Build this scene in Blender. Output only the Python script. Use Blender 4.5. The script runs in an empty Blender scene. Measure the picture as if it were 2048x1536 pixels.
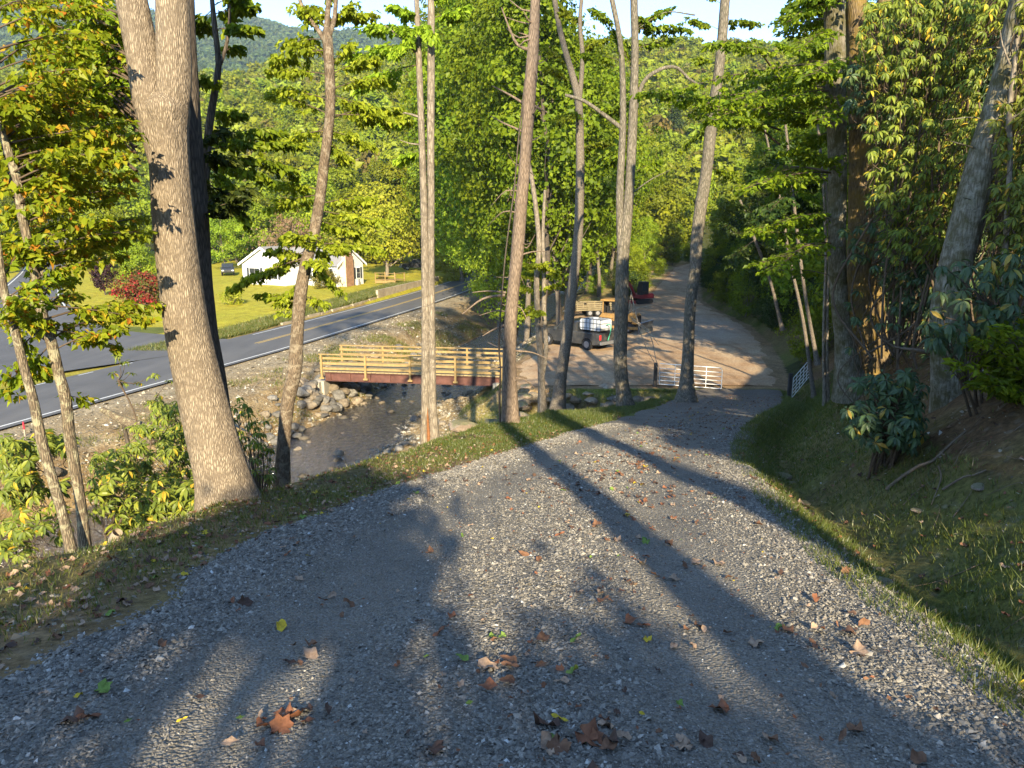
import bpy, math, random
import numpy as np
from mathutils import Vector, Matrix

R = math.radians
SC = bpy.context.scene
COL = SC.collection
# ------------------------------------------------------------------ camera, sky, sun, exposure
CAMZ = 10.6
PITCH = R(12.1)
F = 1500.0                       # focal length in pixels of a 2048 px wide frame
cd = bpy.data.cameras.new('camera')
cam = bpy.data.objects.new('camera', cd)
COL.objects.link(cam)
cam.location = (0, 0, CAMZ)
cam.rotation_euler = (R(90) - PITCH, 0, 0)
cd.sensor_width = 36.0
cd.lens = 36.0 * F / 2048.0
cd.clip_start = 0.05
cd.clip_end = 8000
SC.camera = cam

SUN_EL, SUN_HEAD = 24.0, -6.5    # elevation; heading of the light, degrees right of +Y
w = bpy.data.worlds.new('World')
SC.world = w
w.use_nodes = True
wn = w.node_tree
sky = wn.nodes.new('ShaderNodeTexSky')
sky.sky_type = 'NISHITA'
sky.sun_disc = False
sky.sun_elevation = R(SUN_EL)
sky.sun_rotation = R(180 + SUN_HEAD)
sky.altitude = 2500
sky.air_density = 1.0
sky.dust_density = 0.08
sky.ozone_density = 2.4
bg = wn.nodes['Background']
bg.inputs['Strength'].default_value = 0.15
wn.links.new(sky.outputs[0], bg.inputs['Color'])

sd = bpy.data.lights.new('sun', 'SUN')
sun = bpy.data.objects.new('sun', sd)
COL.objects.link(sun)
sd.energy = 4.0
sd.angle = R(0.5)
sd.color = (1.0, 0.86, 0.60)
hd, el = R(SUN_HEAD), R(SUN_EL)
LIGHT = Vector((math.sin(hd) * math.cos(el), math.cos(hd) * math.cos(el), -math.sin(el)))
sun.rotation_euler = LIGHT.to_track_quat('-Z', 'Y').to_euler()
sun.location = (0, -30, 40)

SC.view_settings.view_transform = 'Standard'
SC.view_settings.look = 'None'
SC.view_settings.exposure = 1.75
SC.view_settings.gamma = 1.0
SC.view_settings.use_curve_mapping = False
SC.render.engine = 'CYCLES'
SC.cycles.use_denoising = True
SC.cycles.max_bounces = 5
SC.cycles.diffuse_bounces = 3
SC.cycles.glossy_bounces = 2
SC.cycles.transmission_bounces = 4
SC.cycles.transparent_max_bounces = 6
SC.cycles.volume_bounces = 0
SC.cycles.caustics_reflective = False
SC.cycles.caustics_refractive = False
SC.cycles.sample_clamp_indirect = 6
SC.render.use_persistent_data = False

# ------------------------------------------------------------------ helpers
_sp, _cp = math.sin(PITCH), math.cos(PITCH)


def ray(px, py):
    u, v = (px - 1024) / F, -(py - 768) / F
    return Vector((u, _cp + v * _sp, -_sp + v * _cp))


def P(px, py, D):
    """world point that lies D metres ahead and shows at that spot of the photograph"""
    d = ray(px, py)
    t = D / d.y
    return Vector((d.x * t, D, CAMZ + d.z * t))


def MPX(px, D, py=600):
    return px / F * D / ray(1024, py).y


def new_obj(name, data, parent=None, label=None, cat=None, group=None, kind=None):
    o = bpy.data.objects.new(name, data)
    COL.objects.link(o)
    if parent is not None:
        o.parent = parent
    if label:
        o['label'] = label
    if cat:
        o['category'] = cat
    if group:
        o['group'] = group
    if kind:
        o['kind'] = kind
    return o


def mesh_np(name, V, Fs, mats=(), smooth=False, attrs=None, midx=None):
    """V (n,3), Fs list of index arrays, each (m,3) or (m,4)"""
    me = bpy.data.meshes.new(name)
    V = np.asarray(V, dtype=np.float32).reshape(-1, 3)
    if not isinstance(Fs, (list, tuple)):
        Fs = [Fs]
    Fs = [np.asarray(f, dtype=np.int32) for f in Fs if len(f)]
    me.vertices.add(len(V))
    me.vertices.foreach_set('co', V.ravel())
    tot = np.concatenate([np.full(len(f), f.shape[1], np.int32) for f in Fs])
    loops = np.concatenate([f.ravel() for f in Fs])
    me.loops.add(len(loops))
    me.loops.foreach_set('vertex_index', loops)
    me.polygons.add(len(tot))
    start = np.concatenate([[0], np.cumsum(tot)[:-1]]).astype(np.int32)
    me.polygons.foreach_set('loop_start', start)
    me.polygons.foreach_set('loop_total', tot)
    for m in mats:
        me.materials.append(m)
    if midx is not None:
        me.polygons.foreach_set('material_index', np.asarray(midx, np.int32))
    me.polygons.foreach_set('use_smooth', np.full(len(tot), bool(smooth)))
    me.update(calc_edges=True)
    for k, a in (attrs or {}).items():
        a = np.asarray(a, np.float32)
        if a.ndim == 2:
            at = me.attributes.new(k, 'FLOAT_COLOR', 'POINT')
            if a.shape[1] == 3:
                a = np.hstack([a, np.ones((len(a), 1), np.float32)])
            at.data.foreach_set('color', a.ravel())
        else:
            at = me.attributes.new(k, 'FLOAT', 'POINT')
            at.data.foreach_set('value', a)
    return me


class MB:
    """collects primitive shapes and builds ONE mesh"""

    def __init__(s):
        s.V, s.T, s.Q, s.n = [], [], [], 0

    def add(s, V, F):
        V = np.asarray(V, float).reshape(-1, 3)
        F = np.asarray(F, int)
        (s.Q if F.shape[1] == 4 else s.T).append(F + s.n)
        s.V.append(V)
        s.n += len(V)
        return s

    def box(s, c, d, rot=None, taper=1.0, bev=0.0):
        x, y, z = d[0] / 2, d[1] / 2, d[2] / 2
        t = taper
        v = np.array([(-x, -y, -z), (x, -y, -z), (x, y, -z), (-x, y, -z),
                      (-x * t, -y * t, z), (x * t, -y * t, z), (x * t, y * t, z), (-x * t, y * t, z)])
        f = [(0, 3, 2, 1), (4, 5, 6, 7), (0, 1, 5, 4), (1, 2, 6, 5), (2, 3, 7, 6), (3, 0, 4, 7)]
        if rot is not None:
            M = np.array(Matrix.Rotation(rot, 3, 'Z')) if not isinstance(rot, Matrix) else np.array(rot)
            v = v @ M.T
        return s.add(v + np.array(c), f)

    def tube(s, pts, rad, n=8, cap=True, relief=None):
        V, Q = tube_np(pts, rad, n, relief)
        s.add(V, Q)
        if cap:
            V = np.asarray(V)
            m = len(V) // n
            a = np.vstack([V[-n:], V[-n:].mean(0)])
            s.add(a, [(i, (i + 1) % n, n) for i in range(n)])
            a = np.vstack([V[:n], V[:n].mean(0)])
            s.add(a, [((i + 1) % n, i, n) for i in range(n)])
        return s

    def cyl(s, a, b, r, n=12, r2=None):
        return s.tube([a, b], [r, r if r2 is None else r2], n)

    def prism(s, prof, y0, y1, axis='y'):
        """closed 2D profile (x,z) extruded between y0 and y1 (fan caps from the centre)"""
        n = len(prof)
        p = np.array(prof, float)
        A = np.c_[p[:, 0], np.full(n, y0), p[:, 1]]
        B = np.c_[p[:, 0], np.full(n, y1), p[:, 1]]
        cx = p.mean(0)
        V = np.vstack([A, B, [[cx[0], y0, cx[1]], [cx[0], y1, cx[1]]]])
        if axis == 'x':
            V = V[:, [1, 0, 2]]
        s.add(V, [(i, (i + 1) % n, n + (i + 1) % n, n + i) for i in range(n)])
        k = s.n - len(V)
        s.T.append(np.array([((i + 1) % n, i, 2 * n) for i in range(n)] + [(n + i, n + (i + 1) % n, 2 * n + 1) for i in range(n)]) + k)
        return s

    def mesh(s, name, mats, smooth=False, attrs=None):
        Fs = []
        if s.T:
            Fs.append(np.vstack(s.T))
        if s.Q:
            Fs.append(np.vstack(s.Q))
        return mesh_np(name, np.vstack(s.V), Fs, mats if isinstance(mats, (list, tuple)) else [mats], smooth, attrs)

    def build(s, name, mat, parent=None, smooth=False, **kw):
        return new_obj(name, s.mesh(name, mat, smooth), parent, **kw)


def tube_np(pts, rad, n=8, relief=None):
    pts = np.asarray(pts, float)
    m = len(pts)
    rad = np.broadcast_to(np.asarray(rad, float), (m,))
    T = np.gradient(pts, axis=0)
    T /= np.linalg.norm(T, axis=1)[:, None] + 1e-9
    ref = np.array([0.0, 1.0, 0.0]) if abs(T[:, 1]).mean() < 0.8 else np.array([0, 0, 1.0])
    U = np.cross(ref, T)
    U /= np.linalg.norm(U, axis=1)[:, None] + 1e-9
    W = np.cross(T, U)
    a = np.arange(n) / n * 2 * np.pi
    rr = rad[:, None] * np.ones((1, n))
    if relief is not None:
        rr = rr * (1 + relief(a[None, :], pts[:, 2][:, None]))
    V = pts[:, None, :] + rr[..., None] * (np.cos(a)[None, :, None] * U[:, None, :] + np.sin(a)[None, :, None] * W[:, None, :])
    i = np.arange(m - 1)[:, None] * n
    j = np.arange(n)[None, :]
    k = (j + 1) % n
    Q = np.stack([i + j, i + k, i + n + k, i + n + j], -1).reshape(-1, 4)
    return V.reshape(-1, 3), Q


def smooth_path(pts, step):
    """Catmull-Rom through rows of (x,y,z,r...), resampled every step metres"""
    p = np.asarray(pts, float)
    if len(p) < 3:
        p = np.vstack([p[0], (p[0] + p[-1]) / 2, p[-1]])
    q = np.vstack([2 * p[0] - p[1], p, 2 * p[-1] - p[-2]])
    out = []
    for i in range(1, len(q) - 2):
        L = np.linalg.norm(q[i + 1, :3] - q[i, :3])
        k = max(2, int(L / step))
        t = np.linspace(0, 1, k, endpoint=False)[:, None]
        a, b, c, d = q[i - 1], q[i], q[i + 1], q[i + 2]
        out.append(0.5 * ((2 * b) + (-a + c) * t + (2 * a - 5 * b + 4 * c - d) * t ** 2 + (-a + 3 * b - 3 * c + d) * t ** 3))
    out.append(p[-1:])
    return np.vstack(out)


def _hash(ix, iy, s):
    h = (ix * 374761393 + iy * 668265263 + s * 2147483647) & 0xffffffff
    h = ((h ^ (h >> 13)) * 1274126177) & 0xffffffff
    return ((h ^ (h >> 16)) & 0xffff) / 65535.0


def vnoise(x, y, s=0):
    x, y = np.asarray(x, float), np.asarray(y, float)
    ix, iy = np.floor(x).astype(np.int64), np.floor(y).astype(np.int64)
    fx, fy = x - ix, y - iy
    fx, fy = fx * fx * (3 - 2 * fx), fy * fy * (3 - 2 * fy)
    a, b = _hash(ix, iy, s), _hash(ix + 1, iy, s)
    c, d = _hash(ix, iy + 1, s), _hash(ix + 1, iy + 1, s)
    return (a + (b - a) * fx) * (1 - fy) + (c + (d - c) * fx) * fy


def fbm(x, y, s=0, o=4):
    t, a, f = 0, 0.5, 1.0
    for k in range(o):
        t = t + a * (vnoise(np.asarray(x) * f, np.asarray(y) * f, s + k) - 0.5) * 2
        a, f = a * 0.5, f * 2.03
    return t


def sstep(a, b, x):
    t = np.clip((np.asarray(x, float) - a) / (b - a), 0, 1)
    return t * t * (3 - 2 * t)


# ------------------------------------------------------------------ material helpers
class NT:
    def __init__(s, name):
        s.m = bpy.data.materials.new(name)
        s.m.use_nodes = True
        s.t = s.m.node_tree
        s.t.nodes.clear()
        s.out = s.t.nodes.new('ShaderNodeOutputMaterial')

    def n(s, typ, **kw):
        nd = s.t.nodes.new('ShaderNode' + typ)
        for k, v in kw.items():
            setattr(nd, k, v)
        return nd

    def l(s, a, b):
        s.t.links.new(a, b)

    def set(s, sock, v):
        if isinstance(v, bpy.types.NodeSocket):
            s.l(v, sock)
        elif isinstance(v, (tuple, list)) and sock.type == 'RGBA' and len(v) == 3:
            sock.default_value = (*v, 1)
        else:
            sock.default_value = v

    def coord(s, kind='Object'):
        return s.n('TexCoord').outputs[kind]

    def geo(s, k='Position'):
        return s.n('NewGeometry').outputs[k]

    def mapping(s, vec, scale=(1, 1, 1), rot=(0, 0, 0)):
        m = s.n('Mapping')
        s.l(vec, m.inputs[0])
        m.inputs['Scale'].default_value = scale
        m.inputs['Rotation'].default_value = rot
        return m.outputs[0]

    def noise(s, vec, scale, detail=4, rough=0.6, dist=0.0, out='Fac'):
        q = s.n('TexNoise')
        s.l(vec, q.inputs['Vector'])
        q.inputs['Scale'].default_value = scale
        q.inputs['Detail'].default_value = detail
        q.inputs['Roughness'].default_value = rough
        q.inputs['Distortion'].default_value = dist
        return q.outputs[out]

    def vor(s, vec, scale, feature='F1', out='Distance', rand=1.0):
        q = s.n('TexVoronoi', feature=feature)
        s.l(vec, q.inputs['Vector'])
        q.inputs['Scale'].default_value = scale
        q.inputs['Randomness'].default_value = rand
        return q.outputs[out]

    def ramp(s, fac, stops, interp='LINEAR'):
        q = s.n('ValToRGB')
        q.color_ramp.interpolation = interp
        e = q.color_ramp.elements
        while len(e) < len(stops):
            e.new(0.5)
        for i, (p, c) in enumerate(stops):
            e[i].position = p
            e[i].color = (*c, 1) if len(c) == 3 else c
        s.l(fac, q.inputs[0])
        return q.outputs[0]

    def math(s, op, a, b=0.5, clamp=False):
        q = s.n('Math', operation=op)
        q.use_clamp = clamp
        s.set(q.inputs[0], a)
        s.set(q.inputs[1], b)
        return q.outputs[0]

    def mix(s, fac, a, b, typ='MIX'):
        q = s.n('Mix', data_type='RGBA', blend_type=typ)
        s.set(q.inputs[0], fac)
        s.set(q.inputs[6], a)
        s.set(q.inputs[7], b)
        return q.outputs[2]

    def attr(s, name, out='Color'):
        return s.n('Attribute', attribute_name=name).outputs[out]

    def bump(s, h, strength=0.5, dist=0.02, normal=None):
        q = s.n('Bump')
        s.l(h, q.inputs['Height'])
        q.inputs['Strength'].default_value = strength
        q.inputs['Distance'].default_value = dist
        if normal is not None:
            s.l(normal, q.inputs['Normal'])
        return q.outputs[0]

    def bsdf(s, color, rough=0.8, spec=0.3, metal=0.0, normal=None, **kw):
        b = s.n('BsdfPrincipled')
        s.set(b.inputs['Base Color'], color)
        s.set(b.inputs['Roughness'], rough)
        b.inputs['Specular IOR Level'].default_value = spec
        b.inputs['Metallic'].default_value = metal
        if normal is not None:
            s.l(normal, b.inputs['Normal'])
        for k, v in kw.items():
            s.set(b.inputs[k.replace('_', ' ')], v)
        return b.outputs[0]

    def done(s, sh):
        s.l(sh, s.out.inputs[0])
        return s.m


def m_plain(name, col, rough=0.7, spec=0.3, metal=0.0, var=0.25, scale=6.0, bumps=0.15, dirt=None, dirtamt=0.5):
    t = NT(name)
    c = t.coord()
    n1 = t.noise(c, scale, 6, 0.65)
    n2 = t.noise(c, scale * 9, 3, 0.6)
    lo = tuple(x * (1 - var) for x in col)
    hi = tuple(min(1, x * (1 + var)) for x in col)
    col_ = t.ramp(n1, [(0.3, lo), (0.7, hi)])
    if dirt:
        col_ = t.mix(t.ramp(t.noise(c, scale * 0.6, 5, 0.7), [(0.45, (0, 0, 0)), (0.7, (dirtamt,) * 3)]), col_, dirt)
    return t.done(t.bsdf(col_, rough, spec, metal, t.bump(n2, bumps, 0.01)))


def m_leaf(name, cols, trans=0.36, gloss=0.008, hue=0.018, val=0.35, tint=(1.25, 1.15, 0.5)):
    """cols: stops over a per-leaf random value"""
    t = NT(name)
    r = t.attr('rnd', 'Fac')
    k = len(cols)
    c = t.ramp(r, [(p, tuple(v * 1.08 for v in col)) for p, col in cols])
    oi = t.n('ObjectInfo').outputs['Random']
    h = t.n('HueSaturation')
    t.l(c, h.inputs['Color'])
    t.l(t.math('ADD', t.math('MULTIPLY', oi, 2 * hue), 0.493 - hue), h.inputs['Hue'])
    t.l(t.math('ADD', t.math('MULTIPLY', oi, val), 1 - val / 2), h.inputs['Value'])
    c = h.outputs[0]
    d = t.n('BsdfDiffuse')
    t.l(c, d.inputs[0])
    tr = t.n('BsdfTranslucent')
    t.l(t.mix(1.0, c, tint, 'MULTIPLY'), tr.inputs[0])
    m1 = t.n('MixShader')
    m1.inputs[0].default_value = trans
    t.l(d.outputs[0], m1.inputs[1])
    t.l(tr.outputs[0], m1.inputs[2])
    g = t.n('BsdfGlossy')
    g.inputs['Roughness'].default_value = 0.45
    g.inputs[0].default_value = (1, 1, 1, 1)
    m2 = t.n('MixShader')
    m2.inputs[0].default_value = gloss
    t.l(m1.outputs[0], m2.inputs[1])
    t.l(g.outputs[0], m2.inputs[2])
    return t.done(m2.outputs[0])


def m_bark(name, lo, hi, moss=None, mossamt=0.5, patch=None, freq=34, furrow=1.0, bumpd=0.012):
    t = NT(name)
    c = t.coord()
    st = t.mapping(c, (freq, freq, freq * 0.16))
    wob = t.noise(st, 1.0, 5, 0.65, 0.5)
    v = t.vor(t.mapping(c, (freq * 1.3, freq * 1.3, freq * 0.22)), 1.0, 'DISTANCE_TO_EDGE')
    cr = t.ramp(v, [(0.0, (0, 0, 0)), (0.28, (1, 1, 1))])
    h = t.mix(0.45, cr, wob)
    mid = tuple((a + b) / 2 for a, b in zip(lo, hi))
    col = t.ramp(h, [(0.12, lo), (0.45, mid), (0.8, hi)])
    big = t.noise(c, 2.2, 5, 0.7)
    col = t.mix(t.ramp(big, [(0.35, (0, 0, 0)), (0.65, (0.35,) * 3)]), col, tuple(x * 0.62 for x in mid))
    if patch:
        pn = t.noise(c, 9.0, 6, 0.75, 0.6)
        col = t.mix(t.ramp(pn, [(0.5, (0, 0, 0)), (0.58, (0.75,) * 3)]), col, patch)
    if moss:
        mn = t.noise(c, 3.3, 6, 0.75, 0.3)
        col = t.mix(t.ramp(mn, [(0.5 - mossamt * 0.25, (0, 0, 0)), (0.62, (0.9,) * 3)]), col, moss)
    fine = t.noise(c, 160, 3, 0.6)
    nb = t.bump(fine, 0.3, 0.004)
    return t.done(t.bsdf(col, 0.88, 0.15, 0, t.bump(h, 0.9 * furrow, bumpd, nb)))


rng = np.random.default_rng(11)
random.seed(5)
# ------------------------------------------------------------------ terrain: cross sections lofted along the valley
def zt(y):
    y = np.asarray(y, float)
    return np.where(y < 0, 9.0 - 0.10 * y, np.maximum(9.0 - 0.187 * y, 2.1))


def tab(*p):
    a = np.array(p, float)
    return lambda y: np.interp(y, a[:, 0], a[:, 1])


road_near = tab((-60, -50), (0, -31), (30.7, -21.7), (40.3, -18.9), (50.6, -15.9), (64, -12.6), (77.8, -9.4), (91.7, -6.6), (117, -2), (150, 4.5), (200, 15), (300, 38), (3500, 700))
creekL = tab((-60, -44), (0, -26), (22, -20), (28, -15.6), (32, -13.0), (36, -11.4), (40, -10.3), (44, -9.3), (48, -8.3), (55, -6.9), (65, -4.8), (75, -1.9), (90, 1.5), (120, 7), (160, 14), (220, 26), (300, 46), (3500, 720))
creekR = tab((-60, -37), (0, -19), (22, -12.5), (28, -8), (32, -6.2), (36, -5.5), (40, -5.5), (42.5, -5.0), (45, -3.4), (48, -2.2), (55, -1.6), (65, 0.4), (75, 3.0), (90, 5.5), (120, 10.5), (160, 18), (220, 30), (300, 50), (3500, 724))
footR = tab((-60, -33), (0, -13), (10, -10), (20, -7), (28, -5), (34, -3.6), (38, -3.0), (42, -2.6), (45, -1.9), (48, -1.1), (55, -0.4), (65, 1.4), (75, 4), (90, 6.8), (120, 12), (160, 20), (220, 32), (300, 53), (3500, 730))
holX = tab((-60, -20), (0, -8), (10, -5.8), (16, -4.6), (20, -3.4), (24, -1.6), (28, 0.5), (32, 3.6), (36, 6.6), (37.8, 7.4), (38.8, -1.4), (45, -1.1), (50, 0.2), (55, 0.7), (65, 2.4), (75, 4.9), (90, 8), (120, 13), (160, 21), (220, 33), (300, 55), (3500, 740))
holZ = tab((-60, 8), (0, 5.2), (10, 3.4), (20, 2.0), (28, 1.2), (34, 1.0), (37.8, 1.1), (38.8, 1.3), (50, 1.4), (75, 1.6), (3500, 2))
terrL = tab((-60, -10), (0, -4.3), (5.5, -4.0), (6, -3.8), (8.9, -3.2), (12.8, -2.15), (18.8, -0.85), (23.7, 1.2), (27.5, 3.8), (31, 5.8), (36, 7.8), (37.8, 8.3), (38.8, -0.5), (45, -0.35), (50, 1.4), (55, 2.1), (65, 3.9), (75, 6.2), (90, 9.2), (120, 14.2), (160, 22.5), (220, 35), (300, 57), (3500, 750))
driveL = tab((-60, -3), (0, -2.7), (3.4, -2.65), (6.7, -2.2), (11.2, -0.75), (14, 0.4), (18.8, 2.3), (24, 4.2), (28, 5.8), (32, 7.0), (36, 8.8), (38, 9.4), (39.2, 1.0), (45, 2.5), (50, 4), (63, 7), (75, 11), (85, 15.2), (110, 22), (136, 29.5), (160, 44), (200, 80), (300, 150), (3500, 800))
driveR = tab((-60, 2.8), (0, 2.5), (3.1, 2.45), (5.5, 2.65), (8, 3.05), (11.2, 3.7), (14, 4.5), (18, 6.0), (23, 8.2), (28, 10.6), (32, 12.2), (36, 13.4), (39, 14.1), (47, 16.4), (55, 18.2), (63.6, 19.6), (75, 20), (85, 20.8), (110, 26.5), (136, 34.5), (160, 49.5), (200, 86), (300, 156), (3500, 806))
dz_b = tab((-60, 1), (0, 1.0), (8, 1.0), (16, 1.15), (26, 0.9), (36, 0.5), (60, 0.9), (136, 1.0), (3500, 1))


def ctrl(y):
    """control points (x, z) of the section at y: 20 columns"""
    y = np.asarray(y, float)
    o = np.ones_like(y)
    rn, cL, cR = road_near(y), creekL(y), creekR(y)
    rz = 2.1 + sstep(95, 300, y) * 4
    T = zt(y) + sstep(75, 300, y) * 5
    dL, dR = driveL(y), driveR(y)
    lot = sstep(37, 39, y)
    X = [-2600 * o, np.interp(y, [0, 130, 175, 400], [-110, -130, -122, -160]), np.interp(y, [0, 40, 60, 100, 140, 400], [-60, -48, -38, -30, -26, -30]),
         rn - 5.9 - 1.2, rn - 5.9 - 0.5, rn + 0.5, rn + np.interp(y, [0, 38, 46, 60, 75, 300], [3.5, 6.0, 6.0, 4.4, 3.2, 2]), cL, (cL + cR) / 2, cR,
         footR(y), holX(y), terrL(y), dL, dR, dR + np.interp(y, [0, 34, 39], [0.75, 0.8, 0.9]),
         dR + np.interp(y, [0, 39], [2.6, 2.4]), dR + 5.5, dR + 24, 2600 * o]
    Z = [500 * o, np.interp(y, [0, 118, 145, 172, 200, 400], [3, 2.4, 3.4, 4.7, 5, 8]), np.interp(y, [0, 55, 80, 95, 130, 160, 400], [2.0, 2.0, 2.7, 3.0, 3.4, 5, 8]),
         rz + np.interp(y, [0, 60, 75, 95], [-0.15, -0.05, 0.35, 0.75]), rz - 0.03, rz - 0.03, rz - 0.25, -0.05 * o, -0.42 * o, 0.02 * o,
         0.45 * o, holZ(y), T - 0.04, T, T, T - 0.42 * (1 - lot) - 0.1 * lot,
         T + dz_b(y), T + dz_b(y) + 2.2 + 0.8 * lot, T + 16, 560 * o]
    return np.stack(X, -1), np.stack(Z, -1)


def pxs(px):
    return (px - 1024) / 1500 / 1.065


_rm = np.array([(-300, .19), (0, .17), (376, .158), (489, .158), (560, .172), (700, .178), (900, .186), (1290, .190), (1500, .190), (1700, .20), (2400, .25)])
_rf = np.array([(-300, .30), (0, .285), (220, .262), (300, .245), (380, .232), (471, .2405), (523, .2405), (581, .2285), (632, .2215), (697, .219), (800, .216), (1000, .2), (1300, .185), (2400, .19)])


def H(x, y, noise=True, want_s=False):
    x, y = np.broadcast_arrays(np.asarray(x, float), np.asarray(y, float))
    sh = x.shape
    x, y = x.ravel(), y.ravel()
    X, Z = ctrl(y)
    i = np.clip((X <= x[:, None]).sum(1) - 1, 0, X.shape[1] - 2)
    r = np.arange(len(x))
    x0, x1, z0, z1 = X[r, i], X[r, i + 1], Z[r, i], Z[r, i + 1]
    t = np.clip((x - x0) / np.maximum(x1 - x0, 1e-6), 0, 1)
    s = i + t
    z = z0 + (z1 - z0) * t
    far = sstep(175, 270, y)
    if far.any():
        az = x / np.maximum(y, 1)
        cm = CAMZ + 480 * np.interp(az, pxs(_rm[:, 0]), _rm[:, 1])
        cf = CAMZ + 1900 * np.interp(az, pxs(_rf[:, 0]), _rf[:, 1])
        hz = np.where(y < 480, 5 + (cm - 5) * np.clip((y - 165) / 315, 0, 1) ** 0.9,
                      np.where(y < 720, cm * (1 - 0.3 * sstep(480, 720, y)), cm * 0.7 + (cf - cm * 0.7) * np.clip((y - 720) / 1180, 0, 1) ** 0.85))
        hz = np.where(y > 1900, cf - (y - 1900) * 0.3, hz)
        hz = hz + fbm(x / 140, y / 140, 9) * 9 * sstep(250, 420, y) * (1 - 0.8 * sstep(1500, 1900, y)) + fbm(x / 300, y / 420, 19) * 45 * sstep(750, 1200, y) * (1 - 0.85 * sstep(1600, 1900, y))
        z = z + (hz - z) * far
    if noise:
        road = ((s > 3.6) & (s < 5.4)) | ((s > 12.6) & (s < 14.4))
        wild = np.where((s > 5.4) & (s < 12.2) | (s > 15), 1.0, 0.35)
        a = np.where(road, 0.15, wild)
        nearf = 1 - sstep(70, 110, y)
        z = z + a * (fbm(x * 0.9, y * 0.9, 3) * 0.13 + fbm(x * 3.1, y * 3.1, 7, 3) * 0.05 * nearf)
        z = z + np.where(s > 15, (fbm(x * 0.5, y * 0.35, 21) * 0.35 + fbm(x * 1.9, y * 1.6, 23, 3) * 0.16 * nearf) * np.clip(s - 15, 0, 1), 0)
    z = z.reshape(sh)
    if want_s:
        return z, s.reshape(sh)
    return z


def Hs(x, y):
    return float(H(np.array([x]), np.array([y]))[0])


def grow(a, step, lim, g):
    out = [a]
    while out[-1] < lim:
        step *= g
        out.append(out[-1] + step)
    return out


# side road that leaves the main road to the left (x, y, half width)
SIDE = np.array([(-24.5, 45, 11), (-31, 50, 9.0), (-39, 59, 5.6), (-50, 77, 3.6), (-62, 98, 3.2), (-74, 119, 3.1), (-89, 145, 3.1), (-104, 172, 3.1), (-113, 190, 3.1), (-114, 205, 3.1)])


def side_dist(x, y):
    sp = smooth_path(np.c_[SIDE[:, :2], 0 * SIDE[:, :1], SIDE[:, 2:]], 2.0)
    d = np.full(np.shape(x), 1e9)
    for q in sp:
        d = np.minimum(d, np.hypot(x - q[0], y - q[1]) - q[3])
    return d


xs = np.arange(-23, 21.01, 0.2)
xs = np.concatenate([-np.array(grow(23.2, 0.2, 2500, 1.07))[::-1], xs, np.array(grow(21.2, 0.2, 2500, 1.07))])
ys = np.arange(1.0, 50.01, 0.2)
ys = np.concatenate([-np.array(grow(-0.8, 0.3, 60, 1.12))[::-1], ys, np.array(grow(50.2, 0.22, 2900, 1.02))])
GX, GY = np.meshgrid(xs, ys)
GZ, GS = H(GX, GY, want_s=True)
nx, ny = len(xs), len(ys)
idx = (np.arange(ny - 1)[:, None] * nx + np.arange(nx - 1)[None, :])
GQ = np.stack([idx, idx + 1, idx + nx + 1, idx + nx], -1).reshape(-1, 4)

# albedo of each zone
x_, y_, s_ = GX.ravel(), GY.ravel(), GS.ravel()
C_soil = np.array((0.105, 0.066, 0.036))
C_litter = np.array((0.21, 0.145, 0.08))
C_grass = np.array((0.085, 0.10, 0.022))
C_lawn = np.array((0.30, 0.30, 0.036))
C_dirt = np.array((0.27, 0.20, 0.125))
C_grav = np.array((0.30, 0.25, 0.175))
C_straw = np.array((0.28, 0.20, 0.10))
C_bed = np.array((0.14, 0.10, 0.055))
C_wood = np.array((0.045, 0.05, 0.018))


def lerp(a, b, t):
    t = np.asarray(t)[..., None]
    return a * (1 - t) + b * t


n1, n2 = fbm(x_ * 0.35, y_ * 0.35, 31) * 1.4, fbm(x_ * 1.4, y_ * 1.4, 41) * 1.4
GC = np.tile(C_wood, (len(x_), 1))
lawn = (s_ > 1.0) & (s_ < 4.1) & (y_ < 165)
GC[lawn] = lerp(C_lawn, C_lawn * np.array((1.25, 1.05, 1.0)), np.clip(n1 * 0.5 + 0.5, 0, 1))[lawn]
verge = sstep(2.75, 3.1, s_) * (s_ < 4.1) * (y_ < 80)
GC = lerp(GC, C_straw * 0.8, verge * np.clip(0.75 + n2 * 0.4, 0, 1) * sstep(28, 60, y_))
left_wild = (s_ <= 2.6) & (y_ < 62) & (s_ > 0.5)
GC[left_wild] = C_grass * 1.3
m = (s_ >= 4.1) & (s_ < 7.2)     # road shoulder and left bank
GC[m] = lerp(C_grav, C_straw, np.clip(0.35 + n1 * 0.6 + (s_ - 5.6) * 0.7, 0, 1))[m]
GC[m] = lerp(GC, C_soil * 1.3, np.clip(n2 * 0.8 + (s_ - 6.0) * 0.4, 0, 0.75))[m]
m = (s_ >= 7.0) & (s_ < 9.0)
GC[m] = C_bed
m = (s_ >= 9.0) & (s_ < 10.4) & (y_ < 110)
GC[m] = lerp(C_straw * 1.15, C_grass * 1.6, np.clip(n1 * 0.6 + 0.15 + (s_ - 10) * 0.8, 0, 1))[m]
m = (s_ >= 10.4) & (s_ < 11.7) & (y_ < 110)
GC[m] = lerp(C_litter, C_grass, np.clip(n1 * 0.6 + 0.4, 0, 1))[m]
m = (s_ >= 11.7) & (s_ < 13.3) & (y_ < 38.5)
gmix = np.clip(0.22 + n1 * 0.5 + n2 * 0.35 + sstep(9, 20, y_) * 0.7, 0, 1)
GC[m] = lerp(C_litter, lerp(C_grass, np.array((0.12, 0.15, 0.025)), sstep(14, 24, y_)), gmix)[m]
m = (s_ >= 13.3) & (s_ < 15.6) & (y_ < 38.5)
GC[m] = lerp(C_litter, C_grass * 1.1, np.clip(0.62 + n1 * 0.4 + n2 * 0.3, 0, 1))[m]
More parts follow.
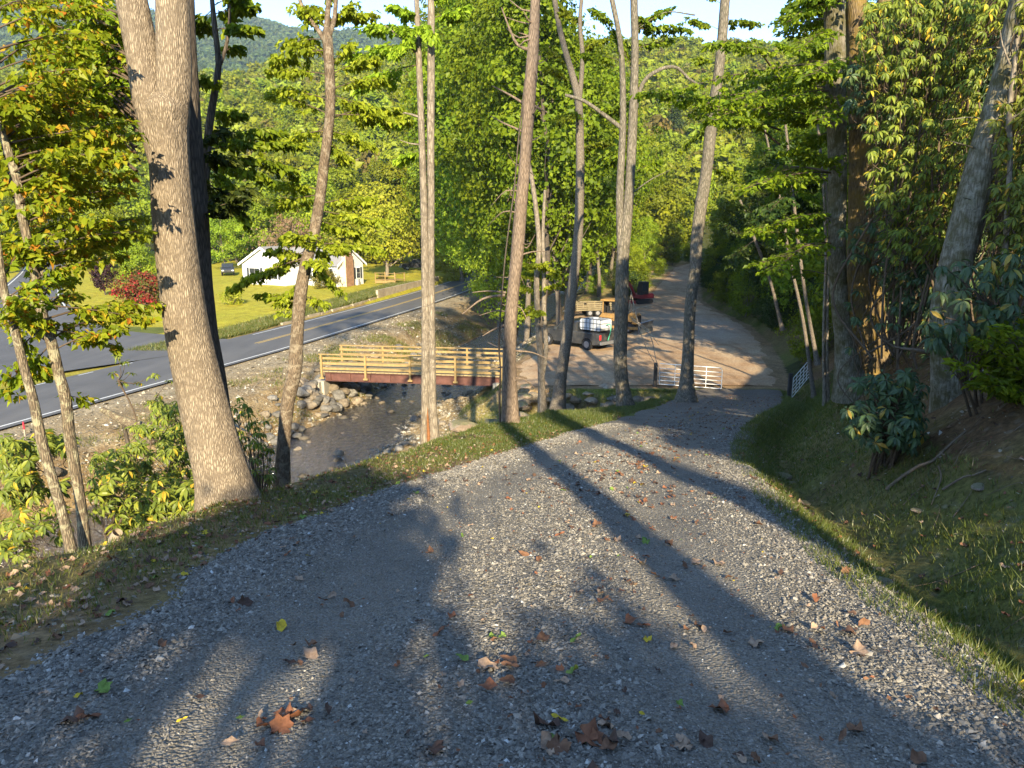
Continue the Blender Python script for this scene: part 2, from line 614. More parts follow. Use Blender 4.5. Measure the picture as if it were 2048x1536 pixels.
m = (s_ >= 15.6) & (s_ < 17.2) & (y_ < 45)
GC[m] = lerp(C_soil * 1.35, C_grass * 1.0, np.clip(0.05 + n1 * 0.7 + n2 * 0.4, 0, 1))[m]
m = (s_ >= 11.4) & (s_ < 14.9) & (y_ >= 38.5) & (y_ < 150)
GC[m] = lerp(C_dirt * np.array((0.8, 0.68, 0.55)), C_dirt, np.clip(n1 * 0.6 + 0.4, 0, 1))[m]
m = (s_ >= 14.9) & (s_ < 17) & (y_ >= 45) & (y_ < 100)
GC[m] = lerp(C_straw * 0.55, C_grass, np.clip(n1 * 0.7 + 0.5, 0, 1))[m]
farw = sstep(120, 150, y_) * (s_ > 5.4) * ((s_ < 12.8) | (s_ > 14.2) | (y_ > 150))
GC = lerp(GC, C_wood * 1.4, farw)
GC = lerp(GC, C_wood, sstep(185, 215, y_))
m = (s_ >= 10.2) & (s_ < 12.95) & (y_ > 84) & (y_ < 150)
GC[m] = lerp(C_straw * 1.3, C_grass * 1.6, np.clip(n1 * 0.8 + 0.2, 0, 1))[m]
rocky = (((s_ > 4.1) & (s_ < 11.4)) * (y_ < 110)).astype(float) * 0.8 + ((s_ >= 11.7) & (s_ < 17)) * (y_ < 40) * 0.25

t = NT('ground_material')
pos = t.geo()
base = t.attr('col')
rk = t.attr('rocky', 'Fac')
nA = t.noise(pos, 1.1, 8, 0.72)
nB = t.noise(pos, 11, 6, 0.72)
nC = t.noise(pos, 60, 3, 0.7)
c = t.mix(1.0, base, t.ramp(nA, [(0.3, (0.62, 0.60, 0.56)), (0.7, (1.35, 1.33, 1.25))]), 'MULTIPLY')
c = t.mix(1.0, c, t.ramp(nB, [(0.32, (0.5, 0.5, 0.5)), (0.68, (1.5, 1.48, 1.42))]), 'MULTIPLY')
vr = t.n('TexVoronoi', feature='F1')
t.l(t.mix(0.07, pos, t.noise(pos, 7, 3, 0.5, 0, 'Color')), vr.inputs['Vector'])
vr.inputs['Scale'].default_value = 9
stone = t.ramp(vr.outputs['Color'], [(0.2, (0.10, 0.085, 0.065)), (0.6, (0.26, 0.22, 0.17)), (0.95, (0.48, 0.43, 0.35))])
near = t.ramp(vr.outputs['Distance'], [(0.25, (1, 1, 1)), (0.5, (0, 0, 0))])
pick = t.ramp(t.noise(pos, 2.3, 4, 0.6), [(0.42, (0, 0, 0)), (0.6, (1, 1, 1))])
fac = t.math('MULTIPLY', t.math('MULTIPLY', near, pick), rk)
c = t.mix(fac, c, stone)
hh = t.math('ADD', t.math('MULTIPLY', nB, 0.6), t.math('ADD', t.math('MULTIPLY', nC, 0.35), t.math('MULTIPLY', fac, 0.7)))
ground_mat = t.done(t.bsdf(c, 0.95, 0.1, 0, t.bump(hh, 0.9, 0.05)))
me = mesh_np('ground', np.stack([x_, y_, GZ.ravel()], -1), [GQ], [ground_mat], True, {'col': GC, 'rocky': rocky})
ground = new_obj('ground', me, kind='structure', label='valley ground with creek banks, lawn and wooded slopes')

# ---- sheet laid on the terrain between two curves
def strip(name, y, xa, xb, nacross, zfun, mat, parent=None, thick=0.0, **kw):
    u = np.linspace(0, 1, nacross)[None, :]
    X = xa[:, None] * (1 - u) + xb[:, None] * u
    Y = y[:, None] + 0 * u
    Z = zfun(X, Y, u)
    n, m = X.shape
    i = np.arange(n - 1)[:, None] * m + np.arange(m - 1)[None, :]
    Q = np.stack([i, i + 1, i + m + 1, i + m], -1).reshape(-1, 4)
    me = mesh_np(name, np.stack([X, Y, Z], -1).reshape(-1, 3), [Q], [mat], True, {'across': (u + 0 * X).ravel()})
    return new_obj(name, me, parent, **kw)


# driveway of crushed grey stone
t = NT('driveway_gravel')
pos = t.geo()
ac = t.attr('across', 'Fac')
warp = t.mix(0.02, pos, t.noise(pos, 30, 2, 0.5, 0, 'Color'))
v1 = t.n('TexVoronoi', feature='F1'); t.l(warp, v1.inputs[0]); v1.inputs['Scale'].default_value = 48
v2 = t.n('TexVoronoi', feature='F1'); t.l(warp, v2.inputs[0]); v2.inputs['Scale'].default_value = 100
cells = t.ramp(v1.outputs['Color'], [(0.0, (0.085, 0.076, 0.062)), (0.45, (0.17, 0.153, 0.126)), (0.8, (0.25, 0.227, 0.187)), (1.0, (0.42, 0.42, 0.41))])
cells2 = t.ramp(v2.outputs['Color'], [(0.0, (0.13, 0.115, 0.092)), (0.6, (0.235, 0.21, 0.17)), (0.93, (0.24, 0.235, 0.22)), (1.0, (0.6, 0.6, 0.57))])
wv = t.math('ABSOLUTE', t.math('SUBTRACT', t.math('ABSOLUTE', t.math('SUBTRACT', ac, 0.5)), 0.2))
track = t.ramp(t.math('ADD', wv, t.math('MULTIPLY', t.math('SUBTRACT', t.noise(pos, 1.2, 4, 0.6), 0.5), 0.28)), [(0.05, (1, 1, 1)), (0.13, (0, 0, 0))])
c = t.mix(track, cells, cells2)
c = t.mix(1.0, c, t.ramp(t.noise(pos, 0.8, 6, 0.7), [(0.3, (0.8, 0.8, 0.8)), (0.7, (1.2, 1.18, 1.14))]), 'MULTIPLY')
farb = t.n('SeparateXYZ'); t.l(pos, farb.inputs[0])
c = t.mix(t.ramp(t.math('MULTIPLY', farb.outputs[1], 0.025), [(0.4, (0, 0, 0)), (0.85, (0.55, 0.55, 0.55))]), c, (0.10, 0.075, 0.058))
h = t.math('ADD', t.math('MULTIPLY', v1.outputs['Distance'], -1.0), t.math('MULTIPLY', v2.outputs['Distance'], -0.14))
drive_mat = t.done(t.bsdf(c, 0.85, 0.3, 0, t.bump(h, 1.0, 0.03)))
yd = np.concatenate([np.arange(-6, 1, 0.5), np.arange(1, 38.3, 0.12)])


def drive_z(X, Y, u):
    e = 1 - np.abs(2 * u - 1) ** 5
    rag = fbm(X * 1.3, Y * 1.3, 61) * 0.035 + fbm(X * 5, Y * 5, 65, 2) * 0.012
    rut = -0.035 * np.exp(-((np.abs(u - 0.5) - 0.2) / 0.07) ** 2)
    return H(X, Y) + 0.075 * e - 0.04 + rag * 0.8 + rut + 0.02 * np.sin(np.pi * u)


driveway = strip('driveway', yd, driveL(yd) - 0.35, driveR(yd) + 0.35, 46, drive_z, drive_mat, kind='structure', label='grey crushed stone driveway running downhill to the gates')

# main road
t = NT('asphalt')
pos = t.geo()
c = t.ramp(t.noise(pos, 0.35, 6, 0.65), [(0.3, (0.085, 0.081, 0.075)), (0.7, (0.118, 0.112, 0.103))])
c = t.mix(t.ramp(t.noise(t.mapping(pos, (0.5, 0.06, 1), (0, 0, 0.25)), 1.3, 4, 0.6), [(0.45, (0, 0, 0)), (0.75, (0.6,) * 3)]), c, (0.16, 0.15, 0.135))
asphalt = t.done(t.bsdf(c, 0.75, 0.35, 0, t.bump(t.noise(pos, 90, 3, 0.6), 0.4, 0.01)))
paint_w = m_plain('white_road_paint', (0.62, 0.62, 0.58), 0.6, 0.3, 0, 0.12, 3)
paint_y = m_plain('yellow_road_paint', (0.55, 0.36, 0.07), 0.6, 0.3, 0, 0.12, 3)
yr = np.concatenate([np.arange(-40, 20, 2.0), np.arange(20, 120, 0.8), np.arange(120, 260, 3)])
rz_ = lambda y: 2.1 + sstep(95, 300, y) * 4
road = strip('road', yr, road_near(yr) - 6.35, road_near(yr) + 0.4, 9, lambda X, Y, u: rz_(Y) + 0.06 + 0.05 * np.sin(np.pi * u), asphalt, kind='structure', label='two-lane asphalt road along the creek')


def road_line(name, off, wd, y0, y1, mat, step=0.8):
    y = np.arange(y0, y1 + 0.01, min(step, (y1 - y0) / 2))
    xa = road_near(y) + off
    f = lambda X, Y, u: rz_(Y) + 0.066 + 0.05 * np.sin(np.pi * np.clip((X - (road_near(Y) - 6.35)) / 6.75, 0, 1))
    strip(name, y, xa - wd / 2, xa + wd / 2, 2, f, mat, road, kind='structure')


road_line('edge_line', 0.0, 0.12, -40, 200, paint_w)
road_line('edge_line', -5.85, 0.12, 57.5, 200, paint_w)
road_line('centre_line', -2.82, 0.11, 53, 200, paint_y)
road_line('centre_line', -3.08, 0.11, 53, 200, paint_y)
for yy in (36.5, 39.3, 42.2, 45.1, 48.0, 50.8, 54.4):
    road_line('edge_dash', -6.1, 0.12, yy - 0.5, yy + 0.5, paint_w)

sp = smooth_path(np.c_[SIDE[:, :2], 0 * SIDE[:, :1], SIDE[:, 2:]], 1.5)
T = np.gradient(sp[:, :2], axis=0)
T /= np.linalg.norm(T, axis=1)[:, None]
Nn = np.c_[T[:, 1], -T[:, 0]]


def side_strip(name, a, b, mat, dz, parent=None, i0=0, **kw):
    """a, b offsets from the centre, in half widths (a,b in -1..1) or metres from it"""
    q = sp[i0:]
    nn = Nn[i0:]
    u = np.linspace(0, 1, 7 if parent is None else 2)[None, :]
    A = a(q) if callable(a) else np.full(len(q), a)
    B = b(q) if callable(b) else np.full(len(q), b)
    off = A[:, None] * (1 - u) + B[:, None] * u
    X, Y = q[:, 0][:, None] + nn[:, 0][:, None] * off, q[:, 1][:, None] + nn[:, 1][:, None] * off
    Z = np.maximum(H(X, Y, False), 2.06) + dz
    n, m = X.shape
    i = np.arange(n - 1)[:, None] * m + np.arange(m - 1)[None, :]
    Q = np.stack([i, i + m, i + m + 1, i + 1], -1).reshape(-1, 4)
    return new_obj(name, mesh_np(name, np.stack([X, Y, Z], -1).reshape(-1, 3), [Q], [mat], True), parent, **kw)


side_road = side_strip('side_road', lambda q: -q[:, 3], lambda q: q[:, 3], asphalt, 0.12, kind='structure', label='asphalt side road curving away to the left')
side_strip('edge_line', lambda q: -q[:, 3] + 0.35, lambda q: -q[:, 3] + 0.5, paint_w, 0.13, side_road, 22, kind='structure')
side_strip('edge_line', lambda q: q[:, 3] - 0.5, lambda q: q[:, 3] - 0.35, paint_w, 0.13, side_road, 22, kind='structure')
side_strip('centre_line', lambda q: 0 * q[:, 3] + 0.05, lambda q: 0 * q[:, 3] + 0.17, paint_y, 0.13, side_road, 30, kind='structure')
side_strip('centre_line', lambda q: 0 * q[:, 3] - 0.17, lambda q: 0 * q[:, 3] - 0.05, paint_y, 0.13, side_road, 30, kind='structure')

# bare dirt lot and the track that climbs out of it
t = NT('packed_dirt')
pos = t.geo()
n1_ = t.noise(t.mapping(pos, (0.5, 0.22, 1)), 1.0, 7, 0.7, 0.8)
c = t.ramp(n1_, [(0.3, (0.20, 0.12, 0.065)), (0.5, (0.36, 0.235, 0.135)), (0.7, (0.48, 0.36, 0.225))])
sxy = t.n('SeparateXYZ'); t.l(pos, sxy.inputs[0])
gg = t.math('SUBTRACT', 1.0, t.math('MULTIPLY', t.math('ABSOLUTE', t.math('SUBTRACT', sxy.outputs[1], 64.0)), 0.07), True)
gx = t.math('SUBTRACT', 1.0, t.math('MULTIPLY', t.math('ABSOLUTE', t.math('SUBTRACT', sxy.outputs[0], 14.5)), 0.16), True)
gm = t.ramp(t.math('ADD', t.math('MULTIPLY', gg, gx), t.math('MULTIPLY', t.math('SUBTRACT', n1_, 0.5), 0.5)), [(0.1, (0, 0, 0)), (0.4, (0.45,) * 3)])
c = t.mix(gm, c, (0.30, 0.275, 0.24))
rings = t.n('TexWave', wave_type='RINGS'); t.l(t.mapping(pos, (1, 1, 1)), rings.inputs[0]); rings.inputs['Scale'].default_value = 0.16; rings.inputs['Distortion'].default_value = 3.0; rings.inputs['Detail'].default_value = 3
c = t.mix(t.math('MULTIPLY', rings.outputs[1], 0.22), c, (0.38, 0.31, 0.22))
c = t.mix(1.0, c, t.ramp(t.noise(pos, 9, 6, 0.7), [(0.35, (0.72,) * 3), (0.65, (1.25,) * 3)]), 'MULTIPLY')
dirt_mat = t.done(t.bsdf(c, 0.95, 0.1, 0, t.bump(t.noise(pos, 7, 7, 0.72), 0.7, 0.06)))
yl = np.concatenate([np.arange(39.1, 90, 0.35), np.arange(90, 176, 2)])
lotL = lambda y: np.where(y < 85, terrL(y) + 0.2, driveL(y) - 0.2)
dirt_lot = strip('dirt_lot', yl, np.where(yl < 75, terrL(yl) + 0.15, driveL(yl) - 0.2 - np.clip(85 - yl, 0, 10) * 0.5), driveR(yl) + 0.5, 60,
                 lambda X, Y, u: H(X, Y) + 0.10 * (1 - np.abs(2 * u - 1) ** 9) - 0.05 + fbm(X * 0.8, Y * 0.8, 71) * 0.05, dirt_mat, kind='structure', label='bare brown dirt lot and track beyond the gates')

# creek
t = NT('creek_water')
pos = t.geo()
rip = t.noise(t.mapping(pos, (1.6, 0.9, 1), (0, 0, 0.25)), 2.6, 6, 0.62, 1.2)
nb = t.bump(rip, 1.0, 0.5)
gl = t.n('BsdfGlossy'); gl.inputs['Roughness'].default_value = 0.16; gl.inputs[0].default_value = (1, 1, 1, 1); t.l(nb, gl.inputs['Normal'])
tr = t.n('BsdfTransparent'); tr.inputs[0].default_value = (0.04, 0.05, 0.055, 1)
fr = t.n('Fresnel'); fr.inputs[0].default_value = 1.6; t.l(nb, fr.inputs['Normal'])
mx = t.n('MixShader'); t.l(t.math('MULTIPLY', fr.outputs[0], 3.2, True), mx.inputs[0]); t.l(tr.outputs[0], mx.inputs[1]); t.l(gl.outputs[0], mx.inputs[2])
water_mat = t.done(mx.outputs[0])
yw = np.concatenate([np.arange(-10, 20, 2.0), np.arange(20, 80, 0.5), np.arange(80, 200, 3)])
creek = strip('creek_water', yw, creekL(yw) - 0.8, creekR(yw) + 0.8, 14, lambda X, Y, u: -0.015 + 0 * X, water_mat, kind='structure', label='shallow stony creek')
# ------------------------------------------------------------------ plants
BARK_GREY = m_bark('bark_grey_brown', (0.055, 0.043, 0.033), (0.27, 0.225, 0.17), freq=30)
BARK_BIG = m_bark('bark_tan_furrowed', (0.085, 0.062, 0.042), (0.42, 0.335, 0.235), freq=46, furrow=1.0, bumpd=0.014, patch=(0.17, 0.13, 0.09))
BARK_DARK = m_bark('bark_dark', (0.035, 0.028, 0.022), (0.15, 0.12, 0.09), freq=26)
BARK_LICHEN = m_bark('bark_lichen_spotted', (0.05, 0.04, 0.03), (0.26, 0.20, 0.13), patch=(0.36, 0.33, 0.21), freq=40)
BARK_CURVED = m_bark('bark_brown_speckled', (0.05, 0.038, 0.028), (0.25, 0.185, 0.125), patch=(0.30, 0.25, 0.18), freq=40)
BARK_MOTTLED = m_bark('bark_mottled_grey', (0.045, 0.038, 0.03), (0.28, 0.24, 0.18), patch=(0.10, 0.09, 0.06), freq=18)
BARK_SMOOTH = m_bark('bark_smooth_pale', (0.12, 0.095, 0.07), (0.34, 0.285, 0.215), patch=(0.12, 0.10, 0.075), freq=18, furrow=0.5)
BARK_PINE = m_bark('bark_bare_weathered_pine', (0.085, 0.062, 0.046), (0.29, 0.215, 0.155), freq=24, furrow=0.6)
BARK_MOSS_SUN = m_bark('bark_mossy_sunlit', (0.05, 0.035, 0.02), (0.26, 0.19, 0.11), moss=(0.22, 0.145, 0.035), mossamt=0.3, freq=28)  # moss, with golden sunlight put into its colour
BARK_MOSSY_GREY = m_bark('bark_grey_mottled_moss', (0.07, 0.06, 0.045), (0.36, 0.32, 0.25), moss=(0.075, 0.065, 0.02), mossamt=0.55, patch=(0.30, 0.28, 0.22), freq=20)
TWIG = m_plain('twig_bark', (0.11, 0.08, 0.055), 0.9, 0.1, 0, 0.3, 20)
DEADWOOD = m_plain('dead_wood', (0.36, 0.29, 0.21), 0.9, 0.1, 0, 0.3, 14)

G1, G2, G3 = (0.058, 0.100, 0.008), (0.125, 0.185, 0.010), (0.205, 0.265, 0.012)
YEL, ORG = (0.38, 0.29, 0.02), (0.40, 0.16, 0.02)
LEAF_GREEN = m_leaf('leaf_green', [(0, G1), (0.5, G2), (1, G3)])
LEAF_NEAR = m_leaf('leaf_yellow_green', [(0, G2), (0.5, (0.22, 0.31, 0.022)), (1, (0.33, 0.41, 0.028))], trans=0.4, val=0.2)
LEAF_TURN = m_leaf('leaf_green_turning_yellow', [(0, G2), (0.5, (0.17, 0.24, 0.012)), (0.80, (0.25, 0.30, 0.014)), (0.88, (0.33, 0.32, 0.02)), (0.95, (0.44, 0.34, 0.02)), (1, ORG)], trans=0.4, val=0.2)
LEAF_LIME = m_leaf('leaf_lime', [(0, (0.17, 0.21, 0.018)), (0.6, (0.29, 0.32, 0.024)), (1, (0.40, 0.38, 0.03))], val=0.2)
LEAF_OLIVE = m_leaf('leaf_olive_gold', [(0, (0.09, 0.09, 0.02)), (0.6, (0.17, 0.155, 0.03)), (1, (0.24, 0.19, 0.035))], val=0.3)
LEAF_FAR = m_leaf('leaf_far_forest', [(0, (0.09, 0.125, 0.010)), (0.5, (0.18, 0.225, 0.014)), (1, (0.29, 0.325, 0.018))], hue=0.018, val=0.45, trans=0.42)
LEAF_MTN = m_leaf('leaf_mountain_hazed', [(0, (0.05, 0.085, 0.03)), (1, (0.13, 0.165, 0.04))], hue=0.02, val=0.3)  # bluer, darker leaf; part of the distance haze is in the colour
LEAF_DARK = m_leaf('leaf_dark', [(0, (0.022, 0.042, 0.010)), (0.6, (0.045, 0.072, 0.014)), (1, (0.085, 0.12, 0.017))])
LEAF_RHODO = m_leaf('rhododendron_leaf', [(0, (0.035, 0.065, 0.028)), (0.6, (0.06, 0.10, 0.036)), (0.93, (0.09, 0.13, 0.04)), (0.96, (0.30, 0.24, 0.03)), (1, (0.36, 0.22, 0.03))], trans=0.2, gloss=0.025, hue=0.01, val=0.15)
LEAF_RHODO_SUN = m_leaf('rhododendron_leaf_sun_tinted', [(0, (0.08, 0.115, 0.018)), (0.5, (0.15, 0.19, 0.026)), (0.92, (0.23, 0.26, 0.03)), (0.955, (0.42, 0.34, 0.03)), (1, (0.48, 0.30, 0.03))], trans=0.3, gloss=0.015, hue=0.01, val=0.15)  # yellower, brighter copy of the leaf with sunlight put into its colour
LEAF_RED = m_leaf('leaf_red', [(0, (0.05, 0.09, 0.012)), (0.35, (0.10, 0.10, 0.02)), (0.6, (0.24, 0.07, 0.03)), (1, (0.40, 0.07, 0.035))], val=0.1, tint=(1.2, 0.7, 0.6))
LEAF_PURPLE = m_leaf('leaf_purple', [(0, (0.025, 0.012, 0.015)), (1, (0.075, 0.035, 0.035))], val=0.1, tint=(1, 1, 1))
LEAF_PINKBROWN = m_leaf('leaf_dry_brown', [(0, (0.16, 0.10, 0.05)), (1, (0.34, 0.24, 0.13))], val=0.1, tint=(1, 1, 1))
GRASS_M = m_leaf('grass_blades', [(0, (0.05, 0.08, 0.015)), (0.6, (0.10, 0.13, 0.02)), (0.85, (0.16, 0.17, 0.035)), (1, (0.30, 0.23, 0.10))], trans=0.4, gloss=0.03, val=0.0)


def rot_frames(rg, n, up=0.6):
    """random orthonormal frames; up biases the normal towards +Z"""
    nrm = rg.normal(size=(n, 3))
    nrm /= np.linalg.norm(nrm, axis=1)[:, None]
    nrm[:, 2] = np.abs(nrm[:, 2]) + up
    nrm /= np.linalg.norm(nrm, axis=1)[:, None]
    a = rg.normal(size=(n, 3))
    u = np.cross(nrm, a)
    u /= np.linalg.norm(u, axis=1)[:, None]
    return u, np.cross(nrm, u), nrm


def leaf_np(C, U, W, N, L, wd, fold=0.18, detail=0):
    """pointed leaves: base at C, long axis U, side W, normal N. detail 0: 2 triangles, 1: 6"""
    n = len(C)
    L = np.broadcast_to(L, (n,))[:, None]
    wd = np.broadcast_to(wd, (n,))[:, None]
    if detail == 0:
        V = np.stack([C, C + U * L * 0.45 + W * wd * 0.5 + N * L * fold * 0.5, C + U * L - N * L * fold * 0.6, C + U * L * 0.45 - W * wd * 0.5 + N * L * fold * 0.5], 1)
        b = np.arange(n)[:, None] * 4
        T = np.concatenate([b + [0, 1, 2], b + [0, 2, 3]], 0)
        return V.reshape(-1, 3), T, 4
    pr = [(0.0, 0.0), (0.28, 0.42), (0.62, 0.46), (1.0, 0.0)]
    m = [C, C + U * L * 0.33 + N * L * fold * 0.1, C + U * L * 0.66 - N * L * fold * 0.15, C + U * L - N * L * fold]
    V = np.stack([m[0], m[1], m[2], m[3],
                  m[1] + W * wd * 0.46 + N * wd * 0.14, m[2] + W * wd * 0.42 + N * wd * 0.14,
                  m[1] - W * wd * 0.46 + N * wd * 0.14, m[2] - W * wd * 0.42 + N * wd * 0.14], 1)
    b = np.arange(n)[:, None] * 8
    T = np.concatenate([b + q for q in ([0, 4, 1], [1, 4, 5], [1, 5, 2], [2, 5, 3], [0, 1, 6], [1, 7, 6], [1, 2, 7], [2, 3, 7])], 0)
    return V.reshape(-1, 3), T, 8


def leaves_mesh(name, C, U, W, N, L, wd, mat, fold=0.18, detail=0, rnd=None, rg=rng):
    V, T, k = leaf_np(C, U, W, N, L, wd, fold, detail)
    r = rg.random(len(C)) if rnd is None else rnd
    return mesh_np(name, V, [T], [mat], False, {'rnd': np.repeat(r, k)})


def merge_tubes(tubes):
    m = MB()
    for pts, rad, n in tubes:
        V, Q = tube_np(pts, rad, n)
        m.add(V, Q)
    return m


def crown_mesh(seed, H_, R_, f0, n, size, mat, cl=60, squash=0.65, prof='round', rc=0.2, up=0.5):
    rg = np.random.default_rng(seed)
    k = max(6, n // cl)
    h = rg.random(k) ** 0.8
    if prof == 'round':
        r = np.sqrt(np.clip(1 - (2 * h - 1) ** 2, 0.05, 1)) * (0.75 + 0.35 * rg.random(k))
    elif prof == 'cone':
        r = (1.05 - h) * (0.8 + 0.3 * rg.random(k))
    else:
        r = np.clip(0.45 + h * 1.2, 0, 1) * np.sqrt(np.clip(1.15 - h, 0.05, 1)) * (0.7 + 0.5 * rg.random(k))
    rr = r * R_ * (0.35 + 0.65 * np.sqrt(rg.random(k)))
    a = rg.random(k) * 2 * np.pi
    lob = 1 + 0.22 * np.sin(a * 3 + seed) + 0.15 * np.sin(a * 5 + h * 9)
    cc = np.stack([np.cos(a) * rr * lob, np.sin(a) * rr * lob, H_ * (f0 + (1 - f0) * h)], -1)
    rad = rc * R_ * (0.6 + 0.8 * rg.random(k))
    ci = rg.integers(0, k, n)
    off = rg.normal(size=(n, 3)) * 0.55
    off[:, 2] *= squash
    C = cc[ci] + off * rad[ci][:, None]
    N = off / (np.linalg.norm(off, axis=1)[:, None] + 1e-6) + 0.8 * np.stack([C[:, 0] / R_, C[:, 1] / R_, (C[:, 2] / H_ - (1 + f0) / 2) * 1.2], -1) + np.array([0, 0, up * 0.8]) + rg.normal(size=(n, 3)) * 0.42
    N /= np.linalg.norm(N, axis=1)[:, None]
    U = np.cross(N, rg.normal(size=(n, 3)))
    U /= np.linalg.norm(U, axis=1)[:, None]
    W = np.cross(N, U)
    s = size * np.exp(rg.normal(size=n) * 0.28)
    rnd = np.clip(0.45 * rg.random(n) + 0.55 * rg.random(k)[ci], 0, 1)
    return leaves_mesh('crown', C, U, W, N, s * 1.3, s, mat, 0.2, 0, rnd, rg), cc, rad


def trunk_mesh(seed, H_, r0, lean=0.04, cc=None, sides=8, mat=None, nb=14, fork=0.5):
    rg = np.random.default_rng(seed + 77)
    z = np.linspace(-0.5, H_ * 0.92, 9)
    wob = np.cumsum(rg.normal(size=(9, 2)) * 0.012 * H_, 0) * lean / 0.04
    pts = np.c_[wob[:, 0], wob[:, 1], z]
    rad = r0 * (1 - 0.82 * np.clip(z / H_, 0, 1)) * np.where(z < 0.6, 1.35, 1)
    m = MB()
    m.tube(pts, rad, sides)
    if cc is not None:
        for i in rg.permutation(len(cc))[:nb]:
            c = cc[i]
            zb = max(H_ * 0.12, c[2] - (0.5 + fork) * np.hypot(c[0], c[1]) * (0.6 + rg.random()))
            b = np.array([np.interp(zb, z, pts[:, 0]), np.interp(zb, z, pts[:, 1]), zb])
            rb = np.interp(zb, z, rad) * 0.42
            mid = (b + c) / 2 + np.array([0, 0, 0.06 * H_ * (rg.random() - 0.3)]) + rg.normal(size=3) * 0.02 * H_
            m.tube([b, mid, c], [rb, rb * 0.6, rb * 0.2], 5, cap=False)
    return m.mesh('trunk', mat or BARK_GREY, True)


class Tree:
    """a free-standing tree kind: shared trunk and crown meshes"""

    def __init__(s, seed, H_, R_, f0, n, size, leaf, bark, r0=0.16, prof='round', rc=0.2, lean=0.04, cl=60, nb=14):
        s.H = H_
        s.cm, cc, _ = crown_mesh(seed, H_, R_, f0, n, size, leaf, prof=prof, rc=rc, cl=cl)
        s.tm = trunk_mesh(seed, H_, r0, lean, cc, mat=bark, nb=nb)

    def put(s, name, x, y, label, cat='tree', group=None, sc=1.0, rz=None, z=None, sz=None, crown_name='crown'):
        e = new_obj(name, None, None, label, cat, group)
        e.empty_display_size = 0.3
        e.location = (x, y, Hs(x, y) if z is None else z)
        e.rotation_euler = (0, 0, random.random() * 6.28 if rz is None else rz)
        e.scale = (sc, sc, sc if sz is None else sz)
        new_obj('trunk', s.tm, e)
        new_obj(crown_name, s.cm, e)
        return e


LM = 3.4


# ---- trees traced along their stems, with sprays of leaves on real branches
def relief_fn(amp, k1=13, seed=0):
    def f(a, z):
        return amp * (np.sin(a * k1 + 1.7 * np.sin(z * 1.9 + a * 2)) * 0.5 + fbm(a * 6 + seed, z * 1.6, 5 + seed, 3) * 0.9) + 0.035 * np.sin(a * 3 + z * 0.7 + seed)
    return f


def stem_pts(px_list, D, lean=0.0, sink=0.6):
    """[(px, py, width px)] -> rows x, y, z, radius"""
    out = []
    for k, q in enumerate(px_list):
        px, py, wpx = q[:3]
        DD = (q[3] if len(q) > 3 else D) + lean * k
        p = P(px, py, DD)
        out.append((p.x, p.y, p.z, MPX(wpx, DD, py) / 2))
    if sink <= 0:
        return np.array(out)
    p = out[0]
    q = out[1]
    s_ = sink / max(0.2, q[2] - p[2])
    out.insert(0, (p[0] - (q[0] - p[0]) * s_, p[1] - (q[1] - p[1]) * s_, p[2] - sink, p[3] * 1.7))
    out[1] = (*p[:3], p[3] * 1.12)
    return np.array(out)


def spray(rg, a, b, n_leaf, leafL, width, tubes, C, U, W, N, SZ, r0=0.012, sag=0.12, droop=0.35, start=0.25, tw=0.085):
    """a branch from a to b with side twigs in a loose flat plane and leaves hanging along them"""
    a, b = np.array(a, float), np.array(b, float)
    Lb = np.linalg.norm(b - a)
    t = np.linspace(0, 1, 7)[:, None]
    mid = (a + b) / 2 + np.array([0, 0, Lb * sag]) + rg.normal(size=3) * Lb * 0.04
    pts = (1 - t) ** 2 * a + 2 * t * (1 - t) * mid + t ** 2 * b
    tubes.append((pts, np.linspace(r0, r0 * 0.22, 7), 5))
    d = (b - a) / (Lb + 1e-9)
    side = np.cross(d, [0, 0, 1.0])
    side /= np.linalg.norm(side) + 1e-9
    nt = max(4, int(Lb * (1 - start) / tw))
    per = max(3, n_leaf // nt)
    for i in range(nt):
        f = start + (1 - start) * (i + 0.5 * rg.random()) / nt
        k = min(5, int(f * 6))
        p = pts[k] + (pts[k + 1] - pts[k]) * (f * 6 - k)
        s = 1 if i % 2 else -1
        ln = width * (1.15 - 0.75 * (f - start) / (1 - start)) * (0.6 + 0.7 * rg.random())
        dirn = side * s * (0.8 + 0.3 * rg.random()) + d * (0.5 + 0.4 * rg.random()) + np.array([0, 0, 0.25 * (rg.random() - 0.5)]) + rg.normal(size=3) * 0.12
        dirn /= np.linalg.norm(dirn)
        e = p + dirn * ln + np.array([0, 0, -0.12 * ln])
        if ln > 0.12:
            tubes.append((np.array([p, (p + e) / 2 + [0, 0, 0.03 * ln], e]), [r0 * 0.3, r0 * 0.2, r0 * 0.1], 3))
        m = max(2, int(per * (0.6 + 0.8 * rg.random())))
        q = rg.random(m)[:, None]
        c = p + (e - p) * q + rg.normal(size=(m, 3)) * np.array([0.03, 0.03, 0.022])
        u = dirn[None] * 0.6 + side[None] * rg.normal(size=(m, 1)) * 0.7 + d[None] * rg.normal(size=(m, 1)) * 0.7 + rg.normal(size=(m, 3)) * 0.3
        u[:, 2] -= droop + 0.3 * rg.random(m)
        u /= np.linalg.norm(u, axis=1)[:, None]
        nn = rg.normal(size=(m, 3)) * 0.55 + np.array([0, -0.15, 0.8])
        nn -= (nn * u).sum(1)[:, None] * u
        nn /= np.linalg.norm(nn, axis=1)[:, None]
        C.append(c); U.append(u); N.append(nn); W.append(np.cross(nn, u))
        SZ.append(leafL * np.clip(np.exp(rg.normal(size=m) * 0.3), 0.4, 1.5))


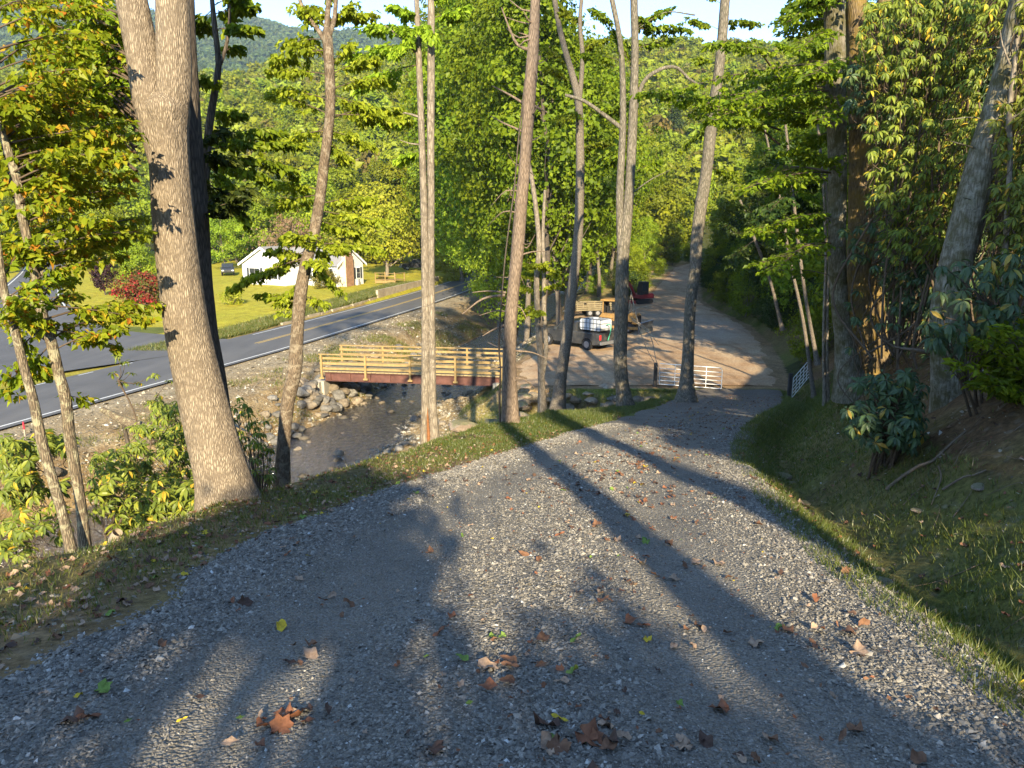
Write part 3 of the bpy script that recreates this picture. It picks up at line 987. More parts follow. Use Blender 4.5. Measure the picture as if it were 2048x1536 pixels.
def traced_tree(name, label, stems, D, bark, leaf=None, sprays=(), leafL=0.085, sides=14, relief=0.02, step=0.25, stubs=(), group=None, seed=1, ratio=0.62, cat='tree', detail=0, rscale=1.0, extra=None, droop=0.35, crown_name='crown'):
    """stems: pixel traces; sprays: (attach px,py, tip px,py, tip D offset, leaves, width m)"""
    rg = np.random.default_rng(seed)
    S = [stem_pts(s, D, sink=0.6 if k == 0 or s[0][1] > stems[0][0][1] - 40 else 0) for k, s in enumerate(stems)]
    base = Vector(S[0][1][:3])
    root = new_obj(name, None, None, label, cat, group)
    root.location = base
    b = np.array(base)
    mb = MB()
    for k, s in enumerate(S):
        sp_ = smooth_path(s, step)
        if k:
            sp_ = sp_[int(len(sp_) * 0.0):]
        V, Q = tube_np(sp_[:, :3] - b, sp_[:, 3] * rscale, sides, relief_fn(relief, 13, seed + k) if relief else None)
        mb.add(V, Q)
    new_obj('trunk', mb.mesh('trunk', bark, True), root)
    tubes, C, U, W, N, SZ = [], [], [], [], [], []
    for q in sprays:
        ax, ay, tx, ty, dD, nl, wd = q[:7]
        r0 = q[7] if len(q) > 7 else None
        sag = q[8] if len(q) > 8 else 0.10
        a, e = P(ax, ay, D), P(tx, ty, D + dD)
        L = (a - e).length
        spray(rg, np.array(a) - b, np.array(e) - b, int(nl * LM), leafL, wd, tubes, C, U, W, N, SZ, (r0 or 0.005 + 0.005 * L), sag=sag, droop=droop)
    if extra:
        extra(rg, b, tubes, C, U, W, N, SZ)
    for q in stubs:   # bare stubs: points then width px
        pts = [P(x, y, D + (dd[0] if dd else 0)) for (x, y, *dd) in q[0]]
        wpx = MPX(q[1], D) / 2
        p = smooth_path(np.array([np.array(v) - b for v in pts]), 0.15)
        new_obj('branch', merge_tubes([(p, np.linspace(wpx, wpx * 0.3, len(p)), 7)]).mesh('branch', bark, True), root)
    if tubes:
        new_obj('twigs', merge_tubes(tubes).mesh('twigs', TWIG, True), root, kind='stuff')
    if C:
        C, U, W, N, SZ = map(np.concatenate, (C, U, W, N, SZ))
        new_obj(crown_name, leaves_mesh(crown_name, C, U, W, N, SZ, SZ * ratio, leaf, 0.2, detail, None, rg), root)
    return root


def fill(rg, poly_boxes, D, n, az=None):
    """random tips inside pixel boxes (x0,y0,x1,y1,weight)"""
    w_ = np.array([b[4] for b in poly_boxes], float)
    w_ /= w_.sum()
    out = []
    for i in rg.choice(len(poly_boxes), n, p=w_):
        x0, y0, x1, y1, _ = poly_boxes[i]
        out.append((x0 + (x1 - x0) * rg.random(), y0 + (y1 - y0) * rg.random()))
    return out


rg1 = np.random.default_rng(3)

# --- the big two-stemmed tree at the left of the drive
def big_sprays():
    out = []
    for (x, y) in fill(rg1, [(-40, -60, 215, 120, 2), (60, 60, 215, 230, 2)], 8.5, 30):
        out.append((270 + 20 * rg1.random(), max(-80, y + 60 + 100 * rg1.random()), x, y, rg1.uniform(0.3, 2.2), 60, 0.30))
    out += [(330, 215, 190, 130, 0.6, 90, 0.35, 0.03), (335, 300, 150, 120, 1.0, 90, 0.35, 0.035)]
    return out


traced_tree('forked_tree', 'thickest pale furrowed trunk left of the driveway, forking in two near the top', [
    [(457, 1008, 116), (445, 950, 106), (424, 870, 97), (400, 770, 90), (378, 669, 85), (362, 560, 81), (349, 450, 79), (340, 340, 76), (334, 262, 80), (330, 215, 92), (326, 190, 70)],
    [(330, 340, 54), (318, 262, 72), (302, 190, 74), (285, 110, 64), (262, 0, 60), (240, -120, 56), (210, -300, 48), (180, -520, 36)],
    [(338, 250, 60), (346, 180, 66), (347, 100, 65), (345, 0, 63), (342, -160, 58), (340, -380, 50), (336, -600, 38)]],
    8.5, BARK_BIG, LEAF_TURN, big_sprays(), 0.085, sides=72, relief=0.022, step=0.035, seed=21, droop=0.4)

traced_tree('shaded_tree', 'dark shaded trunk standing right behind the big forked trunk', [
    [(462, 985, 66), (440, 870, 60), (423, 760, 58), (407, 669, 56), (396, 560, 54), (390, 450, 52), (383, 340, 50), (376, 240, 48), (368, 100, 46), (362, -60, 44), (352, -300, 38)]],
    9.8, BARK_DARK, LEAF_DARK, [(385, 340, 470, 420, 0.8, 60, 0.3), (383, 300, 480, 330, 0.3, 60, 0.3), (388, 420, 500, 380, 0.5, 70, 0.3),  # darker bark puts the front trunk's shade into the colour
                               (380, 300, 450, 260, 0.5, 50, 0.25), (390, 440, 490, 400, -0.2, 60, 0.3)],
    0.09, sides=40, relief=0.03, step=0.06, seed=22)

# dark slim tree just right of the big trunk whose sprays hang beside it
traced_tree('slim_dark_tree', 'slim dark-leaved tree rising behind the right side of the big forked trunk', [
    [(402, 560, 20), (407, 430, 19), (412, 320, 17), (420, 240, 15), (430, 180, 14), (437, 130, 12), (430, 60, 11), (424, 0, 9), (420, -80, 7)],
    [(436, 140, 8), (452, 95, 7), (459, 40, 6), (462, -30, 5)]],
    11.0, BARK_DARK, LEAF_GREEN,
    [(425, 30, 500, 15, 0.3, 110, 0.4), (425, 60, 520, 60, -0.3, 60, 0.22), (424, 20, 390, 60, 0.3, 60, 0.3), (430, 10, 480, -10, 0, 90, 0.4), (455, 100, 470, 95, 0.2, 30, 0.2),
     (430, 180, 405, 160, -0.2, 40, 0.25), (425, 220, 470, 230, 0.3, 60, 0.25), (415, 290, 480, 285, 0.2, 50, 0.22), (412, 330, 490, 410, 0.3, 90, 0.3), (410, 320, 540, 360, 0.5, 90, 0.3), (412, 300, 600, 290, 0.8, 110, 0.3),
     (412, 320, 590, 350, 0.9, 110, 0.3), (410, 360, 500, 450, 0.2, 80, 0.3), (412, 280, 560, 270, 0.8, 90, 0.3)],
    0.095, sides=12, relief=0.02, seed=23, droop=0.6)

# two slim lichen-spotted stems at the far left
lefts = []
rg2 = np.random.default_rng(8)
for (x, y) in fill(rg2, [(0, 0, 200, 220, 2.0), (0, 200, 290, 400, 4), (10, 380, 310, 520, 2.6), (100, 540, 320, 660, 1.3), (-20, 560, 60, 700, 1)], 7.2, 78):
    ax = np.interp(y + 40, [-100, 250, 450, 600, 800], [-60, 0, 46, 78, 118])
    lefts.append((ax, y + 30 + 40 * rg2.random(), x, y, rg2.uniform(-0.6, 2.6), 46, 0.26))
lefts += [(120, 790, 175, 800, 0.2, 16, 0.15), (100, 690, 50, 760, 0.2, 26, 0.18), (80, 610, 300, 640, 0.6, 60, 0.2), (85, 640, 340, 615, 1.2, 60, 0.2), (90, 660, 250, 700, 0.4, 40, 0.2)]
lefts = [tuple(q) for q in lefts]
traced_tree('lichened_tree', 'slim lichen-spotted tree nearer the big trunk, yellowing leaves, left edge', [
    [(170, 1090, 22), (161, 1005, 20), (140, 880, 21), (131, 800, 21), (118, 750, 20), (101, 680, 20), (82, 620, 19), (70, 546, 18), (55, 477, 17), (44, 430, 17), (34, 359, 16), (12, 290, 15), (-5, 230, 14), (-30, 100, 12), (-50, -60, 10)],
    [(84, 622, 10), (40, 595, 9), (0, 590, 8), (-40, 570, 6)]],
    7.2, BARK_LICHEN, LEAF_TURN, lefts, 0.075, sides=20, relief=0.06, step=0.05, seed=24, droop=0.5)
traced_tree('lichened_tree', 'slim dark leaning tree nearest the left edge of the photo', [
    [(142, 1097, 20), (125, 1030, 19), (108, 970, 19), (85, 890, 20), (66, 800, 18), (45, 723, 17), (28, 655, 16), (12, 600, 15), (2, 540, 15), (-10, 450, 14), (-30, 300, 13), (-70, 100, 11)]],
    6.9, BARK_LICHEN, LEAF_TURN, [(30, 660, 90, 760, 0.3, 30, 0.2), (20, 640, 60, 590, -0.3, 40, 0.2), (5, 560, 50, 480, 0.3, 40, 0.22), (10, 600, 110, 540, 0.4, 40, 0.2),
                                 (40, 700, 20, 800, 0.3, 30, 0.2), (35, 700, 110, 640, 0.6, 40, 0.2)],
    0.075, sides=18, relief=0.06, step=0.05, seed=25, droop=0.5)

# curved tree at the water with yellow-green sprays
cs = [(655, 80, 570, 100, 0.3, 60, .3), (655, 100, 540, 130, 0.2, 70, .3), (659, 150, 535, 145, 0.1, 60, .25), (658, 200, 560, 180, 0.5, 70, .3), (660, 230, 540, 190, 0.6, 70, .3), (658, 260, 560, 290, 0.5, 60, .3),
      (662, 150, 760, 120, 0.4, 80, .3), (660, 180, 770, 160, 0.2, 70, .3), (660, 190, 740, 230, 0.3, 90, .35), (660, 230, 820, 240, 0.5, 120, .4), (658, 240, 800, 225, 0.9, 100, .35), (655, 260, 740, 290, 0.4, 80, .35), (652, 280, 690, 320, 0.2, 60, .3),
      (640, 380, 560, 370, 0.5, 80, .3), (640, 390, 545, 420, 0.8, 70, .3), (636, 410, 740, 400, 0.5, 90, .35), (634, 420, 760, 440, 0.4, 90, .35), (630, 440, 720, 470, 0.6, 80, .3),
      (612, 520, 480, 560, 0.2, 90, .25), (612, 515, 460, 580, 0.0, 70, .22), (610, 510, 540, 500, 0.2, 70, .25), (614, 500, 560, 540, 0.4, 60, .25), (612, 500, 690, 500, 0.3, 80, .3), (615, 490, 760, 500, 0.4, 90, .3), (610, 520, 690, 590, 0.3, 40, .2), (606, 560, 570, 600, 0.2, 40, .2),
      (600, 640, 560, 600, 0.2, 30, .2), (612, 520, 650, 530, -0.4, 70, .25), (614, 500, 600, 470, -0.3, 80, .3), (618, 490, 570, 480, 0.5, 90, .3), (600, 610, 520, 590, 0.3, 60, .2), (602, 590, 650, 610, 0.1, 30, .15),
      (655, 60, 620, 10, 0.2, 70, .3), (655, 50, 700, 10, 0.2, 80, .3), (657, 40, 740, 30, 0.5, 80, .3), (655, 60, 590, 20, 0.4, 50, .3), (658, 30, 660, -60, 0, 90, .5), (657, 140, 700, 90, 0.2, 60, .3), (656, 130, 610, 70, 0.4, 50, .25)]
traced_tree('curved_tree', 'crooked slim tree bending over the creek in front of the white house', [
    [(564, 968, 31), (567, 890, 26), (575, 808, 26), (589, 740, 28), (595, 658, 25), (600, 600, 25), (606, 560, 24), (614, 520, 23), (626, 478, 22), (640, 400, 21), (648, 330, 20), (657, 260, 19), (661, 200, 20), (659, 140, 20), (655, 75, 20), (654, 50, 12), (658, 0, 10), (668, -60, 8)],
    [(655, 90, 12), (636, 60, 9), (610, 25, 8), (596, -10, 7)],
    [(656, 80, 10), (668, 40, 9), (672, 0, 8), (676, -60, 6)]],
    12.0, BARK_CURVED, LEAF_NEAR, cs, 0.088, sides=24, relief=0.04, step=0.08, seed=26, droop=0.7)

# twin stems that stand like one pole
ts = [(840, 90, 700, 120, 0.5, 90, .5), (838, 130, 720, 180, 0.6, 90, .5), (838, 60, 740, 60, 0.6, 110, .5), (850, 40, 800, 20, 0.2, 110, .5), (860, 40, 920, 30, 0.2, 90, .5), (835, 70, 790, 110, -0.3, 80, .4),
      (838, 90, 820, 60, 0.1, 70, .4), (862, 20, 880, -40, 0, 90, .5), (845, 240, 770, 245, 0.3, 60, .4), (845, 300, 800, 320, 0.3, 40, .3), (838, 40, 860, 80, -0.3, 50, .3)]
twin = traced_tree('twin_stem_tree', 'straight pole-like tree with two pressed-together stems left of centre', [
    [(850, 893, 20), (850, 850, 17), (851, 700, 16), (850, 512, 15), (847, 380, 14), (842, 239, 13), (837, 102, 12), (833, 0, 10), (828, -150, 8)],
    [(869, 880, 20), (865, 800, 16), (864, 700, 15), (862, 512, 14), (862, 400, 14), (861, 300, 15), (862, 137, 15), (862, 0, 14), (860, -200, 11)]],
    16.0, BARK_SMOOTH, LEAF_NEAR, ts, 0.12, sides=24, relief=0.02, step=0.15, seed=27, droop=0.6,
    stubs=[([(840, 235), (810, 226), (780, 232)], 5), ([(838, 110), (800, 75), (770, 50)], 6), ([(846, 290), (820, 287), (800, 280)], 4)])
rust = m_plain('exposed_rusty_wood', (0.22, 0.095, 0.04), 0.85, 0.1, 0, 0.35, 30)
b0 = np.array(twin.location)
sc_pts = np.array([np.array(P(857, 900, 15.93)), np.array(P(857, 870, 15.92)), np.array(P(855.5, 840, 15.92)), np.array(P(855, 815, 15.93))]) - b0
MB().tube(sc_pts, [0.045, 0.04, 0.025, 0.004], 8).build('exposed_wood', rust, twin, True, label='rusty brown strip of bare wood at the foot')

# bare conifer with broken stubs
st = []
rg3 = np.random.default_rng(12)
for k in range(34):
    y = 20 + 760 * rg3.random()
    cx = np.interp(y, [0, 342, 525, 844], [1070, 1047, 1036, 1020])
    s = 1 if rg3.random() < 0.55 else -1
    ln = rg3.uniform(14, 75)
    st.append(([(cx, y), (cx + s * ln * 0.5, y + rg3.uniform(-9, 9), rg3.uniform(-.2, .2)), (cx + s * ln, y + rg3.uniform(-25, 30), rg3.uniform(-.4, .4))], rg3.uniform(2, 5)))
st += [([(1060, 100), (1035, 90), (1020, 60), (1003, 15)], 7), ([(1052, 210), (1020, 190), (985, 172)], 6), ([(1043, 262), (1005, 245), (982, 232)], 5),
       ([(1010, 590), (965, 598), (925, 628)], 7), ([(1012, 585), (975, 582), (945, 585)], 5), ([(1008, 650), (985, 660), (965, 672)], 5), ([(1065, 210), (1095, 225)], 6)]
snag = traced_tree('bare_conifer', 'tall leafless conifer trunk bristling with broken branch stubs beside the bridge end', [
    [(1021, 846, 36), (1020, 800, 32), (1019, 720, 27), (1022, 640, 25), (1029, 560, 24), (1035, 500, 26), (1041, 420, 25), (1048, 342, 23), (1054, 260, 24), (1059, 190, 25), (1066, 100, 23), (1071, 0, 19), (1076, -150, 16), (1082, -400, 10)]],
    20.0, BARK_PINE, LEAF_DARK, [], 0.1, sides=28, relief=0.03, step=0.12, seed=28, stubs=st)
traced_tree('hanging_vine', 'thin dark vine hanging down the left side of the bare conifer', [
    [(1001, 868, 4), (999, 800, 4), (1001, 740, 3), (998, 690, 4), (1003, 600, 3), (1012, 500, 3), (1028, 380, 3), (1036, 290, 3), (1050, 160, 3)]], 19.7, BARK_DARK, sides=6, relief=0, step=0.2, cat='vine')

# pair behind: trunk with arching limb
fs = [(1266, 150, 1230, 60, 0.6, 110, .6), (1268, 60, 1330, 20, 0.5, 120, .7), (1240, 60, 1190, 20, 0.4, 120, .7), (1268, 20, 1300, 60, 0.3, 100, .5), (1265, 200, 1200, 230, 0.5, 90, .5), (1240, 120, 1170, 110, 0.8, 120, .6),
      (1262, 350, 1320, 320, 0.5, 70, .5), (1250, 300, 1210, 330, 0.5, 60, .5), (1268, 60, 1380, 60, 0.4, 90, .6), (1268, 100, 1340, 80, 1.5, 80, .6)]
traced_tree('arching_limb_tree', 'tall grey two-stemmed tree with an arching limb and mossy dark foot', [
    [(1251, 810, 34), (1246, 780, 29), (1241, 726, 27), (1243, 617, 27), (1245, 520, 25), (1252, 450, 22), (1259, 376, 19), (1266, 239, 18), (1270, 102, 15), (1268, 0, 15), (1270, -200, 12)],
    [(1243, 540, 16), (1240, 450, 15), (1240, 376, 15), (1246, 239, 13), (1242, 102, 11), (1224, 0, 10), (1190, -140, 7)],
    [(1272, 215, 8), (1280, 180, 8), (1295, 154, 8), (1330, 135, 7), (1356, 136, 6), (1378, 158, 5), (1400, 170, 4)],
    [(1250, 262, 9), (1215, 235, 8), (1168, 202, 7), (1130, 190, 6)]],
    27.0, BARK_MOTTLED, LEAF_GREEN, fs, 0.15, sides=22, relief=0.03, step=0.2, seed=29, droop=0.5,
    stubs=[([(1390, 30), (1330, 25), (1272, 60)], 3), ([(1260, 390), (1300, 360), (1340, 340)], 3)])

# tree at the white gate
gs = [(1440, 60, 1380, 40, 0.5, 90, .6), (1445, 40, 1510, 50, 0.5, 90, .6), (1435, 180, 1500, 210, 0.6, 70, .5), (1445, 10, 1400, -20, 0.5, 90, .6), (1430, 240, 1360, 300, 0.4, 60, .5), (1415, 330, 1480, 360, 0.5, 70, .5), (1436, 120, 1390, 120, 0.4, 60, .5)]
traced_tree('gate_tree', 'dappled trunk leaning right that stands against the white gate', [
    [(1373, 786, 34), (1374, 760, 28), (1377, 699, 23), (1380, 617, 22), (1390, 535, 23), (1393, 480, 23), (1402, 410, 24), (1413, 342, 23), (1425, 230, 23), (1438, 137, 20), (1450, 0, 19), (1462, -200, 15)]],
    30.0, BARK_MOTTLED, LEAF_GREEN, gs, 0.15, sides=22, relief=0.03, step=0.2, seed=30, droop=0.5)

traced_tree('hollow_tree', 'leaning trunk rising from the hollow in front of the pickup truck', [
    [(1116, 815, 30), (1121, 760, 24), (1130, 699, 22), (1142, 600, 20), (1156, 480, 19), (1159, 400, 18), (1160, 307, 17), (1157, 205, 15), (1146, 154, 13), (1120, 60, 11), (1100, -60, 9)],
    [(1158, 215, 10), (1165, 120, 9), (1160, 40, 8), (1170, -60, 6)]],
    37.0, BARK_GREY, LEAF_GREEN, [(1150, 170, 1100, 140, 0.5, 140, .9), (1158, 100, 1200, 80, 0.5, 140, .9), (1150, 140, 1080, 90, 1, 140, .9), (1158, 300, 1210, 290, 0.8, 120, .8), (1160, 220, 1120, 240, -1, 120, .8), (1160, 60, 1130, 20, 0.5, 120, .9)],
    0.18, sides=16, relief=0.04, step=0.3, seed=31)
traced_tree('slim_creek_tree', 'slim two-stemmed tree with a low leafy tuft right of the bare conifer', [
    [(1085, 822, 19), (1083, 780, 15), (1081, 720, 13), (1076, 640, 12), (1073, 560, 11), (1078, 480, 10), (1062, 350, 9), (1040, 280, 7)],
    [(1083, 760, 9), (1092, 700, 9), (1088, 620, 9), (1088, 540, 8), (1086, 470, 7), (1090, 380, 6)]],
    24.0, BARK_SMOOTH, LEAF_NEAR, [(1078, 560, 1050, 545, .2, 90, .4), (1080, 560, 1105, 545, .2, 90, .4), (1080, 540, 1080, 530, -.8, 100, .5), (1076, 580, 1040, 575, .6, 70, .4), (1085, 580, 1115, 570, -.5, 60, .3), (1078, 620, 1070, 630, -.8, 40, .3), (1075, 600, 1045, 635, 0.2, 40, .3)],
    0.12, sides=14, relief=0.03, step=0.15, seed=32)

# the trees on the right bank
ks = []
for (x, y) in fill(rg3, [(1480, 180, 1660, 420, 3), (1500, 90, 1640, 200, 2), (1300, 170, 1500, 250, 1), (1480, 420, 1640, 560, 1.2), (1560, -20, 1700, 90, 1.5)], 15, 46):
    ks.append((1665, y + rg3.uniform(-60, 30), x, y, rg3.uniform(-2.5, 4), 80, .5))
ks += [(1560, 290, 1290, 185, -3.0, 170, .42, 0.02), (1560, 260, 1430, 240, -3.2, 120, .4, 0.02), (1540, 230, 1460, 205, -3.2, 90, .35, 0.02), (1540, 130, 1420, 90, -2.5, 90, .35, .02)]
traced_tree('bank_tree', 'grey upright trunk, left one of the clump of stout trunks on the right bank', [
    [(1696, 738, 46), (1688, 680, 36), (1680, 620, 33), (1674, 512, 33), (1675, 340, 35), (1672, 170, 39), (1669, 0, 39), (1664, -200, 34), (1660, -400, 28)]],
    15.0, BARK_MOSSY_GREY, LEAF_GREEN, ks, 0.10, sides=36, relief=0.03, step=0.08, seed=33, droop=0.4)
traced_tree('bank_tree', 'mossy trunk coloured as if in golden sun, middle one of the clump on the right bank', [
    [(1736, 748, 40), (1728, 700, 40), (1718, 640, 44), (1716, 560, 44), (1722, 450, 48), (1725, 340, 50), (1722, 250, 44), (1716, 150, 40), (1712, 0, 38), (1708, -200, 34)]],
    15.5, BARK_MOSS_SUN, LEAF_GREEN, [(1715, 40, 1640, 20, .5, 90, .5), (1712, 20, 1780, 10, .5, 90, .5)], 0.115, sides=36, relief=0.035, step=0.08, seed=34)
traced_tree('bank_tree', 'mossy textured trunk at the right of the clump, half hidden by rhododendron', [
    [(1762, 752, 46), (1758, 700, 38), (1752, 640, 36), (1748, 560, 36), (1744, 460, 34), (1742, 350, 30), (1748, 200, 28), (1762, 60, 26), (1775, -60, 24)]],
    16.2, BARK_MOSS_SUN, sides=30, relief=0.05, step=0.08, seed=35)
traced_tree('leaning_tree', 'stout mottled trunk leaning right at the right edge, with mossy foot on the bank', [
    [(1901, 860, 84), (1900, 810, 72), (1900, 740, 68), (1897, 680, 66), (1896, 620, 62), (1906, 560, 60), (1917, 512, 59), (1942, 410, 57), (1968, 308, 54), (2006, 171, 48), (2045, 0, 46), (2080, -150, 40), (2110, -320, 34)],
    [(2012, 160, 20), (2040, 120, 18), (2075, 60, 16), (2110, -20, 14)]],
    10.5, BARK_MOSSY_GREY, sides=48, relief=0.03, step=0.05, seed=36,
    stubs=[([(2035, 100), (1990, 95), (1940, 100, -.2)], 4), ([(2012, 330), (1960, 300), (1900, 282, -.3)], 5), ([(2005, 430), (1960, 405), (1925, 395, -.3)], 4), ([(2000, 250), (1950, 235), (1890, 240, -.2)], 4)])
traced_tree('thin_bare_stem', 'thin bare grey stem rising along the right of the leaning trunk', [
    [(2012, 470, 9), (2015, 410, 10), (2021, 308, 9), (2018, 240, 10), (2024, 170, 9), (2034, 80, 9), (2035, -40, 8)]], 9.9, BARK_SMOOTH, sides=10, relief=0.03, step=0.1, seed=37,
    stubs=[([(2018, 240), (2040, 225), (2060, 205)], 5), ([(2020, 130), (2005, 90), (2000, 60)], 4)])
traced_tree('paired_sapling', 'pair of thin straight pale stems standing left of the right-bank trunks', [
    [(1649, 770, 7), (1647, 700, 6), (1649, 600, 6), (1652, 500, 6), (1645, 350, 5), (1630, 200, 5), (1610, 60, 4)],
    [(1655, 768, 7), (1654, 700, 6), (1655, 600, 6), (1660, 490, 6), (1650, 340, 5)]], 20, BARK_SMOOTH, LEAF_GREEN,
    [(1650, 420, 1600, 380, .3, 70, .5), (1648, 360, 1590, 330, .4, 70, .5), (1635, 240, 1580, 200, .3, 80, .5), (1650, 450, 1610, 470, .3, 60, .5), (1620, 120, 1560, 90, .3, 80, .5)], 0.12, sides=8, relief=0.02, step=0.3, seed=38)
for k, (a, lab) in enumerate([([(1625, 772, 8), (1606, 640, 7), (1580, 520, 6), (1560, 400, 5), (1530, 260, 4)], 'thin leaning sapling behind the small right-hand gate'),
                              ([(1630, 700, 8), (1612, 600, 7), (1596, 480, 7), (1585, 380, 6), (1570, 240, 5)], 'slightly thicker leaning sapling left of the paired pale stems'),
                              ([(1560, 640, 7), (1540, 560, 6), (1510, 480, 6), (1480, 400, 5)], 'diagonal bare stem on the slope above the dirt lot')]):
    traced_tree('leaning_sapling', lab, [a], (36, 30, 44)[k], BARK_GREY, LEAF_DARK,
                [(a[-2][0], a[-2][1], a[-2][0] + dx, a[-2][1] + dy, dd, 130, 1.0) for dx, dy, dd in ((-60, -30, 1), (50, -20, -1), (-30, -70, 0), (30, 30, 1), (-50, 50, -1), (60, 60, 1), (0, -90, 1))], 0.2, sides=7, relief=0.02, step=0.5, seed=39 + k)
# ------------------------------------------------------------------ free-standing trees and forest
MID = [Tree(101, 22, 4.6, 0.22, 13000, 0.22, LEAF_GREEN, BARK_GREY, 0.2, 'tall', rc=0.24, cl=80),
       Tree(102, 20, 5.2, 0.18, 13000, 0.22, LEAF_GREEN, BARK_GREY, 0.2, 'round', rc=0.22, cl=90),
       Tree(103, 24, 4.4, 0.30, 11000, 0.22, LEAF_GREEN, BARK_DARK, 0.22, 'tall', rc=0.25, cl=90),
       Tree(104, 15, 4.6, 0.10, 11000, 0.20, LEAF_NEAR, BARK_GREY, 0.16, 'round', rc=0.22, cl=80)]
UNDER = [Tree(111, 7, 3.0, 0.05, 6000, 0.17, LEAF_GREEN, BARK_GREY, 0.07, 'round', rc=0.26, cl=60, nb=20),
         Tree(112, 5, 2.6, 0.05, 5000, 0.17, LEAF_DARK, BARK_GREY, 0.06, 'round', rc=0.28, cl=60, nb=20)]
FARK = [Tree(121, 13, 4.6, 0.08, 5600, 0.36, LEAF_FAR, BARK_GREY, 0.18, 'round', rc=0.27, cl=70, nb=8),
        Tree(122, 16, 4.2, 0.10, 5600, 0.36, LEAF_FAR, BARK_GREY, 0.18, 'tall', rc=0.27, cl=70, nb=8),
        Tree(123, 11, 4.8, 0.05, 5600, 0.36, LEAF_FAR, BARK_GREY, 0.18, 'round', rc=0.26, cl=70, nb=8),
        Tree(124, 14, 4.0, 0.08, 3200, 0.40, LEAF_OLIVE, BARK_GREY, 0.18, 'round', rc=0.24, cl=40, nb=8),
        Tree(125, 15, 3.6, 0.04, 3400, 0.38, LEAF_DARK, BARK_GREY, 0.18, 'cone', rc=0.26, cl=40, nb=8)]
LIME = Tree(126, 12, 6.6, 0.06, 9000, 0.34, LEAF_LIME, BARK_GREY, 0.2, 'round', rc=0.2, cl=60, nb=20)
LAWNT = Tree(127, 9.5, 4.8, 0.28, 7000, 0.26, LEAF_LIME, BARK_SMOOTH, 0.28, 'round', rc=0.22, cl=60, nb=24)
random.seed(9)


def wx(px, D):
    return (px - 1024) / 1500 * D / 1.03


# tall trees on the creek's right bank and round the lot (px, distance, kind, scale)
stand = [(1085, 60, 2, 1.2), (1052, 66, 0, 1.3), (1118, 64, 1, 1.15), (1005, 78, 0, 1.5), (975, 88, 1, 1.7), (1030, 72, 2, 1.3), (1140, 78, 0, 1.2), (948, 104, 1, 1.8), (1180, 96, 2, 1.2), (1205, 88, 0, 1.1),
         (925, 118, 0, 1.9), (1225, 112, 1, 1.3), (905, 136, 0, 2.0), (962, 96, 3, 1.3), (930, 110, 3, 1.5)]
labs = ['leafy tree right behind the bare conifer', 'tall green tree on the creek bank above the far end of the bridge', 'tall leafy tree behind the hollow trunk by the lot']
order_ = sorted(range(len(stand)), key=lambda i: stand[i][0])
word = ['leftmost', 'second', 'third', 'fourth', 'fifth', 'sixth', 'seventh', 'eighth', 'ninth', 'tenth', 'eleventh', 'twelfth', 'thirteenth', 'fourteenth', 'rightmost']
stand_lab = {i: 'tall green tree of the creek-side stand, %s%s' % (word[j], '' if j in (0, 14) else ' from its left end') for j, i in enumerate(order_)}
for k, (px, D, kd, sc) in enumerate(stand):
    x = wx(px, D)
    MID[kd].put('tall_tree', x, D, labs[k] if k < 3 else stand_lab[k], group='stand of tall trees along the creek', sc=sc)

# right-hand woodland on the slope
random.seed(4)
k = 0
for i in range(400):
    y = random.uniform(24, 125)
    x = float(driveR(y)) + random.uniform(4.0 if y < 45 else 2.5, 30)
    if x / y > 0.95 or k >= 75:
        continue
    if y > 70 and random.random() < 0.25:
        continue
    if y < 40 and x / y < 0.47:
        continue
    near = y < 60
    kd = random.choice((0, 1, 2, 1)) if random.random() < 0.55 else random.choice((3, 4, 5))
    off_r = x - float(driveR(y))
    if kd < 4 and off_r < 8 and y < 115:
        kd = 4 + (k % 2)
    T_ = (MID + UNDER)[kd]
    T_.put('woodland_tree', x, y, ('tall' if kd < 4 else ('low spreading' if kd == 4 else 'low dark')) + ' tree on the right slope ' + ('by the open gate' if y < 46 else 'beside the lot front' if y < 62 else 'beside the lot back' if y < 85 else 'beside the track') + (', at the wood edge' if off_r < 8 else ', deeper in the wood'), group='trees of the wood on the right-hand slope', sc=random.uniform(0.75, 1.1))
    k += 1
# low growth that covers the slope beside the lot and track
for i in range(70):
    y = random.uniform(42, 130)
    x = float(driveR(y)) + random.uniform(1.2, 7)
    u_ = random.randrange(2)
    UNDER[u_].put('slope_shrub', x, y, ('leafy mid-green' if u_ == 0 else 'darker green') + ' shrub right of the ' + ('lot front' if y < 62 else 'lot back' if y < 90 else 'dirt track') + (', close to its edge' if x - float(driveR(y)) < 3.5 else ', higher up the slope'), 'shrub', 'shrubs along the right side of the dirt lot', sc=random.uniform(0.3, 0.62), crown_name='foliage')
for i in range(26):
    y = random.uniform(88, 150)
    x = float(driveL(y)) - random.uniform(1, 8)
    (UNDER + [MID[3]])[i % 3].put('track_shrub', x, y, 'bright green shrub left of the dirt track, ' + ('where it leaves the lot' if y < 105 else 'halfway up' if y < 128 else 'near its far bend'), 'shrub', 'shrubs along the left side of the dirt track', sc=random.uniform(0.3, 0.6), crown_name='foliage')

# trees beyond lawn, road and lot; then the hillside
def free(x, y):
    if y < 168 and -44 < x < 6 and y < 132:
        return False
    rn_ = float(road_near(y))
    if rn_ - 9 < x < rn_ + 3 and y < 200:
        return False
    dl, dr = float(driveL(y)), float(driveR(y))
    if dl - 3 < x < dr + 3 and y < 185:
        return False
    if float(side_dist(np.array([x]), np.array([y]))[0]) < 4.5:
        return False
    return True


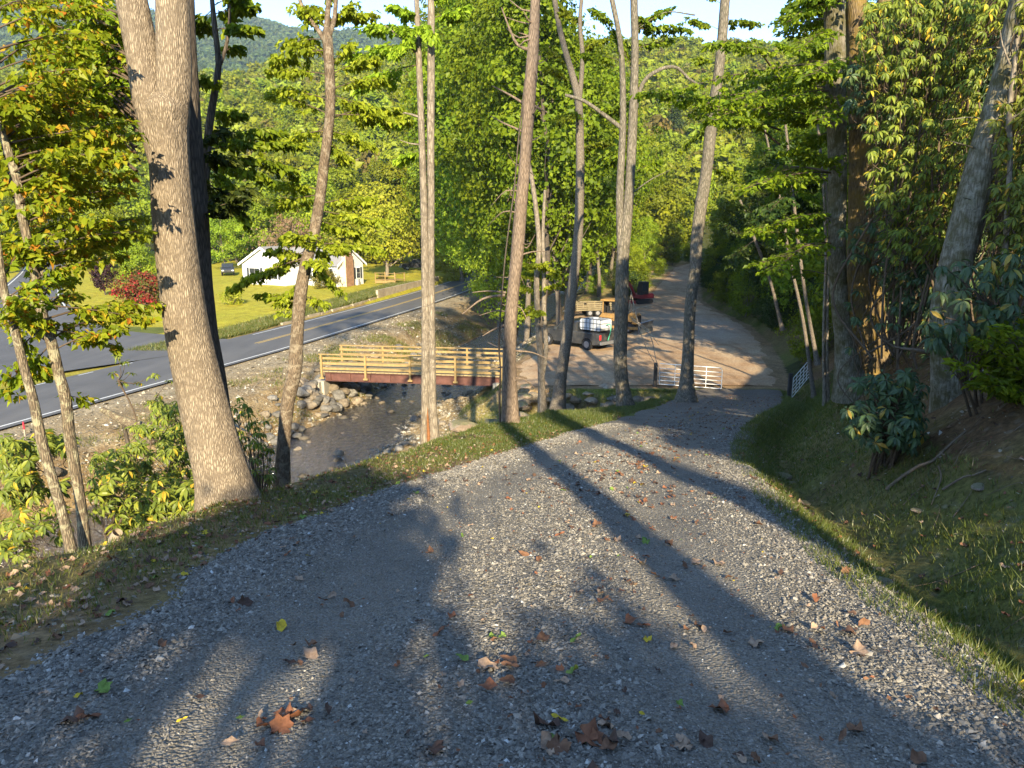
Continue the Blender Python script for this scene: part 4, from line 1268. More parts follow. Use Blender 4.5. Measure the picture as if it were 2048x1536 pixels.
n = 0
random.seed(31)
for i in range(2600):
    y = 112 + 190 * random.random() ** 1.25
    az = random.uniform(-0.86, 0.42)
    x = az * y
    if not free(x, y) or n >= 215:
        continue
    if y < 135 and x > 8:
        continue
    kd = random.choice((0, 0, 1, 1, 2, 2, 3, 4))
    FARK[kd].put('hillside_tree', x, y, ('round leafy green tree', 'tall leafy green tree', 'low broad green tree', 'olive-gold tree', 'dark pointed tree')[kd] + ' ' + ('left of the side road' if az < -0.62 else 'behind the red shrub' if az < -0.42 else 'behind the white house' if az < -0.2 else 'behind the lawn' if az < 0.02 else 'behind the dirt lot') + (', front row' if y < 160 else ', up the hillside'),
                 group='forest trees behind the house', sc=random.uniform(0.75, 1.2))
    n += 1
# individual ones
LIME.put('lime_green_tree', wx(765, 134), 134, 'broad lime-green tree above the lawn behind the twin-stemmed trunk', sc=1.1, rz=1)
LIME.put('lime_green_tree', wx(700, 150), 150, 'lime-green tree at the back of the lawn, left of the broadest one', sc=0.85, rz=2)
LAWNT.put('lawn_tree', wx(765, 110), 110, 'round yellow-green tree on the lawn right of the white house', rz=0.4)
MID[3].put('lawn_edge_tree', wx(440, 122), 122, 'leafy tree by the parked car left of the white house', sc=0.75)
FARK[2].put('lawn_edge_tree', wx(842, 140), 140, 'rounded tree at the lawn edge near the dark pickup', sc=0.8)
DRY = Tree(128, 6.2, 3.6, 0.15, 2600, 0.16, LEAF_PINKBROWN, BARK_SMOOTH, 0.12, 'round', rc=0.3, cl=22, nb=100)
DRY.put('dry_tree', wx(572, 103), 103, 'pinkish brown half-bare tree behind the white house roof', sc=1.25)
REDT = Tree(129, 2.6, 2.5, 0.1, 5200, 0.15, LEAF_RED, BARK_GREY, 0.06, 'round', rc=0.25, cl=60)
REDT.put('red_shrub', wx(268, 76), 76, 'bright red autumn shrub beside the side road', 'shrub', sc=1.08, crown_name='foliage')
PURP = Tree(130, 3.8, 1.3, 0.22, 2600, 0.14, LEAF_PURPLE, BARK_DARK, 0.06, 'round', rc=0.3, cl=50)
PURP.put('purple_tree', wx(187, 84), 84, 'small dark purple tree left of the red shrub', sc=1.0)
FARK[2].put('shrub_mound', wx(255, 92), 92, 'olive mound of bushes behind the red shrub', 'shrub', sc=0.5, crown_name='foliage')
FARK[3].put('shrub_mound', wx(215, 100), 100, 'golden olive bushes above the side road bend', 'shrub', sc=0.55, crown_name='foliage')
SMALLB = Tree(131, 1.6, 1.1, 0.0, 1500, 0.11, LEAF_LIME, TWIG, 0.03, 'round', rc=0.32, cl=30)
SMALLB.put('lawn_bush', wx(452, 76), 76, 'small sparse bush alone on the lawn edge by the road', 'shrub', sc=1.0, crown_name='foliage')
SMALLG = Tree(132, 1.6, 1.4, 0.0, 1800, 0.12, LEAF_OLIVE, TWIG, 0.03, 'round', rc=0.3, cl=30)
SMALLG.put('house_bush', wx(640, 92.3), 92.3, 'pinkish olive bush against the white house wall', 'shrub', sc=1.25, crown_name='foliage')
SMALLG.put('house_bush', wx(760, 100), 100, 'golden flower bush beside the small wooden deck', 'shrub', sc=0.6, crown_name='foliage')
SMALLB.put('road_bush', wx(905, 112), 112, 'yellow-green bush at the end of the retaining wall', 'shrub', sc=1.6, crown_name='foliage')
SMALLB.put('road_bush', wx(925, 121), 121, 'taller yellow-green bush beyond the retaining wall', 'shrub', sc=2.2, crown_name='foliage')
SMALLB.put('road_bush', wx(890, 122), 122, 'wide yellow-green bush behind the retaining wall end', 'shrub', sc=2.4, crown_name='foliage')
MID[3].put('overhanging_tree', -2.6, 84, 'green tree leaning over the road right of the retaining wall', sc=0.85)
MID[3].put('overhanging_tree', 0.2, 70, 'leafy tree hanging over the creek left of the bare conifer', sc=0.8)

# ---- hillside forest: one mass, instanced crowns
def instancer(name, pts, scales, rots, src_mesh, zsc=None, **kw):
    me = mesh_points(name, pts, {'sc': scales, 'rz': rots})
    o = new_obj(name, me, **kw)
    src = bpy.data.objects.new(name + '_source', src_mesh)
    g = bpy.data.node_groups.new(name + '_scatter', 'GeometryNodeTree')
    g.interface.new_socket('Geometry', in_out='INPUT', socket_type='NodeSocketGeometry')
    g.interface.new_socket('Geometry', in_out='OUTPUT', socket_type='NodeSocketGeometry')
    N = g.nodes
    gi, go = N.new('NodeGroupInput'), N.new('NodeGroupOutput')
    oi = N.new('GeometryNodeObjectInfo'); oi.inputs[0].default_value = src
    mp = N.new('GeometryNodeMeshToPoints')
    ip = N.new('GeometryNodeInstanceOnPoints')
    a1 = N.new('GeometryNodeInputNamedAttribute'); a1.inputs['Name'].default_value = 'sc'
    a2 = N.new('GeometryNodeInputNamedAttribute'); a2.inputs['Name'].default_value = 'rz'
    cx = N.new('ShaderNodeCombineXYZ')
    L = g.links.new
    L(gi.outputs[0], mp.inputs[0]); L(mp.outputs[0], ip.inputs['Points']); L(oi.outputs['Geometry'], ip.inputs['Instance'])
    L(a2.outputs[0], cx.inputs[2]); L(cx.outputs[0], ip.inputs['Rotation']); L(a1.outputs[0], ip.inputs['Scale'])
    L(ip.outputs[0], go.inputs[0])
    md = o.modifiers.new('scatter', 'NODES')
    md.node_group = g
    return o


def mesh_points(name, pts, attrs):
    me = bpy.data.meshes.new(name)
    pts = np.asarray(pts, np.float32)
    me.vertices.add(len(pts))
    me.vertices.foreach_set('co', pts.ravel())
    for k_, a in attrs.items():
        at = me.attributes.new(k_, 'FLOAT', 'POINT')
        at.data.foreach_set('value', np.asarray(a, np.float32))
    me.update()
    return me


rgf = np.random.default_rng(77)


def hill_points(n, y0, y1, az0, az1, power=1.0):
    y = y0 + (y1 - y0) * rgf.random(n) ** power
    x = rgf.uniform(az0, az1, n) * y
    return x, y


far1 = crown_mesh(201, 11, 4.8, 0.02, 900, 0.95, LEAF_FAR, cl=18, rc=0.26)[0]
far2 = crown_mesh(202, 13, 4.2, 0.02, 900, 0.95, LEAF_FAR, cl=18, rc=0.26, prof='tall')[0]
far3 = crown_mesh(203, 11, 4.6, 0.02, 800, 0.95, LEAF_OLIVE, cl=18, rc=0.26)[0]
for nm, ms, n_ in (('hillside_forest', far1, 3300), ('hillside_forest', far2, 2200), ('hillside_forest', far3, 700)):
    x, y = hill_points(n_, 215, 640, -0.95, 0.62, 1.15)
    if nm:
        keep = (y > 300) | (np.abs(x / y) < 3)
        x, y = x[keep], y[keep]
    z = H(x, y, False) - 0.6
    instancer(nm, np.stack([x, y, z], -1), rgf.uniform(0.75, 1.25, len(x)), rgf.random(len(x)) * 6.28, ms, kind='stuff', label='mass of broadleaf forest covering the hillside', cat='forest')
vf1 = crown_mesh(204, 12, 6.5, 0.0, 170, 3.0, LEAF_MTN, cl=8, rc=0.3)[0]
x, y = hill_points(17000, 640, 2050, -0.95, 0.6, 0.8)
z = H(x, y, False) - 1.5
instancer('mountain_forest', np.stack([x, y, z], -1), rgf.uniform(0.9, 1.7, len(x)), rgf.random(len(x)) * 6.28, vf1, kind='stuff', label='far blue-green wooded mountain slopes', cat='forest')
# ------------------------------------------------------------------ bridge, gates, house, wall
WOOD = m_plain('yellow_treated_wood', (0.31, 0.21, 0.085), 0.75, 0.2, 0, 0.22, 5, 0.2)
DECKW = m_plain('deck_boards', (0.33, 0.25, 0.13), 0.8, 0.2, 0, 0.25, 4, 0.2)
RUSTY = m_plain('rusty_girder_steel', (0.125, 0.055, 0.04), 0.75, 0.3, 0.2, 0.35, 3, 0.3)
PALEW = m_plain('pale_concrete', (0.42, 0.38, 0.30), 0.9, 0.2, 0, 0.2, 3, 0.3)
TAN_CONC = m_plain('tan_concrete_wall', (0.42, 0.35, 0.25), 0.9, 0.2, 0, 0.25, 1.2, 0.4, (0.20, 0.15, 0.10), 0.7)
GALV = m_plain('white_gate_tube', (0.72, 0.72, 0.70), 0.45, 0.5, 0.1, 0.08, 3, 0.05)
POSTM = m_plain('dark_post_wood', (0.05, 0.045, 0.04), 0.85, 0.2, 0, 0.3, 8)
t = NT('white_siding')
sz_ = t.n('SeparateXYZ'); t.l(t.coord(), sz_.inputs[0])
fr_ = t.math('FRACT', t.math('MULTIPLY', sz_.outputs[2], 6.0))
lap = t.ramp(fr_, [(0.0, (0.45,) * 3), (0.12, (0.62, 0.62, 0.61)), (1.0, (0.66, 0.66, 0.65))])
WHITE = t.done(t.bsdf(lap, 0.6, 0.3, 0, t.bump(fr_, 0.6, 0.02)))
TRIM = m_plain('white_trim', (0.84, 0.84, 0.82), 0.5, 0.3, 0, 0.04, 2, 0.03)
ROOFM = m_plain('grey_shingles', (0.24, 0.23, 0.22), 0.9, 0.2, 0, 0.2, 5, 0.4)
SHUT = m_plain('dark_shutter', (0.05, 0.055, 0.06), 0.6, 0.3, 0, 0.1, 4)
BRICK = m_plain('brown_chimney_brick', (0.26, 0.15, 0.09), 0.9, 0.2, 0, 0.35, 4, 0.4)
CHIM_LIT = m_plain('sunlit_cream_chimney', (0.62, 0.52, 0.36), 0.9, 0.2, 0, 0.15, 3)
t = NT('window_glass')
GLASS = t.done(t.bsdf((0.03, 0.035, 0.04), 0.06, 0.7))
BLACK = m_plain('black_rubber', (0.02, 0.02, 0.02), 0.8, 0.3, 0, 0.2, 6)
STEEL = m_plain('grey_steel', (0.30, 0.30, 0.31), 0.45, 0.5, 0.6, 0.2, 5)


def ngon_prism(name, prof, y0, y1, mat, parent=None, bevel=0.0, loc=(0, 0, 0), **kw):
    """profile in x,z (may be concave), extruded along y"""
    n = len(prof)
    V = [(x, y0, z) for x, z in prof] + [(x, y1, z) for x, z in prof]
    Fc = [tuple(range(n)), tuple(range(2 * n - 1, n - 1, -1))] + [(i, i + n, (i + 1) % n + n, (i + 1) % n) for i in range(n)]
    me = bpy.data.meshes.new(name)
    me.from_pydata(V, [], Fc)
    import bmesh
    bm = bmesh.new()
    bm.from_mesh(me)
    bmesh.ops.recalc_face_normals(bm, faces=bm.faces)
    if bevel:
        bmesh.ops.bevel(bm, geom=bm.edges[:], offset=bevel, segments=2, affect='EDGES', profile=0.6)
    bm.to_mesh(me)
    bm.free()
    me.materials.append(mat)
    o = new_obj(name, me, parent, **kw)
    o.location = loc
    return o


def root(name, loc, rz, label, cat, group=None):
    o = new_obj(name, None, None, label, cat, group)
    o.location = loc
    o.rotation_euler = (0, 0, rz)
    return o


def bx(name, c, d, mat, parent, **kw):
    return MB().box(c, d).build(name, mat, parent, **kw)


# --- bridge: local x along the span
A, B = Vector((-11.1, 42.6, 2.2)), Vector((-0.45, 41.0, 2.15))
ang = math.atan2(B.y - A.y, B.x - A.x)
LB, WB = (B - A).length, 3.1
br = root('footbridge', A, ang, 'yellow timber bridge on a rusty steel girder crossing the creek', 'bridge')
npk = 42
pw = LB / npk
pm = MB().box((0, WB / 2, 0), (pw * 0.93, WB, 0.06)).mesh('plank', DECKW)
for i in range(npk):
    o = new_obj('plank', pm, br)
    o.location = ((i + 0.5) * pw, random.uniform(-0.01, 0.01), 0.02 + random.uniform(-0.004, 0.004))
for yy in (0.12, WB - 0.12):
    g = MB()
    g.box((LB / 2, yy, -0.29), (LB - 0.5, 0.025, 0.44)).box((LB / 2, yy, -0.06), (LB - 0.5, 0.22, 0.03)).box((LB / 2, yy, -0.525), (LB - 0.5, 0.22, 0.03))
    for i in range(9):
        g.box((0.6 + i * (LB - 1.2) / 8, yy, -0.29), (0.02, 0.2, 0.43))
    g.build('girder', RUSTY, br)
for side, yy in (('near', -0.07), ('far', WB + 0.07)):
    for i in range(5):
        x = 0.12 + i * (LB - 0.24) / 4
        MB().box((x, yy, 0.36), (0.11, 0.09, 1.42)).build('post', WOOD, br)
        MB().box((x, yy + (0.0), -0.36), (0.26, 0.13, 0.1)).build('post_bracket', WOOD, br)
    for z, hh in ((1.05, 0.05), (0.80, 0.13), (0.50, 0.13), (0.20, 0.13)):
        wy = yy + (0.07 if side == 'near' else -0.07) * (0 if z > 1 else 1)
        MB().box((LB / 2, wy, z), (LB, 0.16 if z > 1 else 0.035, hh)).build('rail', WOOD, br)
ab = MB().box((0.0, WB / 2, -1.35), (0.5, WB + 0.3, 1.6)).build('abutment', PALEW, br)
MB().box((0.02, -0.35, -1.35), (0.16, 0.3, 1.6)).build('abutment', PALEW, br)
MB().box((LB - 0.35, -0.05, -1.1), (0.5, 0.3, 1.5)).build('abutment', PALEW, br)
MB().box((LB - 0.2, WB / 2 + 0.25, -1.1), (0.4, WB, 1.5)).build('abutment', PALEW, br)

# --- tube gates
def tube_gate(a, b, h, nh, nv, label, post_at='a', rr=0.024):
    a, b = Vector(a), Vector(b)
    d = b - a
    L = Vector((d.x, d.y, 0)).length
    g = root('tube_gate', a, math.atan2(d.y, d.x), label, 'gate', None)
    sl = d.z / L
    Pn = lambda x, z: (x, 0, z + x * sl)
    c = 0.16
    loop = [Pn(0, 0), Pn(0, h), Pn(L - c, h), Pn(L - 0.05, h - 0.05), Pn(L, h - c), Pn(L, 0), Pn(0, 0)]
    MB().tube(np.array(loop[:3]), rr, 8).tube(np.array(loop[2:6]), rr, 8).tube(np.array(loop[5:]), rr, 8).build('frame', GALV, g, True)
    for k in range(1, nh - 1):
        MB().cyl(Pn(0, h * k / (nh - 1) * (0.92 + 0.08 * k / nh)), Pn(L, h * k / (nh - 1) * (0.92 + 0.08 * k / nh)), rr * 0.8, 8).build('bar', GALV, g, True)
    for k in range(1, nv + 1):
        MB().cyl(Pn(L * k / (nv + 1), 0), Pn(L * k / (nv + 1), h), rr * 0.8, 6).build('upright', GALV, g, True)
    return g


ga = P(1318, 778, 38.9)
gb = P(1442, 786, 38.0)
ga.z, gb.z = 2.26, 2.2
tube_gate(ga, gb, 1.1, 6, 3, 'closed white tube farm gate with a rounded corner, left of the driveway end')
o = MB().box((0, 0, 0.55), (0.17, 0.17, 1.7)).build('gate_post', POSTM, None, label='dark square post holding the left end of the white gate', cat='post')
o.location = (ga.x - 0.22, ga.y, 2.0)
ga = P(1584, 790, 36.6)
gb = P(1617, 778, 39.6)
ga.z = Hs(ga.x, ga.y) + 0.15
gb.z = max(Hs(gb.x, gb.y) + 0.05, ga.z)
tube_gate(ga, gb, 1.0, 6, 4, 'small grey gate swung open on the right bank, dark post at its near end', rr=0.018)
o = MB().box((0, 0, 0.4), (0.16, 0.16, 1.7)).build('gate_post', POSTM, None, label='dark square post at the near end of the small right-hand gate', cat='post')
o.location = (ga.x - 0.15, ga.y, ga.z)

# --- retaining wall of panels along the far side of the road
wl = root('retaining_wall', (float(road_near(84)) - 6.8, 84, 2.1), 0, 'low tan concrete retaining wall between lawn and road', 'wall')
for i in range(10):
    y0, y1 = 84 + i * 2.4, 84 + (i + 1) * 2.4 - 0.05
    x0, x1 = float(road_near(y0)) - 6.8, float(road_near(y1)) - 6.8
    hgt = 1.3 - 0.02 * i
    zb = 2.0 + (y0 - 84) * 0.004
    V = [(x0 - 0.25, y0, zb), (x0, y0, zb), (x1, y1, zb), (x1 - 0.25, y1, zb)]
    V = V + [(a_, b_, c_ + hgt) for a_, b_, c_ in V]
    m_ = MB().add(np.array(V) - np.array(wl.location), [(0, 1, 5, 4), (1, 2, 6, 5), (2, 3, 7, 6), (3, 0, 4, 7), (4, 5, 6, 7)])
    m_.build('panel', TAN_CONC, wl)
cb = root('low_curb_wall', (float(road_near(64)) - 6.8, 64, 2.1), 0, 'crumbling low stone kerb running on from the retaining wall', 'kerb')
for i in range(9):
    y0, y1 = 63.5 + i * 2.25, 63.5 + (i + 1) * 2.25 - 0.08
    x0, x1 = float(road_near(y0)) - 6.75 + random.uniform(-.08, .08), float(road_near(y1)) - 6.75 + random.uniform(-.08, .08)
    hgt = 0.28 + i * 0.025 + random.uniform(-0.05, 0.05)
    V = [(x0 - 0.35, y0, 1.9), (x0, y0, 1.9), (x1, y1, 1.9), (x1 - 0.35, y1, 1.9)]
    V = V + [(a_, b_, c_ + 0.15 + hgt) for a_, b_, c_ in V]
    MB().add(np.array(V) - np.array(cb.location), [(0, 1, 5, 4), (1, 2, 6, 5), (2, 3, 7, 6), (3, 0, 4, 7), (4, 5, 6, 7)]).build('kerb_stone', TAN_CONC, cb)

# --- white house
hx, hy = (676 - 1024) / 1500 * 93 / 1.004, 93.0
house = root('white_house', (hx, hy, 2.9), R(-26), 'white single-storey house with grey roof, shutters and brick chimney on the lawn', 'house')
E, WD, LN = 2.75, 5.2, 13.4
ngon_prism('wall', [(0, -0.4), (WD, -0.4), (WD, E), (WD / 2, E + 1.75), (0, E)], 0, 0.001, WHITE)  # replaced below
bpy.data.objects.remove(bpy.data.objects['wall'])


def gable_block(x0, x1, y0, y1, axis, eave, rise, parent):
    """walls as one body with a pitched roof; ridge along axis"""
    if axis == 'x':
        w_ = y1 - y0
        prof = [(y0, -0.5), (y1, -0.5), (y1, eave), ((y0 + y1) / 2, eave + rise), (y0, eave)]
        V = [(x0, a_, b_) for a_, b_ in prof] + [(x1, a_, b_) for a_, b_ in prof]
    else:
        prof = [(x0, -0.5), (x1, -0.5), (x1, eave), ((x0 + x1) / 2, eave + rise), (x0, eave)]
        V = [(a_, y0, b_) for a_, b_ in prof] + [(a_, y1, b_) for a_, b_ in prof]
    me = bpy.data.meshes.new('wall')
    me.from_pydata(V, [], [(0, 1, 2, 3, 4), (9, 8, 7, 6, 5)] + [(i, i + 5, (i + 1) % 5 + 5, (i + 1) % 5) for i in range(5)])
    me.materials.append(WHITE)
    new_obj('wall', me, parent)
    oh, th = 0.35, 0.14
    m = MB()
    for s in (-1, 1):
        half = ((y1 - y0) if axis == 'x' else (x1 - x0)) / 2
        mid = ((y1 + y0) if axis == 'x' else (x1 + x0)) / 2
        sl = rise / half
        e_ = half + oh
        pts = [(mid, eave + rise + 0.02), (mid + s * e_, eave - sl * oh + 0.02), (mid + s * e_, eave - sl * oh + 0.02 + th), (mid, eave + rise + 0.02 + th)]
        a0, a1 = ((x0 if axis == 'x' else y0) - oh, (x1 if axis == 'x' else y1) + (oh if axis == 'x' else 0))
        V = []
        for q in (a0, a1):
            V += [(q, a_, b_) if axis == 'x' else (a_, q, b_) for a_, b_ in pts]
        m.add(V, [(0, 1, 2, 3), (7, 6, 5, 4), (0, 4, 5, 1), (1, 5, 6, 2), (2, 6, 7, 3), (3, 7, 4, 0)])
        for q in ((a0, a1) if axis == 'x' else (a0,)):
            W_ = []
            for dq in (-0.03, 0.03):
                W_ += [(q + dq, a_, b_ - (0.16 if j_ < 2 else 0.02)) if axis == 'x' else (a_, q + dq, b_ - (0.16 if j_ < 2 else 0.02)) for j_, (a_, b_) in enumerate(pts)]
            MB().add(W_, [(0, 1, 2, 3), (7, 6, 5, 4), (0, 4, 5, 1), (1, 5, 6, 2), (2, 6, 7, 3), (3, 7, 4, 0)]).build('fascia', TRIM, parent)
    m.build('roof', ROOFM, parent)


def window(parent, c, w_, h_, face, shutters=True, panes=(2, 2)):
    """face 'f' front (-y), 'r' right gable (+x)"""
    x, y, z = c
    g = 0.035

    def b(nm, u, v, du, dv, out, thick, mat, par):
        if face == 'f':
            return MB().box((x + u, y - out, z + v), (du, thick, dv)).build(nm, mat, par)
        return MB().box((x + out, y + u, z + v), (thick, du, dv)).build(nm, mat, par)
    fr = b('window', 0, 0, w_ + 0.14, h_ + 0.14, 0.03, 0.06, TRIM, parent)
    for i in range(panes[0]):
        for j in range(panes[1]):
            pw_, ph_ = w_ / panes[0], h_ / panes[1]
            b('pane', (i - (panes[0] - 1) / 2) * pw_, (j - (panes[1] - 1) / 2) * ph_, pw_ - g, ph_ - g, 0.05, 0.06, GLASS, fr)
    if shutters:
        for s in (-1, 1):
            b('shutter', s * (w_ / 2 + 0.28), 0, 0.36, h_ + 0.1, 0.03, 0.05, SHUT, parent)


gable_block(-LN, 0, 0, WD, 'x', E, 1.75, house)
gable_block(-LN, -6.3, -2.2, WD / 2, 'y', E - 0.02, 1.95, house)
window(house, (-11.3, -2.2, 1.5), 1.7, 1.3, 'f')
window(house, (-8.2, -2.2, 1.5), 1.3, 1.3, 'f')
window(house, (-1.7, 0, 1.5), 1.0, 1.3, 'f')
window(house, (-4.4, 0, 1.5), 1.0, 1.3, 'f', False)
window(house, (0, 4.1, 1.5), 0.7, 1.3, 'r')
dr = bx('door', (-5.6, -0.03, 0.95), (0.9, 0.06, 2.0), TRIM, house)
ch = MB().box((0.32, 1.7, 1.6), (0.62, 1.5, 4.2)).box((0.32, 1.7, 4.2), (0.5, 0.9, 1.4)).build('chimney', BRICK, house)
bx('chimney_lit_face', (0.31, 0.93, 1.6), (0.6, 0.04, 4.15), CHIM_LIT, house)  # cream slab paints the sunlit left face of the chimney
for yy in (3.3, 3.65):
    MB().cyl((0.4, yy, -0.1), (0.4, yy, 0.75), 0.17, 10).build('gas_bottle', m_plain('grey_bin', (0.45, 0.45, 0.45)) if yy < 3.4 else STEEL, house, True)
# side lean-to on the far right end
dk = root('garden_deck', (hx + 3.6, hy + 5.6, 2.95), R(-26), 'small wooden deck with railing at the right end of the white house', 'deck')
for i in range(8):
    MB().box((0.2 + i * 0.4, 1.1, 0.45), (0.38, 2.2, 0.05)).build('plank', WOOD, dk)
for x in (0.05, 1.6, 3.15):
    for y in (0.05, 2.15):
        MB().box((x, y, 0.6), (0.1, 0.1, 1.5)).build('post', WOOD, dk)
MB().box((1.6, 0.05, 1.32), (3.3, 0.12, 0.06)).build('rail', WOOD, dk)
MB().box((1.6, 0.05, 0.95), (3.2, 0.05, 0.1)).build('rail', WOOD, dk)
MB().box((3.15, 1.1, 1.32), (0.12, 2.2, 0.06)).build('rail', WOOD, dk)
MB().box((1.6, 0.05, 0.2), (3.2, 0.06, 0.35)).build('skirt', WOOD, dk)

# ------------------------------------------------------------------ vehicles
def wheel(parent, x, y, r, wd, hub=None):
    w_ = MB()
    s = 1 if y > 0 else -1
    yo = y + s * wd / 2
    w_.tube([(x, y - wd / 2, r), (x, y - wd / 2 + 0.03, r), (x, y + wd / 2 - 0.03, r), (x, y + wd / 2, r)], [r * 0.93, r, r, r * 0.93], 22)
    o = w_.build('wheel', BLACK, parent, True)
    MB().tube([(x, yo - s * 0.02, r), (x, yo + s * 0.012, r)], [r * 0.62, r * 0.55], 14).build('rim', hub or STEEL, o)
    return o


def arch(x0, r, n=8):
    return [(x0 - r * math.cos(math.pi * k / n), r * 0.95 * math.sin(math.pi * k / n) + 0.38) for k in range(n + 1)]


def car_paint(name, col):
    t = NT(name)
    return t.done(t.bsdf(t.mix(t.ramp(t.noise(t.coord(), 2, 5, 0.7), [(0.45, (0, 0, 0)), (0.75, (0.35,) * 3)]), col, (0.22, 0.19, 0.15)), 0.32, 0.5, 0.1))


TAIL = m_plain('red_lamp_glass', (0.55, 0.03, 0.03), 0.2, 0.6, 0, 0.1)
HEADL = m_plain('clear_lamp_glass', (0.7, 0.7, 0.7), 0.15, 0.6, 0, 0.1)


def pickup(name, label, col, loc, heading, tank=False, sc=1.0, cat='pickup truck'):
    """local +x forward"""
    p = root(name, loc, heading, label, cat)
    p.scale = (sc,) * 3
    paint = car_paint(name + '_paint', col)
    lo = [(-2.8, 0.5)] + arch(-1.75, 0.48) + arch(1.75, 0.48) + [(2.75, 0.45), (2.85, 0.95), (2.7, 1.12), (1.25, 1.2), (1.2, 1.2), (-2.8, 1.2)]
    lo = [(x, max(z, 0.38)) for x, z in lo]
    ngon_prism('body', lo, -0.97, 0.97, paint, p, 0.03)
    ngon_prism('cab', [(-0.75, 1.15), (1.3, 1.15), (0.55, 1.84), (0.3, 1.9), (-0.55, 1.9), (-0.72, 1.8)], -0.86, 0.86, paint, p, 0.04)
    for s in (-1, 1):
        ngon_prism('side_window', [(-0.58, 1.24), (0.18, 1.24), (0.18, 1.78), (-0.5, 1.78)], s * 0.865 - 0.006, s * 0.865 + 0.012, GLASS, p)
        ngon_prism('side_window', [(0.26, 1.24), (1.0, 1.24), (0.5, 1.77), (0.26, 1.78)], s * 0.865 - 0.006, s * 0.865 + 0.012, GLASS, p)
        MB().box((0.95, s * 1.05, 1.28), (0.12, 0.2, 0.2)).build('mirror', SHUT, p)
        MB().box((-2.81, s * 0.84, 0.95), (0.04, 0.18, 0.34)).build('tail_light', TAIL, p)
        MB().box((2.82, s * 0.78, 0.88), (0.05, 0.3, 0.2)).build('headlight', HEADL, p)
        MB().box((-0.1, s * 0.985, 1.02), (0.02, 0.02, 0.6)).build('door_gap', BLACK, p)
        MB().box((0.05, s * 0.99, 1.08), (0.16, 0.03, 0.035)).build('door_handle', SHUT, p)
    MB().box((-0.74, 0, 1.52), (0.03, 1.4, 0.44)).build('rear_window', GLASS, p)
    V = [(0.62, -0.74, 1.82), (0.62, 0.74, 1.82), (1.24, 0.8, 1.23), (1.24, -0.8, 1.23)]
    MB().add(np.array(V) + np.array((0.03, 0, 0.02)), [(0, 3, 2, 1)]).build('windscreen', GLASS, p)
    MB().box((-1.8, 0, 1.215), (1.9, 1.6, 0.04)).build('bed_liner', BLACK, p)
    MB().box((-2.9, 0, 0.55), (0.14, 1.8, 0.2)).build('rear_bumper', STEEL, p)
    MB().box((2.88, 0, 0.55), (0.14, 1.9, 0.24)).build('front_bumper', STEEL, p)
    for x in (-1.75, 1.75):
        for s in (-1, 1):
            wheel(p, x, s * 0.86, 0.40, 0.26)
    return p


tx = P(1152, 690, 52.0)
rdir = math.atan2(0.70, -0.72)
truck = pickup('pickup_truck', 'dark grey pickup truck with a white tank in its bed, parked in the lot', (0.035, 0.037, 0.04), (tx.x, 52.4, 2.13), rdir)
tk = root('water_tank', truck.matrix_world.translation, 0, 'white plastic tank in a black cage standing in the pickup bed', 'tank')
TANKM = m_plain('white_tank_plastic', (0.46, 0.48, 0.50), 0.4, 0.4, 0, 0.06, 3)
off = Matrix.Rotation(rdir, 3, 'Z') @ Vector((-1.75, 0, 1.24))
tk.location = Vector((tx.x, 52.4, 2.13)) + off
tk.rotation_euler = (0, 0, rdir)
ngon_prism('tank', [(-0.85, 0.08), (0.85, 0.08), (0.92, 0.2), (0.92, 0.72), (0.8, 0.86), (-0.8, 0.86), (-0.92, 0.72), (-0.92, 0.2)], -0.62, 0.62, TANKM, tk, 0.06)
MB().cyl((0, 0, 0.84), (0, 0, 0.93), 0.22, 14).build('lid', TANKM, tk, True)
for k in range(7):
    x = -0.9 + k * 0.3
    MB().tube([(x, -0.66, 0.0), (x, -0.66, 0.88), (x, 0.66, 0.88), (x, 0.66, 0.0)], 0.014, 5).build('cage_bar', BLACK, tk)
for z in (0.25, 0.6, 0.88):
    MB().tube([(-0.95, -0.66, z), (0.95, -0.66, z), (0.95, 0.66, z), (-0.95, 0.66, z), (-0.95, -0.66, z)], 0.014, 5).build('cage_bar', BLACK, tk)
hs = m_plain('green_hose', (0.05, 0.35, 0.2), 0.5)
o = MB().tube(smooth_path([(-1.0, 0.1, 0.5), (-1.25, 0.0, 0.55), (-1.35, 0.1, 0.1), (-1.3, 0.3, -0.5)], 0.1), 0.03, 6).build('hose', hs, tk, True)

dpx = P(832, 550, 124)
pickup('pickup_truck', 'black pickup truck parked far back on the lawn', (0.02, 0.022, 0.028), (dpx.x, 124, Hs(dpx.x, 124)), R(200), sc=0.9)


